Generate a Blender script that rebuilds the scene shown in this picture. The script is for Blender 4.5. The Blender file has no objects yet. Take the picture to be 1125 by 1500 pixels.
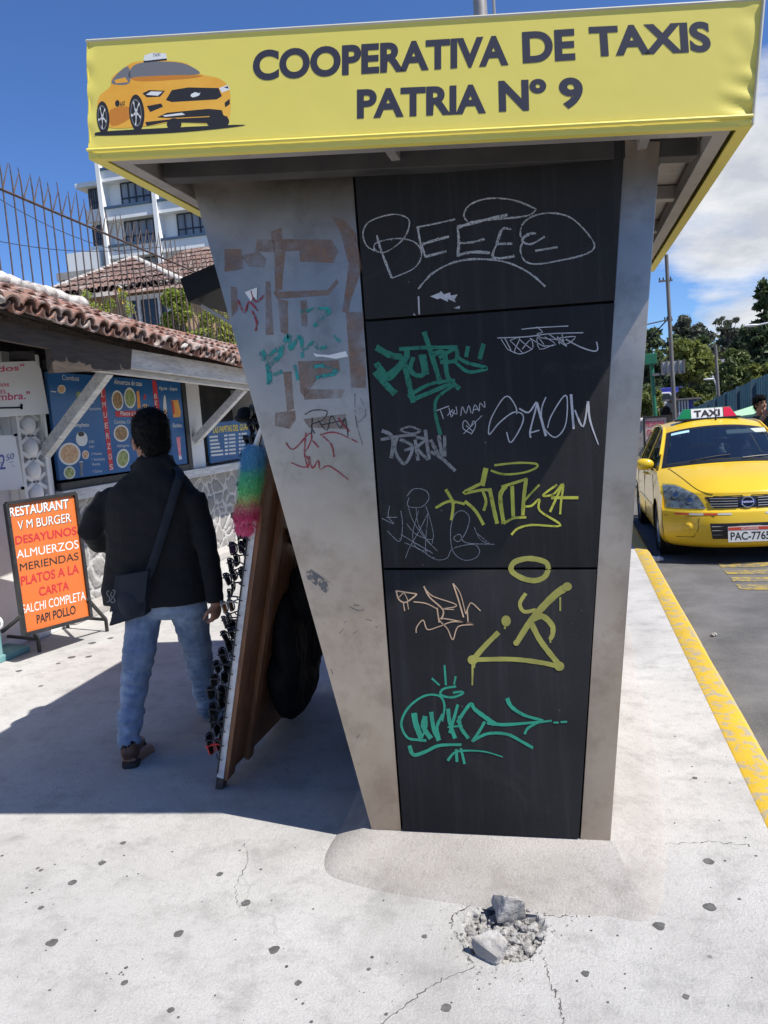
import bpy, bmesh, math, random
from mathutils import Vector, Matrix, noise
R = math.radians
scene = bpy.context.scene
COL = scene.collection
random.seed(7)

# ------------------------------------------------------------------ camera
FPX, IW, IH = 1176.6, 1125.0, 1500.0
CAM = Vector((0, 0, 1.55))
yaw, pit, rol = R(13.236), R(-6.487), R(-4.160)
CF = Vector((-math.sin(yaw)*math.cos(pit), math.cos(yaw)*math.cos(pit), math.sin(pit)))
_r = Vector((math.cos(yaw), math.sin(yaw), 0)); _u = _r.cross(CF)
CR = math.cos(rol)*_r + math.sin(rol)*_u
CU = -math.sin(rol)*_r + math.cos(rol)*_u
cd = bpy.data.cameras.new('camera'); cam = bpy.data.objects.new('camera', cd); COL.objects.link(cam)
cam.matrix_world = Matrix(((CR.x, CU.x, -CF.x, CAM.x), (CR.y, CU.y, -CF.y, CAM.y), (CR.z, CU.z, -CF.z, CAM.z), (0, 0, 0, 1)))
cd.sensor_fit = 'VERTICAL'; cd.sensor_height = 36; cd.lens = 36*FPX/IH
cd.clip_start = .05; cd.clip_end = 3000
scene.camera = cam
scene.view_settings.view_transform = 'Standard'; scene.view_settings.look = 'None'
scene.view_settings.gamma = 1; scene.view_settings.use_curve_mapping = False
scene.view_settings.exposure = 0.66

# ------------------------------------------------------------------ sun and sky
LD = Vector((-.645, .20, -1)).normalized()          # the way sunlight travels
SUN = -LD
sd = bpy.data.lights.new('sun', 'SUN'); sd.energy = 4.6; sd.angle = R(.5); sd.color = (1, .965, .90)
so = bpy.data.objects.new('sun', sd); COL.objects.link(so)
so.rotation_euler = LD.to_track_quat('-Z', 'Y').to_euler(); so.location = (8, -4, 12)

def N(nt, t, **kw):
    n = nt.nodes.new(t)
    for k, v in kw.items():
        if k in n.inputs: n.inputs[k].default_value = v
        else: setattr(n, k, v)
    return n
def L(nt, a, b): nt.links.new(a, b)
def ramp(nt, fac, stops, interp='LINEAR'):
    r = nt.nodes.new('ShaderNodeValToRGB'); r.color_ramp.interpolation = interp
    e = r.color_ramp.elements
    while len(e) > 1: e.remove(e[-1])
    e[0].position = stops[0][0]; e[0].color = tuple(stops[0][1])+(1,) if len(stops[0][1]) == 3 else stops[0][1]
    for p, c in stops[1:]:
        x = e.new(p); x.color = tuple(c)+(1,)
    if fac is not None: L(nt, fac, r.inputs[0])
    return r.outputs[0]
def G(v): return (v, v, v)
def math_(nt, op, a, b=None, c=None, clamp=False):
    n = nt.nodes.new('ShaderNodeMath'); n.operation = op; n.use_clamp = clamp
    for i, x in enumerate((a, b, c)):
        if x is None: continue
        if isinstance(x, (int, float)): n.inputs[i].default_value = x
        else: L(nt, x, n.inputs[i])
    return n.outputs[0]
def mixc(nt, f, a, b, mode='MIX'):
    n = nt.nodes.new('ShaderNodeMix'); n.data_type = 'RGBA'; n.blend_type = mode
    for s, x in ((n.inputs[0], f), (n.inputs[6], a), (n.inputs[7], b)):
        if isinstance(x, (int, float)): s.default_value = x
        elif isinstance(x, (tuple, list)): s.default_value = tuple(x)+(1,) if len(x) == 3 else x
        else: L(nt, x, s)
    return n.outputs[2]

world = bpy.data.worlds.new('World'); scene.world = world; world.use_nodes = True
nt = world.node_tree; nt.nodes.clear()
wo = N(nt, 'ShaderNodeOutputWorld'); bg = N(nt, 'ShaderNodeBackground', Strength=.056)
sky = nt.nodes.new('ShaderNodeTexSky'); sky.sky_type = 'NISHITA'; sky.sun_disc = False
sky.sun_elevation = math.asin(SUN.z); sky.sun_rotation = math.atan2(SUN.x, SUN.y)
sky.altitude = 2800; sky.air_density = 1.25; sky.dust_density = .25; sky.ozone_density = 2.2
tc = N(nt, 'ShaderNodeTexCoord'); sep = N(nt, 'ShaderNodeSeparateXYZ'); L(nt, tc.outputs['Generated'], sep.inputs[0])
# clouds: a bank over the far end of the street on the road side, by direction only
zz = math_(nt, 'ADD', sep.outputs[2], .22)
cx = math_(nt, 'DIVIDE', sep.outputs[0], zz); cy = math_(nt, 'DIVIDE', sep.outputs[1], zz)
cv = N(nt, 'ShaderNodeCombineXYZ'); L(nt, cx, cv.inputs[0]); L(nt, cy, cv.inputs[1])
n1 = N(nt, 'ShaderNodeTexNoise', Scale=1.35, Detail=9.0, Roughness=.56, Distortion=.25); L(nt, cv.outputs[0], n1.inputs['Vector'])
n2 = N(nt, 'ShaderNodeTexNoise', Scale=3.1, Detail=7.0, Roughness=.6); L(nt, cv.outputs[0], n2.inputs['Vector'])
az = N(nt, 'ShaderNodeMapRange', interpolation_type='SMOOTHSTEP'); L(nt, sep.outputs[0], az.inputs[0])
for i, v in ((1, -.02), (2, .20), (3, -.3), (4, .23)): az.inputs[i].default_value = v
el = N(nt, 'ShaderNodeMapRange', interpolation_type='SMOOTHSTEP'); L(nt, sep.outputs[2], el.inputs[0])
for i, v in ((1, .24), (2, .40), (3, .04), (4, -.30)): el.inputs[i].default_value = v
lowgap = N(nt, 'ShaderNodeMapRange', interpolation_type='SMOOTHSTEP'); L(nt, sep.outputs[2], lowgap.inputs[0])
for i, v in ((1, .09), (2, .17), (3, -.16), (4, 0)): lowgap.inputs[i].default_value = v
fr = N(nt, 'ShaderNodeMapRange', interpolation_type='SMOOTHSTEP'); L(nt, sep.outputs[1], fr.inputs[0])
for i, v in ((1, .30), (2, .62), (3, -.45), (4, 0)): fr.inputs[i].default_value = v
cm = math_(nt, 'ADD', math_(nt, 'ADD', math_(nt, 'ADD', math_(nt, 'ADD', n1.outputs[0], az.outputs[0]), el.outputs[0]), lowgap.outputs[0]), fr.outputs[0])
cmask = ramp(nt, cm, [(.50, G(0)), (.60, G(.75)), (.70, G(1))])
ccol = ramp(nt, n2.outputs[0], [(.34, (6.6, 7.0, 7.8)), (.62, (10.6, 10.7, 10.8))])
skyc = mixc(nt, 1.0, sky.outputs[0], (.80, 1.12, 1.66), 'MULTIPLY')
L(nt, mixc(nt, cmask, skyc, ccol), bg.inputs[0]); L(nt, bg.outputs[0], wo.inputs[0])

# ------------------------------------------------------------------ helpers
def ray(px, py): return CF + CR*((px-IW/2)/FPX) - CU*((py-IH/2)/FPX)
def onz(px, py, z=0.): d = ray(px, py); return CAM + d*((z-CAM.z)/d.z)
def ony(px, py, y): d = ray(px, py); return CAM + d*(y/d.y)
def onx(px, py, x): d = ray(px, py); return CAM + d*(x/d.x)
class Plane:                                   # a real plane in the scene on which lettering and paint lie
    def __init__(s, p, n): s.p = Vector(p); s.n = Vector(n).normalized()
    def at(s, px, py, off=0.):
        d = ray(px, py); t = (s.p-CAM).dot(s.n)/d.dot(s.n)
        return CAM + d*t + s.n*off

def world_off(parent):
    o = Vector((0, 0, 0))
    while parent is not None: o = o + parent.location; parent = parent.parent
    return o
def link(name, me, parent=None, mats=None):
    o = bpy.data.objects.new(name, me); COL.objects.link(o)
    if parent is not None: o.parent = parent
    for m in (mats if isinstance(mats, (list, tuple)) else [mats]):
        if m: me.materials.append(m)
    return o
def obj(name, bm, mat, parent=None, smooth=False, world=True, bevel=0, seg=2, recalc=True):
    """one mesh object; vertices are given in world space unless world=False"""
    if recalc: bmesh.ops.recalc_face_normals(bm, faces=bm.faces)
    if bevel:
        es = [e for e in bm.edges if len(e.link_faces) == 2 and e.calc_face_angle(0) > R(28)]
        bmesh.ops.bevel(bm, geom=es, offset=bevel, segments=seg, affect='EDGES', profile=.6, clamp_overlap=True)
    me = bpy.data.meshes.new(name)
    if world and parent is not None: bmesh.ops.translate(bm, verts=bm.verts, vec=-world_off(parent))
    bm.to_mesh(me); bm.free()
    if smooth:
        for p in me.polygons: p.use_smooth = True
        if smooth != 'all':
            me.set_sharp_from_angle(angle=R(smooth if not isinstance(smooth, bool) else 40))
    return link(name, me, parent, mat)
def thing(name, label, cat, loc=(0, 0, 0), group=None):
    o = bpy.data.objects.new(name, None); COL.objects.link(o); o.location = loc; o.empty_display_size = .1
    return tag(o, label, cat, group)
def tag(o, label=None, cat=None, group=None, kind=None):
    if label: o['label'] = label
    if cat: o['category'] = cat
    if group: o['group'] = group
    if kind: o['kind'] = kind
    return o
def structure(o): o['kind'] = 'structure'; return o
def B(): return bmesh.new()
def box(bm, c, s, rot=None):
    m = Matrix.Translation(Vector(c)) @ (rot.to_4x4() if rot else Matrix()) @ Matrix.Diagonal((s[0], s[1], s[2], 1))
    return bmesh.ops.create_cube(bm, size=1, matrix=m)['verts']
def box2(bm, a, b):
    a = Vector(a); b = Vector(b); return box(bm, (a+b)/2, b-a)
def poly(bm, pts, mi=0):
    f = bm.faces.new([bm.verts.new(p) for p in pts]); f.material_index = mi; return f
def prism(bm, pts, vec, mi=0):
    """closed polygon extruded along vec"""
    vec = Vector(vec); a = [bm.verts.new(p) for p in pts]; b = [bm.verts.new(Vector(p)+vec) for p in pts]
    n = len(pts); fs = [bm.faces.new(a), bm.faces.new(b[::-1])]
    for i in range(n): fs.append(bm.faces.new((a[i], a[(i+1) % n], b[(i+1) % n], b[i])))
    for f in fs: f.material_index = mi
    return fs
def beam(bm, a, b, w, h, up=(0, 0, 1)):
    a = Vector(a); b = Vector(b); d = b-a; z = d.normalized(); x = Vector(up).cross(z)
    if x.length < 1e-4: x = Vector((1, 0, 0))
    x.normalize(); y = z.cross(x)
    m = Matrix((x, y, z)).transposed()
    return box(bm, (a+b)/2, (w, h, d.length), m)
def tube(bm, pts, rad, seg=8, flat=None, cap=True, up=None):
    """round (or elliptical, flat=(a,b) per point along x,y of the ring) tube"""
    pts = [Vector(p) for p in pts]; n = len(pts)
    if not isinstance(rad, (list, tuple)): rad = [rad]*n
    rings = []; px = None
    for i, p in enumerate(pts):
        t = (pts[min(i+1, n-1)]-pts[max(i-1, 0)]).normalized()
        if px is None:
            ref = Vector(up) if up else (Vector((0, 0, 1)) if abs(t.z) < .9 else Vector((0, 1, 0)))
            px = ref.cross(t).normalized()
        px = (px - t*px.dot(t)).normalized(); py = t.cross(px)
        r = rad[i]; ra, rb = r if isinstance(r, (tuple, list)) else (r, r)
        rings.append([bm.verts.new(p + px*ra*math.cos(2*math.pi*k/seg) + py*rb*math.sin(2*math.pi*k/seg)) for k in range(seg)])
    for a, b in zip(rings, rings[1:]):
        for k in range(seg): bm.faces.new((a[k], a[(k+1) % seg], b[(k+1) % seg], b[k]))
    if cap: bm.faces.new(rings[0][::-1]); bm.faces.new(rings[-1])
    return rings
def rings_loft(bm, rs, cap=True):
    vs = [[bm.verts.new(p) for p in r] for r in rs]; k = len(vs[0])
    for a, b in zip(vs, vs[1:]):
        for i in range(k): bm.faces.new((a[i], a[(i+1) % k], b[(i+1) % k], b[i]))
    if cap: bm.faces.new(vs[0][::-1]); bm.faces.new(vs[-1])
def ball(bm, c, r, rot=None, u=16, v=10):
    r = r if isinstance(r, (tuple, list)) else (r, r, r)
    m = Matrix.Translation(Vector(c)) @ (rot.to_4x4() if rot else Matrix()) @ Matrix.Diagonal((r[0], r[1], r[2], 1))
    return bmesh.ops.create_uvsphere(bm, u_segments=u, v_segments=v, radius=1, matrix=m)['verts']
def cyl(bm, a, b, r, seg=16, r2=None): return tube(bm, [a, b], [r, r if r2 is None else r2], seg)
def catmull(pts, n=6, closed=False):
    pts = [Vector(p) for p in pts]; out = []; m = len(pts)
    for i in range(m if closed else m-1):
        p0 = pts[(i-1) % m] if closed or i > 0 else pts[0]; p1 = pts[i]; p2 = pts[(i+1) % m]
        p3 = pts[(i+2) % m] if closed or i+2 < m else pts[-1]
        for k in range(n):
            t = k/n; out.append(.5*((2*p1)+(p2-p0)*t+(2*p0-5*p1+4*p2-p3)*t*t+(3*p1-p0-3*p2+p3)*t**3))
    if not closed: out.append(pts[-1])
    return out
def remesh(bm, vox, smooth=2, wr=None):
    """union of overlapping closed shapes as ONE continuous surface; wr(co)->displacement along the normal"""
    me = bpy.data.meshes.new('t'); bm.to_mesh(me); bm.free()
    o = bpy.data.objects.new('t', me); COL.objects.link(o)
    m = o.modifiers.new('r', 'REMESH'); m.mode = 'VOXEL'; m.voxel_size = vox; m.adaptivity = 0
    if smooth: s = o.modifiers.new('s', 'SMOOTH'); s.iterations = smooth; s.factor = .5
    bpy.context.view_layer.update()
    dg = bpy.context.evaluated_depsgraph_get(); e = bpy.data.meshes.new_from_object(o.evaluated_get(dg))
    bpy.data.objects.remove(o); b = bmesh.new(); b.from_mesh(e); bpy.data.meshes.remove(e)
    if wr:
        b.normal_update(); ds = [v.normal*wr(v.co) for v in b.verts]
        for v, d in zip(b.verts, ds): v.co += d
    return b
def nz(p, s, o=0): return noise.noise(Vector((p[0]*s+o, p[1]*s+o*1.7, p[2]*s-o)))
_tcache = {}
def text_polys(body, bold=0., space=1.):
    k = (body, bold, space)
    if k in _tcache: return _tcache[k]
    c = bpy.data.curves.new('t', 'FONT'); c.body = body; c.size = 1; c.offset = bold; c.space_character = space; c.resolution_u = 6
    o = bpy.data.objects.new('t', c); COL.objects.link(o); bpy.context.view_layer.update()
    dg = bpy.context.evaluated_depsgraph_get(); me = bpy.data.meshes.new_from_object(o.evaluated_get(dg))
    vs = [v.co.copy() for v in me.vertices]; fs = [tuple(p.vertices) for p in me.polygons]
    bpy.data.objects.remove(o); bpy.data.curves.remove(c); bpy.data.meshes.remove(me)
    if vs:
        x0 = min(v.x for v in vs); x1 = max(v.x for v in vs); y0 = min(v.y for v in vs); y1 = max(v.y for v in vs)
        vs = [((v.x-x0)/max(x1-x0, 1e-6), (v.y-y0)/max(y1-y0, 1e-6)) for v in vs]
    _tcache[k] = (vs, fs); return vs, fs
class Print:
    """flat print lying on a plane: shapes given in picture pixels of a zoomed view, one mesh"""
    def __init__(s, plane, ox=0, oy=0, sc=1., off=.002): s.pl = plane; s.o = (ox, oy, sc); s.off = off; s.bm = B(); s.k = 0; s.ls = .3
    def P(s, x, y, off=None):
        return s.pl.at(s.o[0]+x*s.o[2], s.o[1]+y*s.o[2], s.off if off is None else s.off+(off-s.off)*s.ls)
    def poly(s, pts, mi, off=0.): poly(s.bm, [s.P(x, y, s.off+off) for x, y in pts], mi)
    def smooth(s, pts, mi, off=0., n=5):
        s.poly([(p.x, p.y) for p in catmull([(x, y, 0) for x, y in pts], n, True)], mi, off)
    def ell(s, x, y, rx, ry, mi, off=0., a=0., n=24):
        ca, sa = math.cos(R(a)), math.sin(R(a))
        s.poly([(x+rx*math.cos(t)*ca-ry*math.sin(t)*sa, y+rx*math.cos(t)*sa+ry*math.sin(t)*ca) for t in [2*math.pi*i/n for i in range(n)]], mi, off)
    def text(s, body, bl, br, tl, mi, off=.0006, bold=0., space=1.):
        vs, fs = text_polys(body, bold, space)
        V = [s.bm.verts.new(s.P(bl[0]+(br[0]-bl[0])*u+(tl[0]-bl[0])*v, bl[1]+(br[1]-bl[1])*u+(tl[1]-bl[1])*v, s.off+off)) for u, v in vs]
        for f in fs:
            try: s.bm.faces.new([V[i] for i in f]).material_index = mi
            except ValueError: pass
    def stroke(s, pts, w, mi=0, n=5, taper=(1, 1), jit=0., closed=False):
        """painted line of width w (zoomed pixels)"""
        s.k += 1
        c = catmull([(x, y, 0) for x, y in pts], n, closed) if len(pts) > 2 else [Vector((x, y, 0)) for x, y in pts]
        if closed: c.append(c[0])
        m = len(c); va = []; vb = []; off = s.off + .00010*s.k
        for i, p in enumerate(c):
            t = c[min(i+1, m-1)]-c[max(i-1, 0)]
            if t.length < 1e-6: t = Vector((1, 0, 0))
            t.normalize(); q = Vector((-t.y, t.x, 0)); f = i/max(m-1, 1)
            ww = w/2*(taper[0]+(taper[1]-taper[0])*f)*(1+jit*random.uniform(-1, 1))
            va.append(s.bm.verts.new(s.P(p.x+q.x*ww, p.y+q.y*ww, off))); vb.append(s.bm.verts.new(s.P(p.x-q.x*ww, p.y-q.y*ww, off)))
        for i in range(m-1):
            s.bm.faces.new((va[i], va[i+1], vb[i+1], vb[i])).material_index = mi
    def lines(s, L_, w, mi=0, **k):
        for l in L_: s.stroke(l, w, mi, **k)
    def done(s, name, mats, parent=None): return obj(name, s.bm, mats, parent, recalc=False)

# ------------------------------------------------------------------ materials
def pm(name, c1, c2=None, rough=.6, metal=0., sc=6., detail=5., lo=.35, hi=.65, bump=0., bsc=40., c3=None, sc3=40., f3=.3, spec=.5, coord='Object', stretch=None, rough2=None, bdist=.01):
    m = bpy.data.materials.new(name); m.use_nodes = True; nt = m.node_tree; b = nt.nodes['Principled BSDF']
    b.inputs['Roughness'].default_value = rough; b.inputs['Metallic'].default_value = metal; b.inputs['Specular IOR Level'].default_value = spec
    m.diffuse_color = tuple(c1)+(1,)
    tc = N(nt, 'ShaderNodeTexCoord'); v = tc.outputs[coord]
    if stretch:
        mp = N(nt, 'ShaderNodeMapping'); mp.inputs['Scale'].default_value = stretch; L(nt, v, mp.inputs[0]); v = mp.outputs[0]
    col = None
    if c2 is None: b.inputs['Base Color'].default_value = tuple(c1)+(1,)
    else:
        n = N(nt, 'ShaderNodeTexNoise', Scale=sc, Detail=detail, Roughness=.6); L(nt, v, n.inputs['Vector'])
        col = ramp(nt, n.outputs[0], [(lo, c1), (hi, c2)])
        if rough2 is not None: L(nt, ramp(nt, n.outputs[0], [(lo, G(rough)), (hi, G(rough2))]), b.inputs['Roughness'])
        if c3 is not None:
            n3 = N(nt, 'ShaderNodeTexNoise', Scale=sc3, Detail=6., Roughness=.7); L(nt, v, n3.inputs['Vector'])
            col = mixc(nt, ramp(nt, n3.outputs[0], [(.5, G(0)), (.68, G(f3))]), col, c3)
        L(nt, col, b.inputs['Base Color'])
    if bump:
        n = N(nt, 'ShaderNodeTexNoise', Scale=bsc, Detail=6., Roughness=.65); L(nt, v, n.inputs['Vector'])
        bn = N(nt, 'ShaderNodeBump', Strength=bump, Distance=bdist); L(nt, n.outputs[0], bn.inputs['Height']); L(nt, bn.outputs[0], b.inputs['Normal'])
    m['v'] = 1
    return m
def bsdf(m): return m.node_tree.nodes['Principled BSDF']
def paint(name, c, rough=.55, cut=None, sc=90., edge=.06):
    """spray or marker paint; cut = share of it that has worn through"""
    m = pm(name, c, tuple(x*.72 for x in c), rough, sc=14.)
    if cut is not None:
        nt = m.node_tree; tc = N(nt, 'ShaderNodeTexCoord')
        n = N(nt, 'ShaderNodeTexNoise', Scale=sc, Detail=4., Roughness=.7); L(nt, tc.outputs['Object'], n.inputs['Vector'])
        L(nt, ramp(nt, n.outputs[0], [(cut-edge, G(0)), (cut+edge, G(1))]), bsdf(m).inputs['Alpha'])
    return m
def leafmat(name, ca, cb, cc, tr=.35):
    m = bpy.data.materials.new(name); m.use_nodes = True; nt = m.node_tree; b = nt.nodes['Principled BSDF']
    g = N(nt, 'ShaderNodeNewGeometry'); tc = N(nt, 'ShaderNodeTexCoord')
    n = N(nt, 'ShaderNodeTexNoise', Scale=.55, Detail=3.); L(nt, tc.outputs['Object'], n.inputs['Vector'])
    col = mixc(nt, .45, ramp(nt, g.outputs['Random Per Island'], [(0, ca), (.55, cb), (1, cc)]), ramp(nt, n.outputs[0], [(.35, ca), (.65, cc)]))
    L(nt, col, b.inputs['Base Color']); b.inputs['Roughness'].default_value = .55; b.inputs['Specular IOR Level'].default_value = .3
    t = N(nt, 'ShaderNodeBsdfTranslucent'); L(nt, col, t.inputs[0])
    mx = N(nt, 'ShaderNodeMixShader', Fac=tr); L(nt, b.outputs[0], mx.inputs[1]); L(nt, t.outputs[0], mx.inputs[2])
    L(nt, mx.outputs[0], nt.nodes['Material Output'].inputs[0]); return m

# pavement concrete: pale cement, speckle, blotches, hairline cracks, dark trodden spots
def concrete(name, base, light, dark, cracks=True):
    m = pm(name, base, light, .86, sc=1.7, detail=8., lo=.3, hi=.7)
    nt = m.node_tree; b = bsdf(m); tc = N(nt, 'ShaderNodeTexCoord'); v = tc.outputs['Object']
    col = b.inputs['Base Color'].links[0].from_socket
    n = N(nt, 'ShaderNodeTexNoise', Scale=190., Detail=5., Roughness=.9); L(nt, v, n.inputs['Vector'])
    col = mixc(nt, ramp(nt, n.outputs[0], [(.47, G(0)), (.64, G(.62))]), col, dark)
    n = N(nt, 'ShaderNodeTexNoise', Scale=5.5, Detail=7., Roughness=.72); L(nt, v, n.inputs['Vector'])
    col = mixc(nt, ramp(nt, n.outputs[0], [(.50, G(0)), (.68, G(.55))]), col, dark)
    n = N(nt, 'ShaderNodeTexNoise', Scale=28., Detail=6., Roughness=.75); L(nt, v, n.inputs['Vector'])
    col = mixc(nt, ramp(nt, n.outputs[0], [(.52, G(0)), (.70, G(.42))]), col, dark)
    n = N(nt, 'ShaderNodeTexNoise', Scale=.85, Detail=9., Roughness=.62, Distortion=.6); L(nt, v, n.inputs['Vector'])
    col = mixc(nt, ramp(nt, n.outputs[0], [(.48, G(0)), (.62, G(.38))]), col, tuple(x*1.05 for x in dark))
    vo = N(nt, 'ShaderNodeTexVoronoi', Scale=4.2, Randomness=1.); L(nt, v, vo.inputs['Vector'])
    wob = N(nt, 'ShaderNodeTexNoise', Scale=40.); L(nt, v, wob.inputs['Vector'])
    wn = N(nt, 'ShaderNodeTexWhiteNoise'); L(nt, vo.outputs['Position'], wn.inputs['Vector'])
    rad = math_(nt, 'MULTIPLY', math_(nt, 'SUBTRACT', wn.outputs[0], .62), .085)
    dd = math_(nt, 'SUBTRACT', math_(nt, 'ADD', vo.outputs['Distance'], math_(nt, 'MULTIPLY', wob.outputs[0], .05)), math_(nt, 'ADD', rad, .025))
    col = mixc(nt, ramp(nt, dd, [(.0, G(.62)), (.012, G(0))]), col, tuple(x*.35 for x in dark))
    if cracks:
        wv = N(nt, 'ShaderNodeTexNoise', Scale=3., Detail=5.); L(nt, v, wv.inputs['Vector'])
        va = N(nt, 'ShaderNodeVectorMath', operation='ADD'); sc_ = N(nt, 'ShaderNodeVectorMath', operation='SCALE'); L(nt, wv.outputs['Color'], sc_.inputs[0]); sc_.inputs['Scale'].default_value = .28
        L(nt, v, va.inputs[0]); L(nt, sc_.outputs[0], va.inputs[1])
        vc = N(nt, 'ShaderNodeTexVoronoi', feature='DISTANCE_TO_EDGE', Scale=.62); L(nt, va.outputs[0], vc.inputs['Vector'])
        ck = ramp(nt, vc.outputs['Distance'], [(.0, G(.6)), (.0022, G(0))])
        gate = N(nt, 'ShaderNodeTexNoise', Scale=1.1); L(nt, v, gate.inputs['Vector'])
        ck = math_(nt, 'MULTIPLY', ck, ramp(nt, gate.outputs[0], [(.60, G(0)), (.68, G(.6))]))
        col = mixc(nt, ck, col, tuple(x*.4 for x in dark))
    L(nt, col, b.inputs['Base Color'])
    n = N(nt, 'ShaderNodeTexNoise', Scale=95., Detail=8., Roughness=.75); L(nt, v, n.inputs['Vector'])
    bn = N(nt, 'ShaderNodeBump', Strength=.85, Distance=.008); L(nt, n.outputs[0], bn.inputs['Height']); L(nt, bn.outputs[0], b.inputs['Normal'])
    return m
M = {}
M['walk'] = concrete('pavement_concrete', (.44, .424, .40), (.56, .545, .52), (.235, .225, .213))
M['plinth'] = concrete('plinth_cement', (.385, .358, .328), (.49, .46, .43), (.215, .195, .178), False)
M['asphalt'] = pm('asphalt', (.070, .067, .066), (.135, .129, .125), .9, sc=2.2, detail=8., bump=.5, bsc=160., c3=(.19, .18, .17), sc3=120., f3=.55, bdist=.004)
M['earth'] = pm('earth', (.10, .095, .05), (.17, .15, .09), .95, sc=.6)
M['rubble'] = pm('rubble_grit', (.20, .19, .18), (.42, .405, .385), .95, sc=60., bump=.8, bsc=120.)
M['chunk'] = pm('broken_concrete', (.31, .295, .275), (.50, .48, .455), .92, sc=11., lo=.42, hi=.58, c3=(.30, .22, .20), sc3=22., f3=.5, bump=.9, bsc=45.)
M['gum'] = pm('old_gum', (.055, .053, .052), (.12, .115, .11), .8, sc=30.)
def worn_paint(name, col, under, cut=.5):
    m = pm(name, col, tuple(x*.86 for x in col), .7, sc=5., bump=.3, bsc=80.)
    nt = m.node_tree; b = bsdf(m); tc = N(nt, 'ShaderNodeTexCoord')
    n = N(nt, 'ShaderNodeTexNoise', Scale=14., Detail=9., Roughness=.72); L(nt, tc.outputs['Object'], n.inputs['Vector'])
    c = mixc(nt, ramp(nt, n.outputs[0], [(cut, G(0)), (cut+.05, G(.85))]), b.inputs['Base Color'].links[0].from_socket, under)
    L(nt, c, b.inputs['Base Color']); return m
M['kerb'] = worn_paint('kerb_yellow', (.60, .39, .022), (.32, .29, .23), .505)
M['roadpaint'] = worn_paint('road_yellow', (.36, .26, .05), (.12, .115, .11), .47)
# brushed steel with grime
def steel(name, a, b_, rough=.42, metal=.75):
    m = pm(name, a, b_, rough, metal, sc=2.4, detail=7., lo=.3, hi=.7, c3=(.19, .155, .125), sc3=6.5, f3=.42, rough2=rough+.14)
    nt = m.node_tree; tc = N(nt, 'ShaderNodeTexCoord'); mp = N(nt, 'ShaderNodeMapping'); mp.inputs['Scale'].default_value = (160, 160, 3); L(nt, tc.outputs['Object'], mp.inputs[0])
    n = N(nt, 'ShaderNodeTexNoise', Scale=1., Detail=3.); L(nt, mp.outputs[0], n.inputs['Vector'])
    bn = N(nt, 'ShaderNodeBump', Strength=.06, Distance=.002); L(nt, n.outputs[0], bn.inputs['Height']); L(nt, bn.outputs[0], bsdf(m).inputs['Normal'])
    return m
M['steel'] = steel('brushed_steel', (.32, .275, .235), (.475, .425, .375), .34, .94)
M['frame'] = steel('canopy_steel', (.32, .30, .285), (.42, .40, .38), .5, .5)
M['soffit'] = pm('soffit_sheet', (.40, .365, .33), (.52, .48, .44), .6, sc=3., c3=(.25, .2, .16), sc3=9., f3=.5)
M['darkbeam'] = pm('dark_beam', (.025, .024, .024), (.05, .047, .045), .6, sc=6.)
M['panel'] = pm('black_panel', (.0175, .0176, .0188), (.0245, .0246, .0265), .62, sc=3., rough2=.62, c3=(.08, .08, .082), sc3=150., f3=.12, spec=.12)
_m = M['panel']; nt = _m.node_tree; b = bsdf(_m); tc = N(nt, 'ShaderNodeTexCoord'); col = b.inputs['Base Color'].links[0].from_socket
mp = N(nt, 'ShaderNodeMapping'); mp.inputs['Scale'].default_value = (26, 26, 1.1); L(nt, tc.outputs['Object'], mp.inputs[0]); n = N(nt, 'ShaderNodeTexNoise', Scale=1., Detail=6., Roughness=.7); L(nt, mp.outputs[0], n.inputs['Vector'])
col = mixc(nt, ramp(nt, n.outputs[0], [(.52, G(0)), (.78, G(.16))]), col, (.11, .11, .115))
vo = N(nt, 'ShaderNodeTexVoronoi', Scale=26.); L(nt, tc.outputs['Object'], vo.inputs['Vector']); wn = N(nt, 'ShaderNodeTexWhiteNoise'); L(nt, vo.outputs['Position'], wn.inputs['Vector'])
dt = math_(nt, 'LESS_THAN', vo.outputs['Distance'], math_(nt, 'MULTIPLY', math_(nt, 'SUBTRACT', wn.outputs[0], .80), .30)); col = mixc(nt, math_(nt, 'MULTIPLY', dt, .7), col, (.28, .28, .27))
n = N(nt, 'ShaderNodeTexNoise', Scale=3.2, Detail=8., Roughness=.7, Distortion=1.2); L(nt, tc.outputs['Object'], n.inputs['Vector']); col = mixc(nt, ramp(nt, n.outputs[0], [(.58, G(0)), (.76, G(.14))]), col, (.13, .125, .12)); L(nt, col, b.inputs['Base Color'])
M['flap'] = pm('flap_black', (.006, .006, .006), (.011, .011, .011), .6, sc=6., spec=.2)
M['gap'] = pm('gap_black', (.006, .006, .006), rough=.9)
def vinyl():
    m = pm('yellow_vinyl', (.70, .595, .115), (.735, .625, .13), .5, sc=2.)
    nt = m.node_tree; b = bsdf(m); tc = N(nt, 'ShaderNodeTexCoord'); sp = N(nt, 'ShaderNodeSeparateXYZ'); L(nt, tc.outputs['Object'], sp.inputs[0])
    n = N(nt, 'ShaderNodeTexNoise', Scale=9., Detail=4.); L(nt, tc.outputs['Object'], n.inputs['Vector'])
    bn = N(nt, 'ShaderNodeBump', Strength=.05, Distance=.02); L(nt, n.outputs[0], bn.inputs['Height']); L(nt, bn.outputs[0], b.inputs['Normal'])
    return m
M['vinyl'] = vinyl()
M['trim'] = pm('pale_trim', (.45, .43, .33), (.52, .50, .42), .5)
M['ink'] = pm('navy_ink', (.030, .029, .045), rough=.5)
M['white'] = pm('white_paint', (.62, .61, .59), (.70, .69, .67), .7, sc=3., c3=(.45, .42, .38), sc3=8., f3=.35, bump=.15, bsc=50.)
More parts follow.
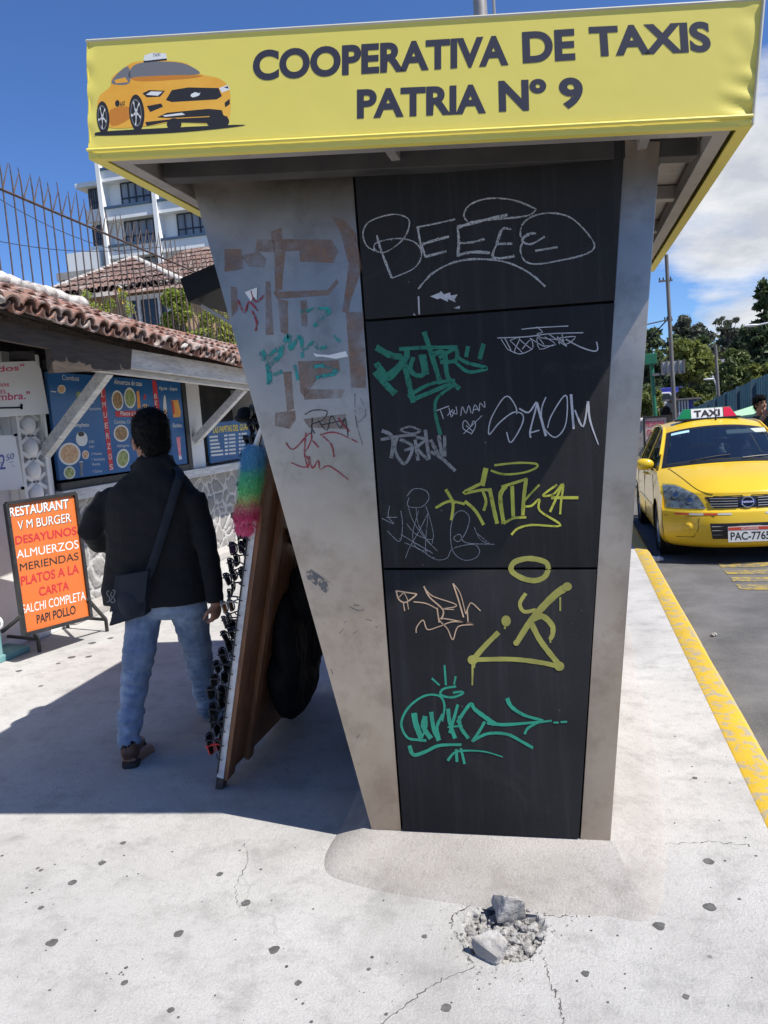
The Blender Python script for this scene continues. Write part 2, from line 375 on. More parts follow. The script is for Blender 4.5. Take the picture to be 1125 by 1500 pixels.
M['plaster'] = pm('white_plaster', (.62, .61, .58), (.74, .73, .70), .85, sc=2.5, c3=(.42, .39, .35), sc3=5., f3=.45, bump=.3, bsc=35.)
M['woodwhite'] = pm('weathered_white_timber', (.46, .45, .43), (.64, .63, .605), .8, sc=3., stretch=(8, 1, 8), c3=(.2, .18, .16), sc3=7., f3=.55)
M['wooddark'] = pm('dark_timber', (.035, .026, .02), (.07, .05, .038), .75, sc=5., stretch=(6, 1, 6))
M['tile'] = None
def tilemat(name, a, b_, c, w=.5, sc=7.):
    m = bpy.data.materials.new(name); m.use_nodes = True; nt = m.node_tree; b = nt.nodes['Principled BSDF']; b.inputs['Roughness'].default_value = .85
    g = N(nt, 'ShaderNodeNewGeometry'); tc = N(nt, 'ShaderNodeTexCoord')
    col = ramp(nt, g.outputs['Random Per Island'], [(0, a), (.5, b_), (1, c)])
    n = N(nt, 'ShaderNodeTexNoise', Scale=sc, Detail=7., Roughness=.7); L(nt, tc.outputs['Object'], n.inputs['Vector'])
    col = mixc(nt, ramp(nt, n.outputs[0], [(w, G(0)), (w+.12, G(.75))]), col, (.40, .36, .33))
    n2 = N(nt, 'ShaderNodeTexNoise', Scale=sc*3, Detail=5.); L(nt, tc.outputs['Object'], n2.inputs['Vector'])
    col = mixc(nt, ramp(nt, n2.outputs[0], [(.56, G(0)), (.7, G(.6))]), col, (.06, .05, .045))
    L(nt, col, b.inputs['Base Color'])
    bn = N(nt, 'ShaderNodeBump', Strength=.4, Distance=.01); L(nt, n2.outputs[0], bn.inputs['Height']); L(nt, bn.outputs[0], b.inputs['Normal'])
    return m
M['tile'] = tilemat('clay_tile', (.17, .080, .056), (.25, .115, .082), (.20, .135, .105), .48)
M['tileold'] = tilemat('old_clay_tile', (.135, .085, .068), (.20, .115, .088), (.17, .125, .105), .54, 2.)
M['mortar'] = pm('white_mortar', (.36, .33, .30), (.56, .53, .50), .9, sc=14., lo=.4, hi=.6, c3=(.10, .09, .08), sc3=11., f3=.8, bump=.8, bsc=30.)
def stonewall():
    m = bpy.data.materials.new('rubble_stone_wall'); m.use_nodes = True; nt = m.node_tree; b = nt.nodes['Principled BSDF']; b.inputs['Roughness'].default_value = .9
    tc = N(nt, 'ShaderNodeTexCoord'); n = N(nt, 'ShaderNodeTexNoise', Scale=4., Detail=4.); L(nt, tc.outputs['Object'], n.inputs['Vector'])
    sc_ = N(nt, 'ShaderNodeVectorMath', operation='SCALE'); L(nt, n.outputs['Color'], sc_.inputs[0]); sc_.inputs['Scale'].default_value = .26
    va = N(nt, 'ShaderNodeVectorMath', operation='ADD'); L(nt, tc.outputs['Object'], va.inputs[0]); L(nt, sc_.outputs[0], va.inputs[1])
    mp = N(nt, 'ShaderNodeMapping'); mp.inputs['Scale'].default_value = (.2, 4.2, 5.4); L(nt, va.outputs[0], mp.inputs[0])
    vo = N(nt, 'ShaderNodeTexVoronoi', feature='DISTANCE_TO_EDGE', Scale=1.); L(nt, mp.outputs[0], vo.inputs['Vector'])
    vc = N(nt, 'ShaderNodeTexVoronoi', Scale=1.); L(nt, mp.outputs[0], vc.inputs['Vector'])
    n2 = N(nt, 'ShaderNodeTexNoise', Scale=26., Detail=7., Roughness=.7); L(nt, tc.outputs['Object'], n2.inputs['Vector'])
    st = mixc(nt, .5, ramp(nt, vc.outputs['Color'], [(.2, (.20, .19, .18)), (.8, (.33, .315, .295))]), ramp(nt, n2.outputs[0], [(.3, (.14, .134, .128)), (.7, (.36, .345, .33))]))
    mo = ramp(nt, n2.outputs[0], [(.3, (.40, .385, .365)), (.7, (.52, .505, .48))])
    f = ramp(nt, vo.outputs['Distance'], [(.025, G(1)), (.085, G(0))])
    L(nt, mixc(nt, f, st, mo), b.inputs['Base Color'])
    h = math_(nt, 'ADD', ramp(nt, vo.outputs['Distance'], [(.03, G(.25)), (.16, G(1))]), math_(nt, 'MULTIPLY', n2.outputs[0], .5))
    bn = N(nt, 'ShaderNodeBump', Strength=.7, Distance=.03); L(nt, h, bn.inputs['Height']); L(nt, bn.outputs[0], b.inputs['Normal'])
    return m
M['stone'] = stonewall()
M['black'] = pm('black_metal', (.012, .012, .013), (.03, .029, .028), .5, sc=20.)
M['rust'] = pm('rusty_iron', (.06, .045, .04), (.12, .085, .07), .75, .3, sc=18.)
M['red'] = pm('print_red', (.50, .022, .030), rough=.5)
M['orange'] = pm('print_orange', (.60, .14, .026), (.63, .16, .034), .45, sc=3.)
M['inkred'] = pm('ink_red', (.55, .02, .06), rough=.5)
M['inkwhite'] = pm('ink_white', (.70, .70, .68), rough=.5)
M['inkblack'] = pm('ink_black', (.02, .018, .018), rough=.5)
M['inkblue'] = pm('ink_blue', (.05, .06, .30), rough=.5)
M['inkpink'] = pm('ink_pink', (.60, .06, .16), rough=.5)
M['inkyellow'] = pm('ink_yellow', (.80, .60, .03), rough=.5)
M['menublue'] = pm('menu_blue', (.012, .085, .23), (.016, .115, .30), .3, sc=2.)
M['plate'] = pm('print_plate', (.62, .62, .58), rough=.4)
M['food1'] = pm('print_food_brown', (.16, .085, .04), (.42, .26, .10), .5, sc=34.)
M['food2'] = pm('print_food_green', (.10, .18, .05), (.42, .42, .14), .5, sc=34.)
M['food3'] = pm('print_food_meat', (.42, .17, .10), (.62, .46, .22), .5, sc=30.)
M['juice'] = pm('print_juice', (.70, .42, .05), (.72, .25, .06), .5, sc=12.)
M['pinkdrink'] = pm('print_pink', (.55, .08, .16), (.7, .3, .3), .5, sc=14.)
M['carorange'] = pm('print_car_orange', (.74, .34, .03), (.82, .45, .06), .5, sc=5.)
M['carshade'] = pm('print_car_deep', (.55, .20, .02), rough=.5)
M['cargrey'] = pm('print_grey', (.16, .16, .17), rough=.5)
M['carlight'] = pm('print_pale', (.70, .70, .68), rough=.5)
# ------------------------------------------------------------------ ground
def gz(y): return 0. if y < 15 else -.022*(min(y, 85)-15)
YS = [-8, 0, 6, 12, 15, 20, 28, 40, 60, 85, 140]
def strip(name, x0, x1, dz, mat, ys=YS):
    bm = B(); rows = [[bm.verts.new((x, y, gz(y)+dz)) for x in (x0, x1)] for y in ys]
    for a, b in zip(rows, rows[1:]): bm.faces.new((a[0], a[1], b[1], b[0]))
    return structure(obj(name, bm, mat))
bm = B(); rows = [[bm.verts.new((x, y, gz(y)-.28)) for x in (-900, 900)] for y in (-60, 15, 85, 1500)]
for a, b in zip(rows, rows[1:]): bm.faces.new((a[0], a[1], b[1], b[0]))
structure(obj('ground', bm, M['earth']))
strip('road', .70, 22, -.12, M['asphalt'])
KX0, KX1 = .632, .775
# pavement, with a broken hole in front of the kiosk
px0, px1, py0, py1 = -.52, .02, 1.98, 2.56
bm = B()
def slab(x0, x1, y0, y1): poly(bm, [(x0, y0, 0), (x1, y0, 0), (x1, y1, 0), (x0, y1, 0)])
slab(-16, px0, py0, py1); slab(px1, KX0, py0, py1); slab(-16, KX0, -8, py0); slab(-16, KX0, py1, 15)
for a, b in ((15, 28), (28, 60), (60, 85)): poly(bm, [(-16, a, gz(a)), (KX0, a, gz(a)), (KX0, b, gz(b)), (-16, b, gz(b))])
hc = onz(738, 1362); NX, NY = 90, 96
def hole_depth(x, y):
    dx, dy = x-hc.x, y-hc.y; a = math.atan2(dy, dx); r = math.hypot(dx/.92, dy)
    r0 = .136+.02*noise.noise(Vector((math.cos(a)*1.7, math.sin(a)*1.7, 3)))+.012*noise.noise(Vector((math.cos(a)*6, math.sin(a)*6, 8)))
    t = (r0-r)/.016
    if t <= 0:
        scar = max(0, 1-abs(r-r0-.03)/.035)*(1 if -.9 < math.sin(a-.4)*-1 < .9 and dx < 0 else .25)
        return -.004*scar*(.5+.5*noise.noise(Vector((x*30, y*30, 0))))
    k = min(1, t)
    return -k*(.027+.012*noise.noise(Vector((x*22, y*22, 1)))+.010*noise.noise(Vector((x*70, y*70, 5))))
gr = []
for j in range(NY+1):
    row = []
    for i in range(NX+1):
        x = px0+(px1-px0)*i/NX; y = py0+(py1-py0)*j/NY
        e = 0 if i in (0, NX) or j in (0, NY) else hole_depth(x, y)
        row.append(bm.verts.new((x, y, e)))
    gr.append(row)
for j in range(NY):
    for i in range(NX):
        f = bm.faces.new((gr[j][i], gr[j][i+1], gr[j+1][i+1], gr[j+1][i])); c = f.calc_center_median()
        if c.z < -.014: f.material_index = 1
structure(obj('pavement', bm, [M['walk'], M['rubble']]))
# kerb with worn yellow paint
bm = B(); prof = [(KX0, -.3), (KX0, .0), (KX0+.008, .006), (KX1-.025, .006), (KX1, -.02), (KX1+.012, -.3)]
rs = []
for y in [-8]+[i*.5 for i in range(-10, 31)]+[20, 28, 40, 60, 85]:
    w = .006*noise.noise(Vector((0, y*1.3, 0)))
    rs.append([Vector((x+w*(x > KX0+.01), y, z+gz(y))) for x, z in prof])
rings_loft(bm, rs); structure(obj('kerb', bm, M['kerb'], smooth=True))
# hatched yellow box on the road
bm = B(); a, b, c, d = (onz(*p, -.116) for p in ((1052, 826), (1180, 822), (1205, 872), (1088, 868)))
for k in range(4):
    t0, t1 = k/4, k/4+.15; poly(bm, [a.lerp(d, t0), b.lerp(c, t0), b.lerp(c, t1), a.lerp(d, t1)])
structure(obj('road_marking', bm, M['roadpaint']))
# gum trodden into the pavement
bm = B()
random.seed(21)
for px, py, rx in ((1040, 1329, 9), (1038, 1262, 8), (402, 1391, 8), (360, 1323, 7), (76, 1381, 8), (654, 1477, 8), (322, 1281, 5), (262, 1368, 7), (150, 1264, 5), (966, 1356, 9), (858, 1426, 6), (437, 1440, 5), (106, 1293, 6), (622, 1372, 4), (900, 1260, 3), (676, 1308, 4), (1005, 1460, 5), (182, 1440, 5), (60, 1330, 4), (250, 1480, 5), (540, 1420, 3), (1018, 1140, 4), (955, 1175, 3), (60, 1275, 3),
                   (105, 963, 5), (130, 962, 4), (135, 942, 5), (28, 983, 4), (85, 972, 3), (162, 935, 4), (60, 1005, 3), (180, 1235, 4))+tuple((random.uniform(0, 1120), random.uniform(1235, 1500), random.choice((.8, 1, 1.2, 1.5, 2, 2.6))) for _ in range(85))+tuple((random.uniform(960, 1100), random.uniform(1000, 1235), random.choice((.8, 1, 1.4))) for _ in range(16)):
    c = onz(px, py); r = (onz(px+rx, py)-c).length; ph = random.random()*9
    ring = [c+Vector((math.cos(t)*r*(1+.35*noise.noise(Vector((math.cos(t)*1.5+ph, math.sin(t)*1.5, ph)))), math.sin(t)*r*1.05*(1+.35*noise.noise(Vector((math.cos(t)*1.5+ph, math.sin(t)*1.5, ph+4)))), 0)) for t in [2*math.pi*i/14 for i in range(14)]]
    prism(bm, [p+Vector((0, 0, .0004)) for p in ring], (0, 0, .0010))
tag(obj('gum_spots', bm, M['gum']), kind='stuff')
# cracks in the pavement
bm = B()
for cr in ([(548, 1508), (600, 1468), (640, 1440), (700, 1413)], [(797, 1402), (803, 1430), (815, 1460), (822, 1482), (826, 1505)], [(868, 1240), (930, 1239), (985, 1236), (1045, 1234), (1100, 1238)], [(160, 1072), (250, 1075), (330, 1066), (395, 1052), (440, 1046)], [(352, 1330), (345, 1300), (362, 1262), (358, 1235)], [(775, 1325), (800, 1340), (845, 1342)], [(690, 1410), (670, 1372), (662, 1345), (690, 1325)]):
    ps = catmull([onz(*q) for q in cr], 14); ps = [p+Vector((random.gauss(0, .0035), random.gauss(0, .005), .0006)) for p in ps]; w_ = [.0014*random.uniform(.3, 1.5) for _ in ps]
    va = [bm.verts.new(p+Vector((-w, w*.6, 0))) for p, w in zip(ps, w_)]; vb = [bm.verts.new(p+Vector((w, -w*.6, 0))) for p, w in zip(ps, w_)]
    for i in range(len(ps)-1): bm.faces.new((va[i], va[i+1], vb[i+1], vb[i]))
structure(obj('pavement_cracks', bm, M['gum']))
# loose lumps in the hole
def chunk(name, label, px, py, s, seed, rot):
    c = onz(px, py); bm = B(); random.seed(seed*7)
    for k_ in range(15): q_ = Vector((random.uniform(-1, 1), random.uniform(-1, 1), random.uniform(-1, 1))); q_ = q_/max(abs(q_.x), abs(q_.y), abs(q_.z))*random.uniform(.44, .62); bm.verts.new(q_)
    bmesh.ops.convex_hull(bm, input=bm.verts); bmesh.ops.delete(bm, geom=[v for v in bm.verts if not v.link_faces], context='VERTS'); bmesh.ops.subdivide_edges(bm, edges=bm.edges, cuts=9, use_grid_fill=True)
    for v in bm.verts:
        p = v.co.copy(); q = p.normalized()*.55; p = p.lerp(q, .12)
        f = 1+.10*nz(p, 3., seed)+.07*nz(p, 8, seed)+.05*nz(p, 19, seed)
        v.co = Vector((p.x*s[0], p.y*s[1], p.z*s[2]))*f
    bmesh.ops.rotate(bm, verts=bm.verts, cent=(0, 0, 0), matrix=Matrix.Rotation(R(rot), 3, 'Z') @ Matrix.Rotation(R(9), 3, 'X'))
    zm = min(v.co.z for v in bm.verts); bmesh.ops.translate(bm, verts=bm.verts, vec=c+Vector((0, 0, -zm-.026)))
    return tag(obj(name, bm, M['chunk'], smooth=35), label, 'rubble', 'lumps of broken concrete in the pavement hole')
chunk('concrete_chunk', 'taller pale lump of broken concrete at the back rim of the hole', 747, 1338, (.086, .072, .095), 1, 15)
chunk('concrete_chunk', 'squat broken concrete lump in the front left of the hole', 717, 1398, (.096, .070, .076), 5, -20)
bm = B()
for k in range(460):
    a = random.random()*6.28; r = .130*math.sqrt(random.random()) if k < 330 else .135+.11*random.random()**2.2; x = hc.x+math.cos(a)*r*.9; y = hc.y+math.sin(a)*r
    s = random.choice((.003, .004, .005, .006, .008, .014)) if k < 330 else random.choice((.0015, .002, .0025, .0035)); vs = bmesh.ops.create_icosphere(bm, subdivisions=1, radius=s)['verts']
    sx = Vector((random.uniform(.7, 1.3), random.uniform(.7, 1.3), random.uniform(.6, 1)))
    for v in vs: v.co = Vector((v.co.x*sx.x, v.co.y*sx.y, v.co.z*sx.z))*(1+.25*random.random())+Vector((x, y, hole_depth(x, y)+s*.4))
tag(obj('gravel', bm, M['rubble']), kind='stuff')
# crumpled white litter on the road by the kerb
bm = B(); bmesh.ops.create_icosphere(bm, subdivisions=4, radius=1); c = onz(959, 822, -.12)
for v in bm.verts: v.co = Vector((v.co.x*.075, v.co.y*.05, v.co.z*.028))*(1+.5*nz(v.co, 2.3)+.3*nz(v.co, 6))+c+Vector((0, 0, .02))
tag(obj('litter', bm, M['inkwhite'], smooth=30), 'crumpled scrap of white paper on the asphalt beside the yellow kerb', 'litter')
bm = B(); c = onz(1046, 932, -.12); bmesh.ops.create_icosphere(bm, subdivisions=3, radius=1)
for v in bm.verts: v.co = Vector((v.co.x*.02, v.co.y*.02, v.co.z*.014))*(1+.4*nz(v.co, 2.))+c+Vector((0, 0, .012))
tag(obj('pebble', bm, M['chunk'], smooth=30), 'small pale pebble alone on the asphalt near the yellow kerb', 'stone')

# ------------------------------------------------------------------ kiosk
YF, YB = 2.723, 4.62
FACE = Plane((0, YF, 0), (0, -1, 0))
# cement plinth poured round its foot
inner = [Vector(p) for p in ((-.80, YF-.02, .055), (-.60, YF-.03, .055), (-.3, YF-.03, .052), (.06, YF-.03, .05), (.095, YF+.03, .05), (.095, 3.3, .05), (.095, 4.0, .05), (.095, YB+.05, .05), (-.3, YB+.05, .05), (-.80, YB+.05, .05), (-.80, 4.0, .05), (-.80, 3.2, .055))]
outer = [onz(*p) for p in ((474, 1262), (516, 1296), (690, 1328), (880, 1344), (972, 1318), (962, 1110), (938, 1000), (905, 900))]+[Vector((-.3, YB+.3, 0)), Vector((-1.0, YB+.3, 0)), Vector((-1.0, 4.0, 0)), onz(515, 1180)]
def dense(ps, n): return catmull(ps, n, True)
bm = B(); I_, O_ = dense(inner, 8), dense(outer, 8)
rs = []
for t, h in ((0, .0), (.06, .10), (.3, .32), (.6, .60), (.85, .85), (1, 1)):
    rs.append([Vector(((o.lerp(i, t)).x, (o.lerp(i, t)).y, .002+.047*h+(.010*nz(o.lerp(i, t), 7) if 0 < t < 1 else -.004*(t == 0)))) for o, i in zip(O_, I_)])
rings_loft(bm, rs, False)
bm.faces.new([v for v in bm.verts][-len(I_):])
structure(obj('plinth', bm, M['plinth'], smooth=60))

kiosk = thing('taxi_kiosk', 'taxi rank kiosk with yellow banner canopy and three graffitied black panels between steel sides', 'kiosk', (-.4, 3.6, .05))
bm = B(); prism(bm, [(-1.235, YF+.03, 2.44), (.285, YF+.03, 2.30), (.058, YF+.03, .05), (-.755, YF+.03, .05)], (0, YB-YF-.03, 0))
obj('body', bm, M['gap'], kiosk)
def plate(name, pts, mat, th=.03, bev=.004):
    bm = B(); prism(bm, [FACE.at(*p) if len(p) == 2 else Vector((p[0], YF, p[1])) for p in pts], (0, th, 0)); return obj(name, bm, mat, kiosk, bevel=bev, smooth=30)
sl = plate('steel_cladding', [(-1.262, 2.50, 0), (-.664, 2.46, 0), (-.663, .05, 0), (-.776, .05, 0)], M['steel'], .03)
sr = plate('steel_cladding', [(.210, 2.36, 0), (.316, 2.34, 0), (.078, .036, 0), (-.023, .042, 0)], M['steel'], .03)
# side skins
bm = B(); prism(bm, [(-1.262, YF+.031, 2.47), (-1.236, YF+.031, 2.47), (-.757, YF+.031, .05), (-.776, YF+.031, .05)], (0, YB-YF-.03, 0)); obj('side_panel', bm, M['steel'], kiosk)
bm = B(); prism(bm, [(.316, YF+.031, 2.31), (.287, YF+.031, 2.31), (.060, YF+.031, .04), (.078, YF+.031, .04)], (0, YB-YF-.03, 0)); obj('side_panel', bm, M['steel'], kiosk)
def lerp(a, b, t): return a+(b-a)*t
def pxr(z): return lerp(-.0285, .2055, (z-.047)/2.26)
panels = []
for z0, z1 in ((.053, 1.016), (1.024, 1.878), (1.886, 2.46)):
    bm = B(); tl = .010*(z1 < 2); bl = .010*(z0 > .1)
    prism(bm, [(-.656, YF-.004, z0+bl), (pxr(z0), YF-.004, z0-bl), (pxr(z1), YF-.004, z1-tl), (-.656, YF-.004, z1+tl)], (0, .03, 0))
    panels.append(obj('black_panel', bm, M['panel'], kiosk, bevel=.0025, smooth=30))
PF = Plane((0, YF-.004, 0), (0, -1, 0))
# --- paint on the panels
M['g_green'] = paint('marker_green', (.005, .17, .10), .45, .30, 50., .18)
M['g_mint'] = paint('marker_mint', (.012, .30, .19), .45, .28, 50., .12)
M['g_yellow'] = paint('marker_yellow', (.50, .50, .055), .45, .30, 40., .16)
M['g_spray'] = paint('spray_olive', (.36, .34, .07), .6)
M['g_white'] = paint('marker_white', (.50, .50, .52), .5, .28, 60., .1)
M['g_chalk'] = paint('chalk_grey', (.46, .46, .46), .9, .44, 260., .05)
M['g_scratch'] = paint('scratch_grey', (.30, .30, .31), .8, .40, 160., .06)
M['g_grey'] = paint('marker_grey', (.24, .24, .235), .6, .36, 60., .16)
M['g_peach'] = paint('marker_peach', (.62, .42, .27), .5)
M['g_red'] = paint('marker_red', (.34, .03, .045), .6, .42, 60., .1)
M['g_teal'] = paint('marker_teal', (.02, .30, .27), .55, .47, 32., .08)
M['g_brown'] = paint('glue_residue', (.27, .16, .105), .6, .53, 11., .26)
M['g_grit'] = paint('grey_residue', (.20, .19, .18), .8, .48, 40., .06)
top, mid, low = panels[2], panels[1], panels[0]
def graf(parent, label, mats, fn, o, s, off=.0006):
    p = Print(PF, o[0], o[1], s, off); fn(p); g = p.done('graffiti', mats, parent); g['label'] = label
Z1, S1 = (510, 260), .3644; Z2, S2 = (530, 540), .3467; Z3, S3 = (550, 800), .3111
def f(p):
    A = lambda l, w=6, **k: p.stroke(l, w, 0, jit=.35, **k)
    A([(122, 300), (75, 275), (60, 220), (90, 175), (180, 148), (240, 165), (243, 205), (215, 255), (150, 300), (108, 290), (115, 262), (200, 245), (270, 262), (295, 310), (265, 365), (175, 405)], 5)
    A([(115, 232), (135, 300), (175, 403)], 8)
    A([(275, 200), (340, 188), (430, 168)], 6); A([(280, 200), (290, 260), (312, 322)], 9); A([(300, 268), (350, 252), (405, 238)], 10); A([(312, 318), (395, 297)], 12)
    A([(440, 200), (445, 260), (440, 318)], 9); A([(445, 265), (500, 260), (550, 247)], 8); A([(445, 312), (500, 300), (570, 303)], 10); A([(440, 200), (520, 178), (640, 150)], 11)
    A([(480, 178), (465, 150), (490, 110), (560, 85), (660, 90), (740, 120), (752, 133), (715, 155), (600, 167), (490, 178)], 6)
    A([(655, 208), (620, 208), (600, 260), (583, 322), (660, 318), (662, 312)], 9); A([(598, 268), (660, 266)], 10)
    A([(790, 238), (735, 268), (700, 255), (722, 228), (755, 225)], 8); A([(730, 232), (695, 240), (700, 190), (745, 155), (820, 143), (900, 165), (970, 235), (990, 280), (950, 310), (855, 333), (760, 348), (710, 335), (692, 290), (705, 255)], 6)
    A([(752, 295), (842, 280)], 9); A([(282, 448), (340, 385), (430, 340), (530, 328), (640, 342), (730, 385), (792, 438)], 7)
    p.stroke([(283, 478), (286, 550)], 6, 1); p.poly([(262, 545), (272, 553), (264, 555)], 1)
    p.poly([(330, 478), (370, 462), (372, 455), (385, 470), (410, 462), (412, 475), (440, 470), (428, 490), (432, 502), (400, 488), (402, 500), (370, 485), (360, 490)], 1); p.poly([(425, 525), (450, 515), (448, 528)], 1)
graf(top, 'grey chalk BEEEE with a halo and an arch', [M['g_chalk'], M['g_white']], f, Z1, S1)
def f(p):
    A = lambda l, w=18, **k: p.stroke(l, w, 0, jit=.12, **k)
    A([(305, 620), (325, 680), (372, 830)], 20); A([(205, 690), (300, 684), (440, 682)], 15); A([(112, 682), (165, 712), (215, 722)], 26)
    A([(235, 692), (230, 730), (165, 805), (135, 775), (112, 745)], 24); A([(108, 780), (150, 830), (190, 870)], 26); A([(150, 800), (200, 760), (225, 722)], 20)
    A([(222, 725), (238, 800), (262, 905)], 22); A([(262, 722), (250, 770), (275, 795), (305, 785), (290, 712)], 18); A([(305, 712), (318, 792)], 18); A([(340, 712), (385, 705), (400, 800), (448, 850)], 20)
    A([(365, 725), (430, 690), (432, 735), (370, 742)], 16); A([(438, 690), (440, 720), (480, 745), (548, 762), (548, 772), (480, 780), (425, 735)], 14); A([(482, 678), (474, 722)], 16); A([(545, 668), (528, 730)], 18)
    A([(255, 895), (420, 826)], 18); A([(240, 880), (330, 830), (430, 815)], 14); A([(427, 835), (375, 870), (352, 900), (352, 955), (372, 1035)], 14, taper=(.7, 1.1))
graf(mid, 'large green marker tag with a long drip line', [M['g_green']], f, Z1, S1)
def f(p):
    A = lambda l, w=4, **k: p.stroke(l, w, 0, n=3, **k)
    A([(697, 610), (770, 603), (885, 597)]); A([(758, 600), (782, 622), (760, 628), (780, 645), (870, 655)], 3); A([(600, 645), (720, 640), (810, 628), (945, 624)]); A([(630, 646), (655, 695)]); A([(615, 650), (640, 690)], 3)
    A([(650, 655), (690, 645), (668, 700), (700, 705), (650, 655)], 3); A([(690, 652), (740, 690), (735, 650), (700, 690)], 3); A([(730, 645), (790, 680), (760, 640), (770, 690), (825, 672)], 3); A([(790, 640), (835, 672), (780, 678)], 3)
    A([(805, 628), (880, 680), (840, 640), (850, 670)], 4); A([(860, 630), (872, 672), (915, 640), (850, 645)], 4); A([(875, 650), (930, 680), (985, 698), (1003, 690), (998, 660)], 5); A([(640, 690), (690, 710), (740, 690)], 3)
graf(mid, 'thin white scribbled tag under a barred line', [M['g_white']], f, Z1, S1)
def f(p):
    A = lambda l, w=3.4, **k: p.stroke(l, w, 0, n=3, **k)
    A([(315, 178), (368, 158)], 4); A([(332, 175), (345, 212)]); A([(368, 165), (378, 205)]); A([(362, 198), (385, 172)]); A([(382, 202), (392, 175)]); A([(380, 182), (402, 192), (398, 160)]); A([(418, 200), (425, 160), (440, 190), (452, 155), (462, 188)])
    A([(468, 190), (478, 152), (495, 180)]); A([(470, 175), (490, 170)]); A([(497, 178), (500, 145), (520, 165), (518, 138)])
    A([(465, 275), (430, 255), (428, 228), (440, 220), (460, 245), (470, 222), (480, 228), (478, 250), (462, 278)]); A([(430, 275), (508, 198)], 3); A([(440, 240), (470, 265)], 3)
graf(mid, 'TINMAN in thin white marker over a crossed heart', [M['g_white']], f, Z2, S2)
def f(p):
    A = lambda l, w=6, **k: p.stroke(l, w, 0, jit=.15, **k)
    A([(655, 192), (650, 160), (620, 118), (590, 135), (545, 215), (538, 278), (580, 230), (640, 185), (680, 195), (675, 240), (630, 312), (612, 268)], 5); A([(665, 168), (705, 185), (740, 142), (712, 260), (714, 292)], 7); A([(740, 145), (778, 285)], 11); A([(715, 270), (750, 260)], 6)
    A([(778, 120), (760, 170), (765, 240), (815, 290), (860, 240), (868, 130), (850, 120), (800, 200), (785, 250)], 5); A([(884, 108), (895, 255)], 11); A([(900, 175), (935, 245), (955, 138)], 8); A([(955, 138), (965, 220), (1000, 322)], 10, taper=(1.2, .4))
graf(mid, 'SYAOM in broad silver marker', [M['g_white']], f, Z2, S2)
def f(p):
    A = lambda l, w=14, **k: p.stroke(l, w, 0, jit=.15, **k)
    A([(250, 262), (215, 275), (165, 260), (205, 245), (250, 262)], 9); A([(85, 262), (130, 290), (125, 378)], 15); A([(80, 300), (160, 285), (230, 280)], 12); A([(150, 290), (140, 345), (180, 402), (215, 330), (160, 300)], 13); A([(172, 300), (215, 330), (180, 345)], 11)
    A([(225, 300), (238, 388)], 15); A([(228, 290), (270, 300), (235, 335), (280, 385)], 13); A([(268, 258), (285, 385)], 16); A([(290, 300), (335, 375), (325, 282)], 15); A([(350, 282), (350, 372)], 14); A([(290, 350), (340, 380), (395, 432)], 14)
graf(mid, 'blocky grey marker tag with a small halo', [M['g_grey']], f, Z2, S2)
def f(p):
    A = lambda l, w=14, **k: p.stroke(l, w, 0, jit=.1, **k)
    A([(545, 430), (600, 446), (680, 440), (735, 420), (735, 402), (660, 398), (560, 408)], 9); A([(525, 420), (508, 495)], 20); A([(515, 480), (430, 525), (510, 512), (545, 515)], 11, taper=(1.3, 1)); A([(435, 560), (480, 600), (515, 660)], 13); A([(510, 515), (525, 560), (515, 600)], 12); A([(540, 505), (555, 580), (572, 655)], 16)
    A([(610, 495), (585, 540), (600, 655)], 18); A([(590, 500), (700, 465)], 12); A([(635, 495), (640, 625)], 15); A([(695, 465), (685, 540), (680, 620)], 16); A([(600, 655), (640, 632), (695, 628)], 10)
    A([(750, 490), (680, 570), (715, 580), (750, 552), (752, 600), (840, 662), (720, 660), (660, 675), (632, 702)], 9); A([(825, 490), (765, 535), (810, 530), (850, 488), (842, 560), (838, 615)], 9); A([(848, 490), (795, 605)], 10); A([(800, 545), (915, 545)], 12)
    A([(355, 510), (385, 570), (378, 640)], 12); A([(312, 588), (370, 560), (435, 572)], 11); A([(375, 545), (395, 570)], 10)
graf(mid, 'SNOK in yellow marker between two stars', [M['g_yellow']], f, Z2, S2)
def f(p):
    A = lambda l, w=3.2, **k: p.stroke(l, w, 0, **k)
    A([(200, 545), (195, 580), (250, 585), (283, 550), (270, 515), (220, 508), (190, 540)], 3); A([(105, 628), (150, 628)]); A([(118, 580), (112, 625), (135, 655), (85, 632)], 3); A([(108, 685), (160, 730), (172, 660), (165, 600)], 3); A([(165, 700), (215, 730), (300, 780)], 3)
    A([(195, 575), (215, 640), (270, 720), (320, 770)], 2.5); A([(185, 800), (200, 760), (245, 680), (280, 610)], 2.5); A([(230, 590), (240, 660), (290, 740), (300, 720)], 2.5); A([(270, 580), (290, 640), (300, 720), (230, 700), (190, 655)], 2.5); A([(240, 600), (215, 700), (235, 760), (290, 770)], 2.5)
    A([(180, 735), (240, 760), (310, 805), (360, 800), (385, 760), (470, 742), (498, 770), (480, 800), (430, 808), (385, 770), (375, 690), (390, 620), (425, 600), (455, 630), (440, 690), (410, 730), (388, 715), (415, 700), (440, 735), (560, 742)], 3); A([(475, 670), (500, 720), (540, 740), (480, 690)], 2.5); A([(310, 800), (270, 770), (280, 620)], 2.2)
graf(mid, 'faint scratched loops and scribbles', [M['g_scratch']], f, Z2, S2)
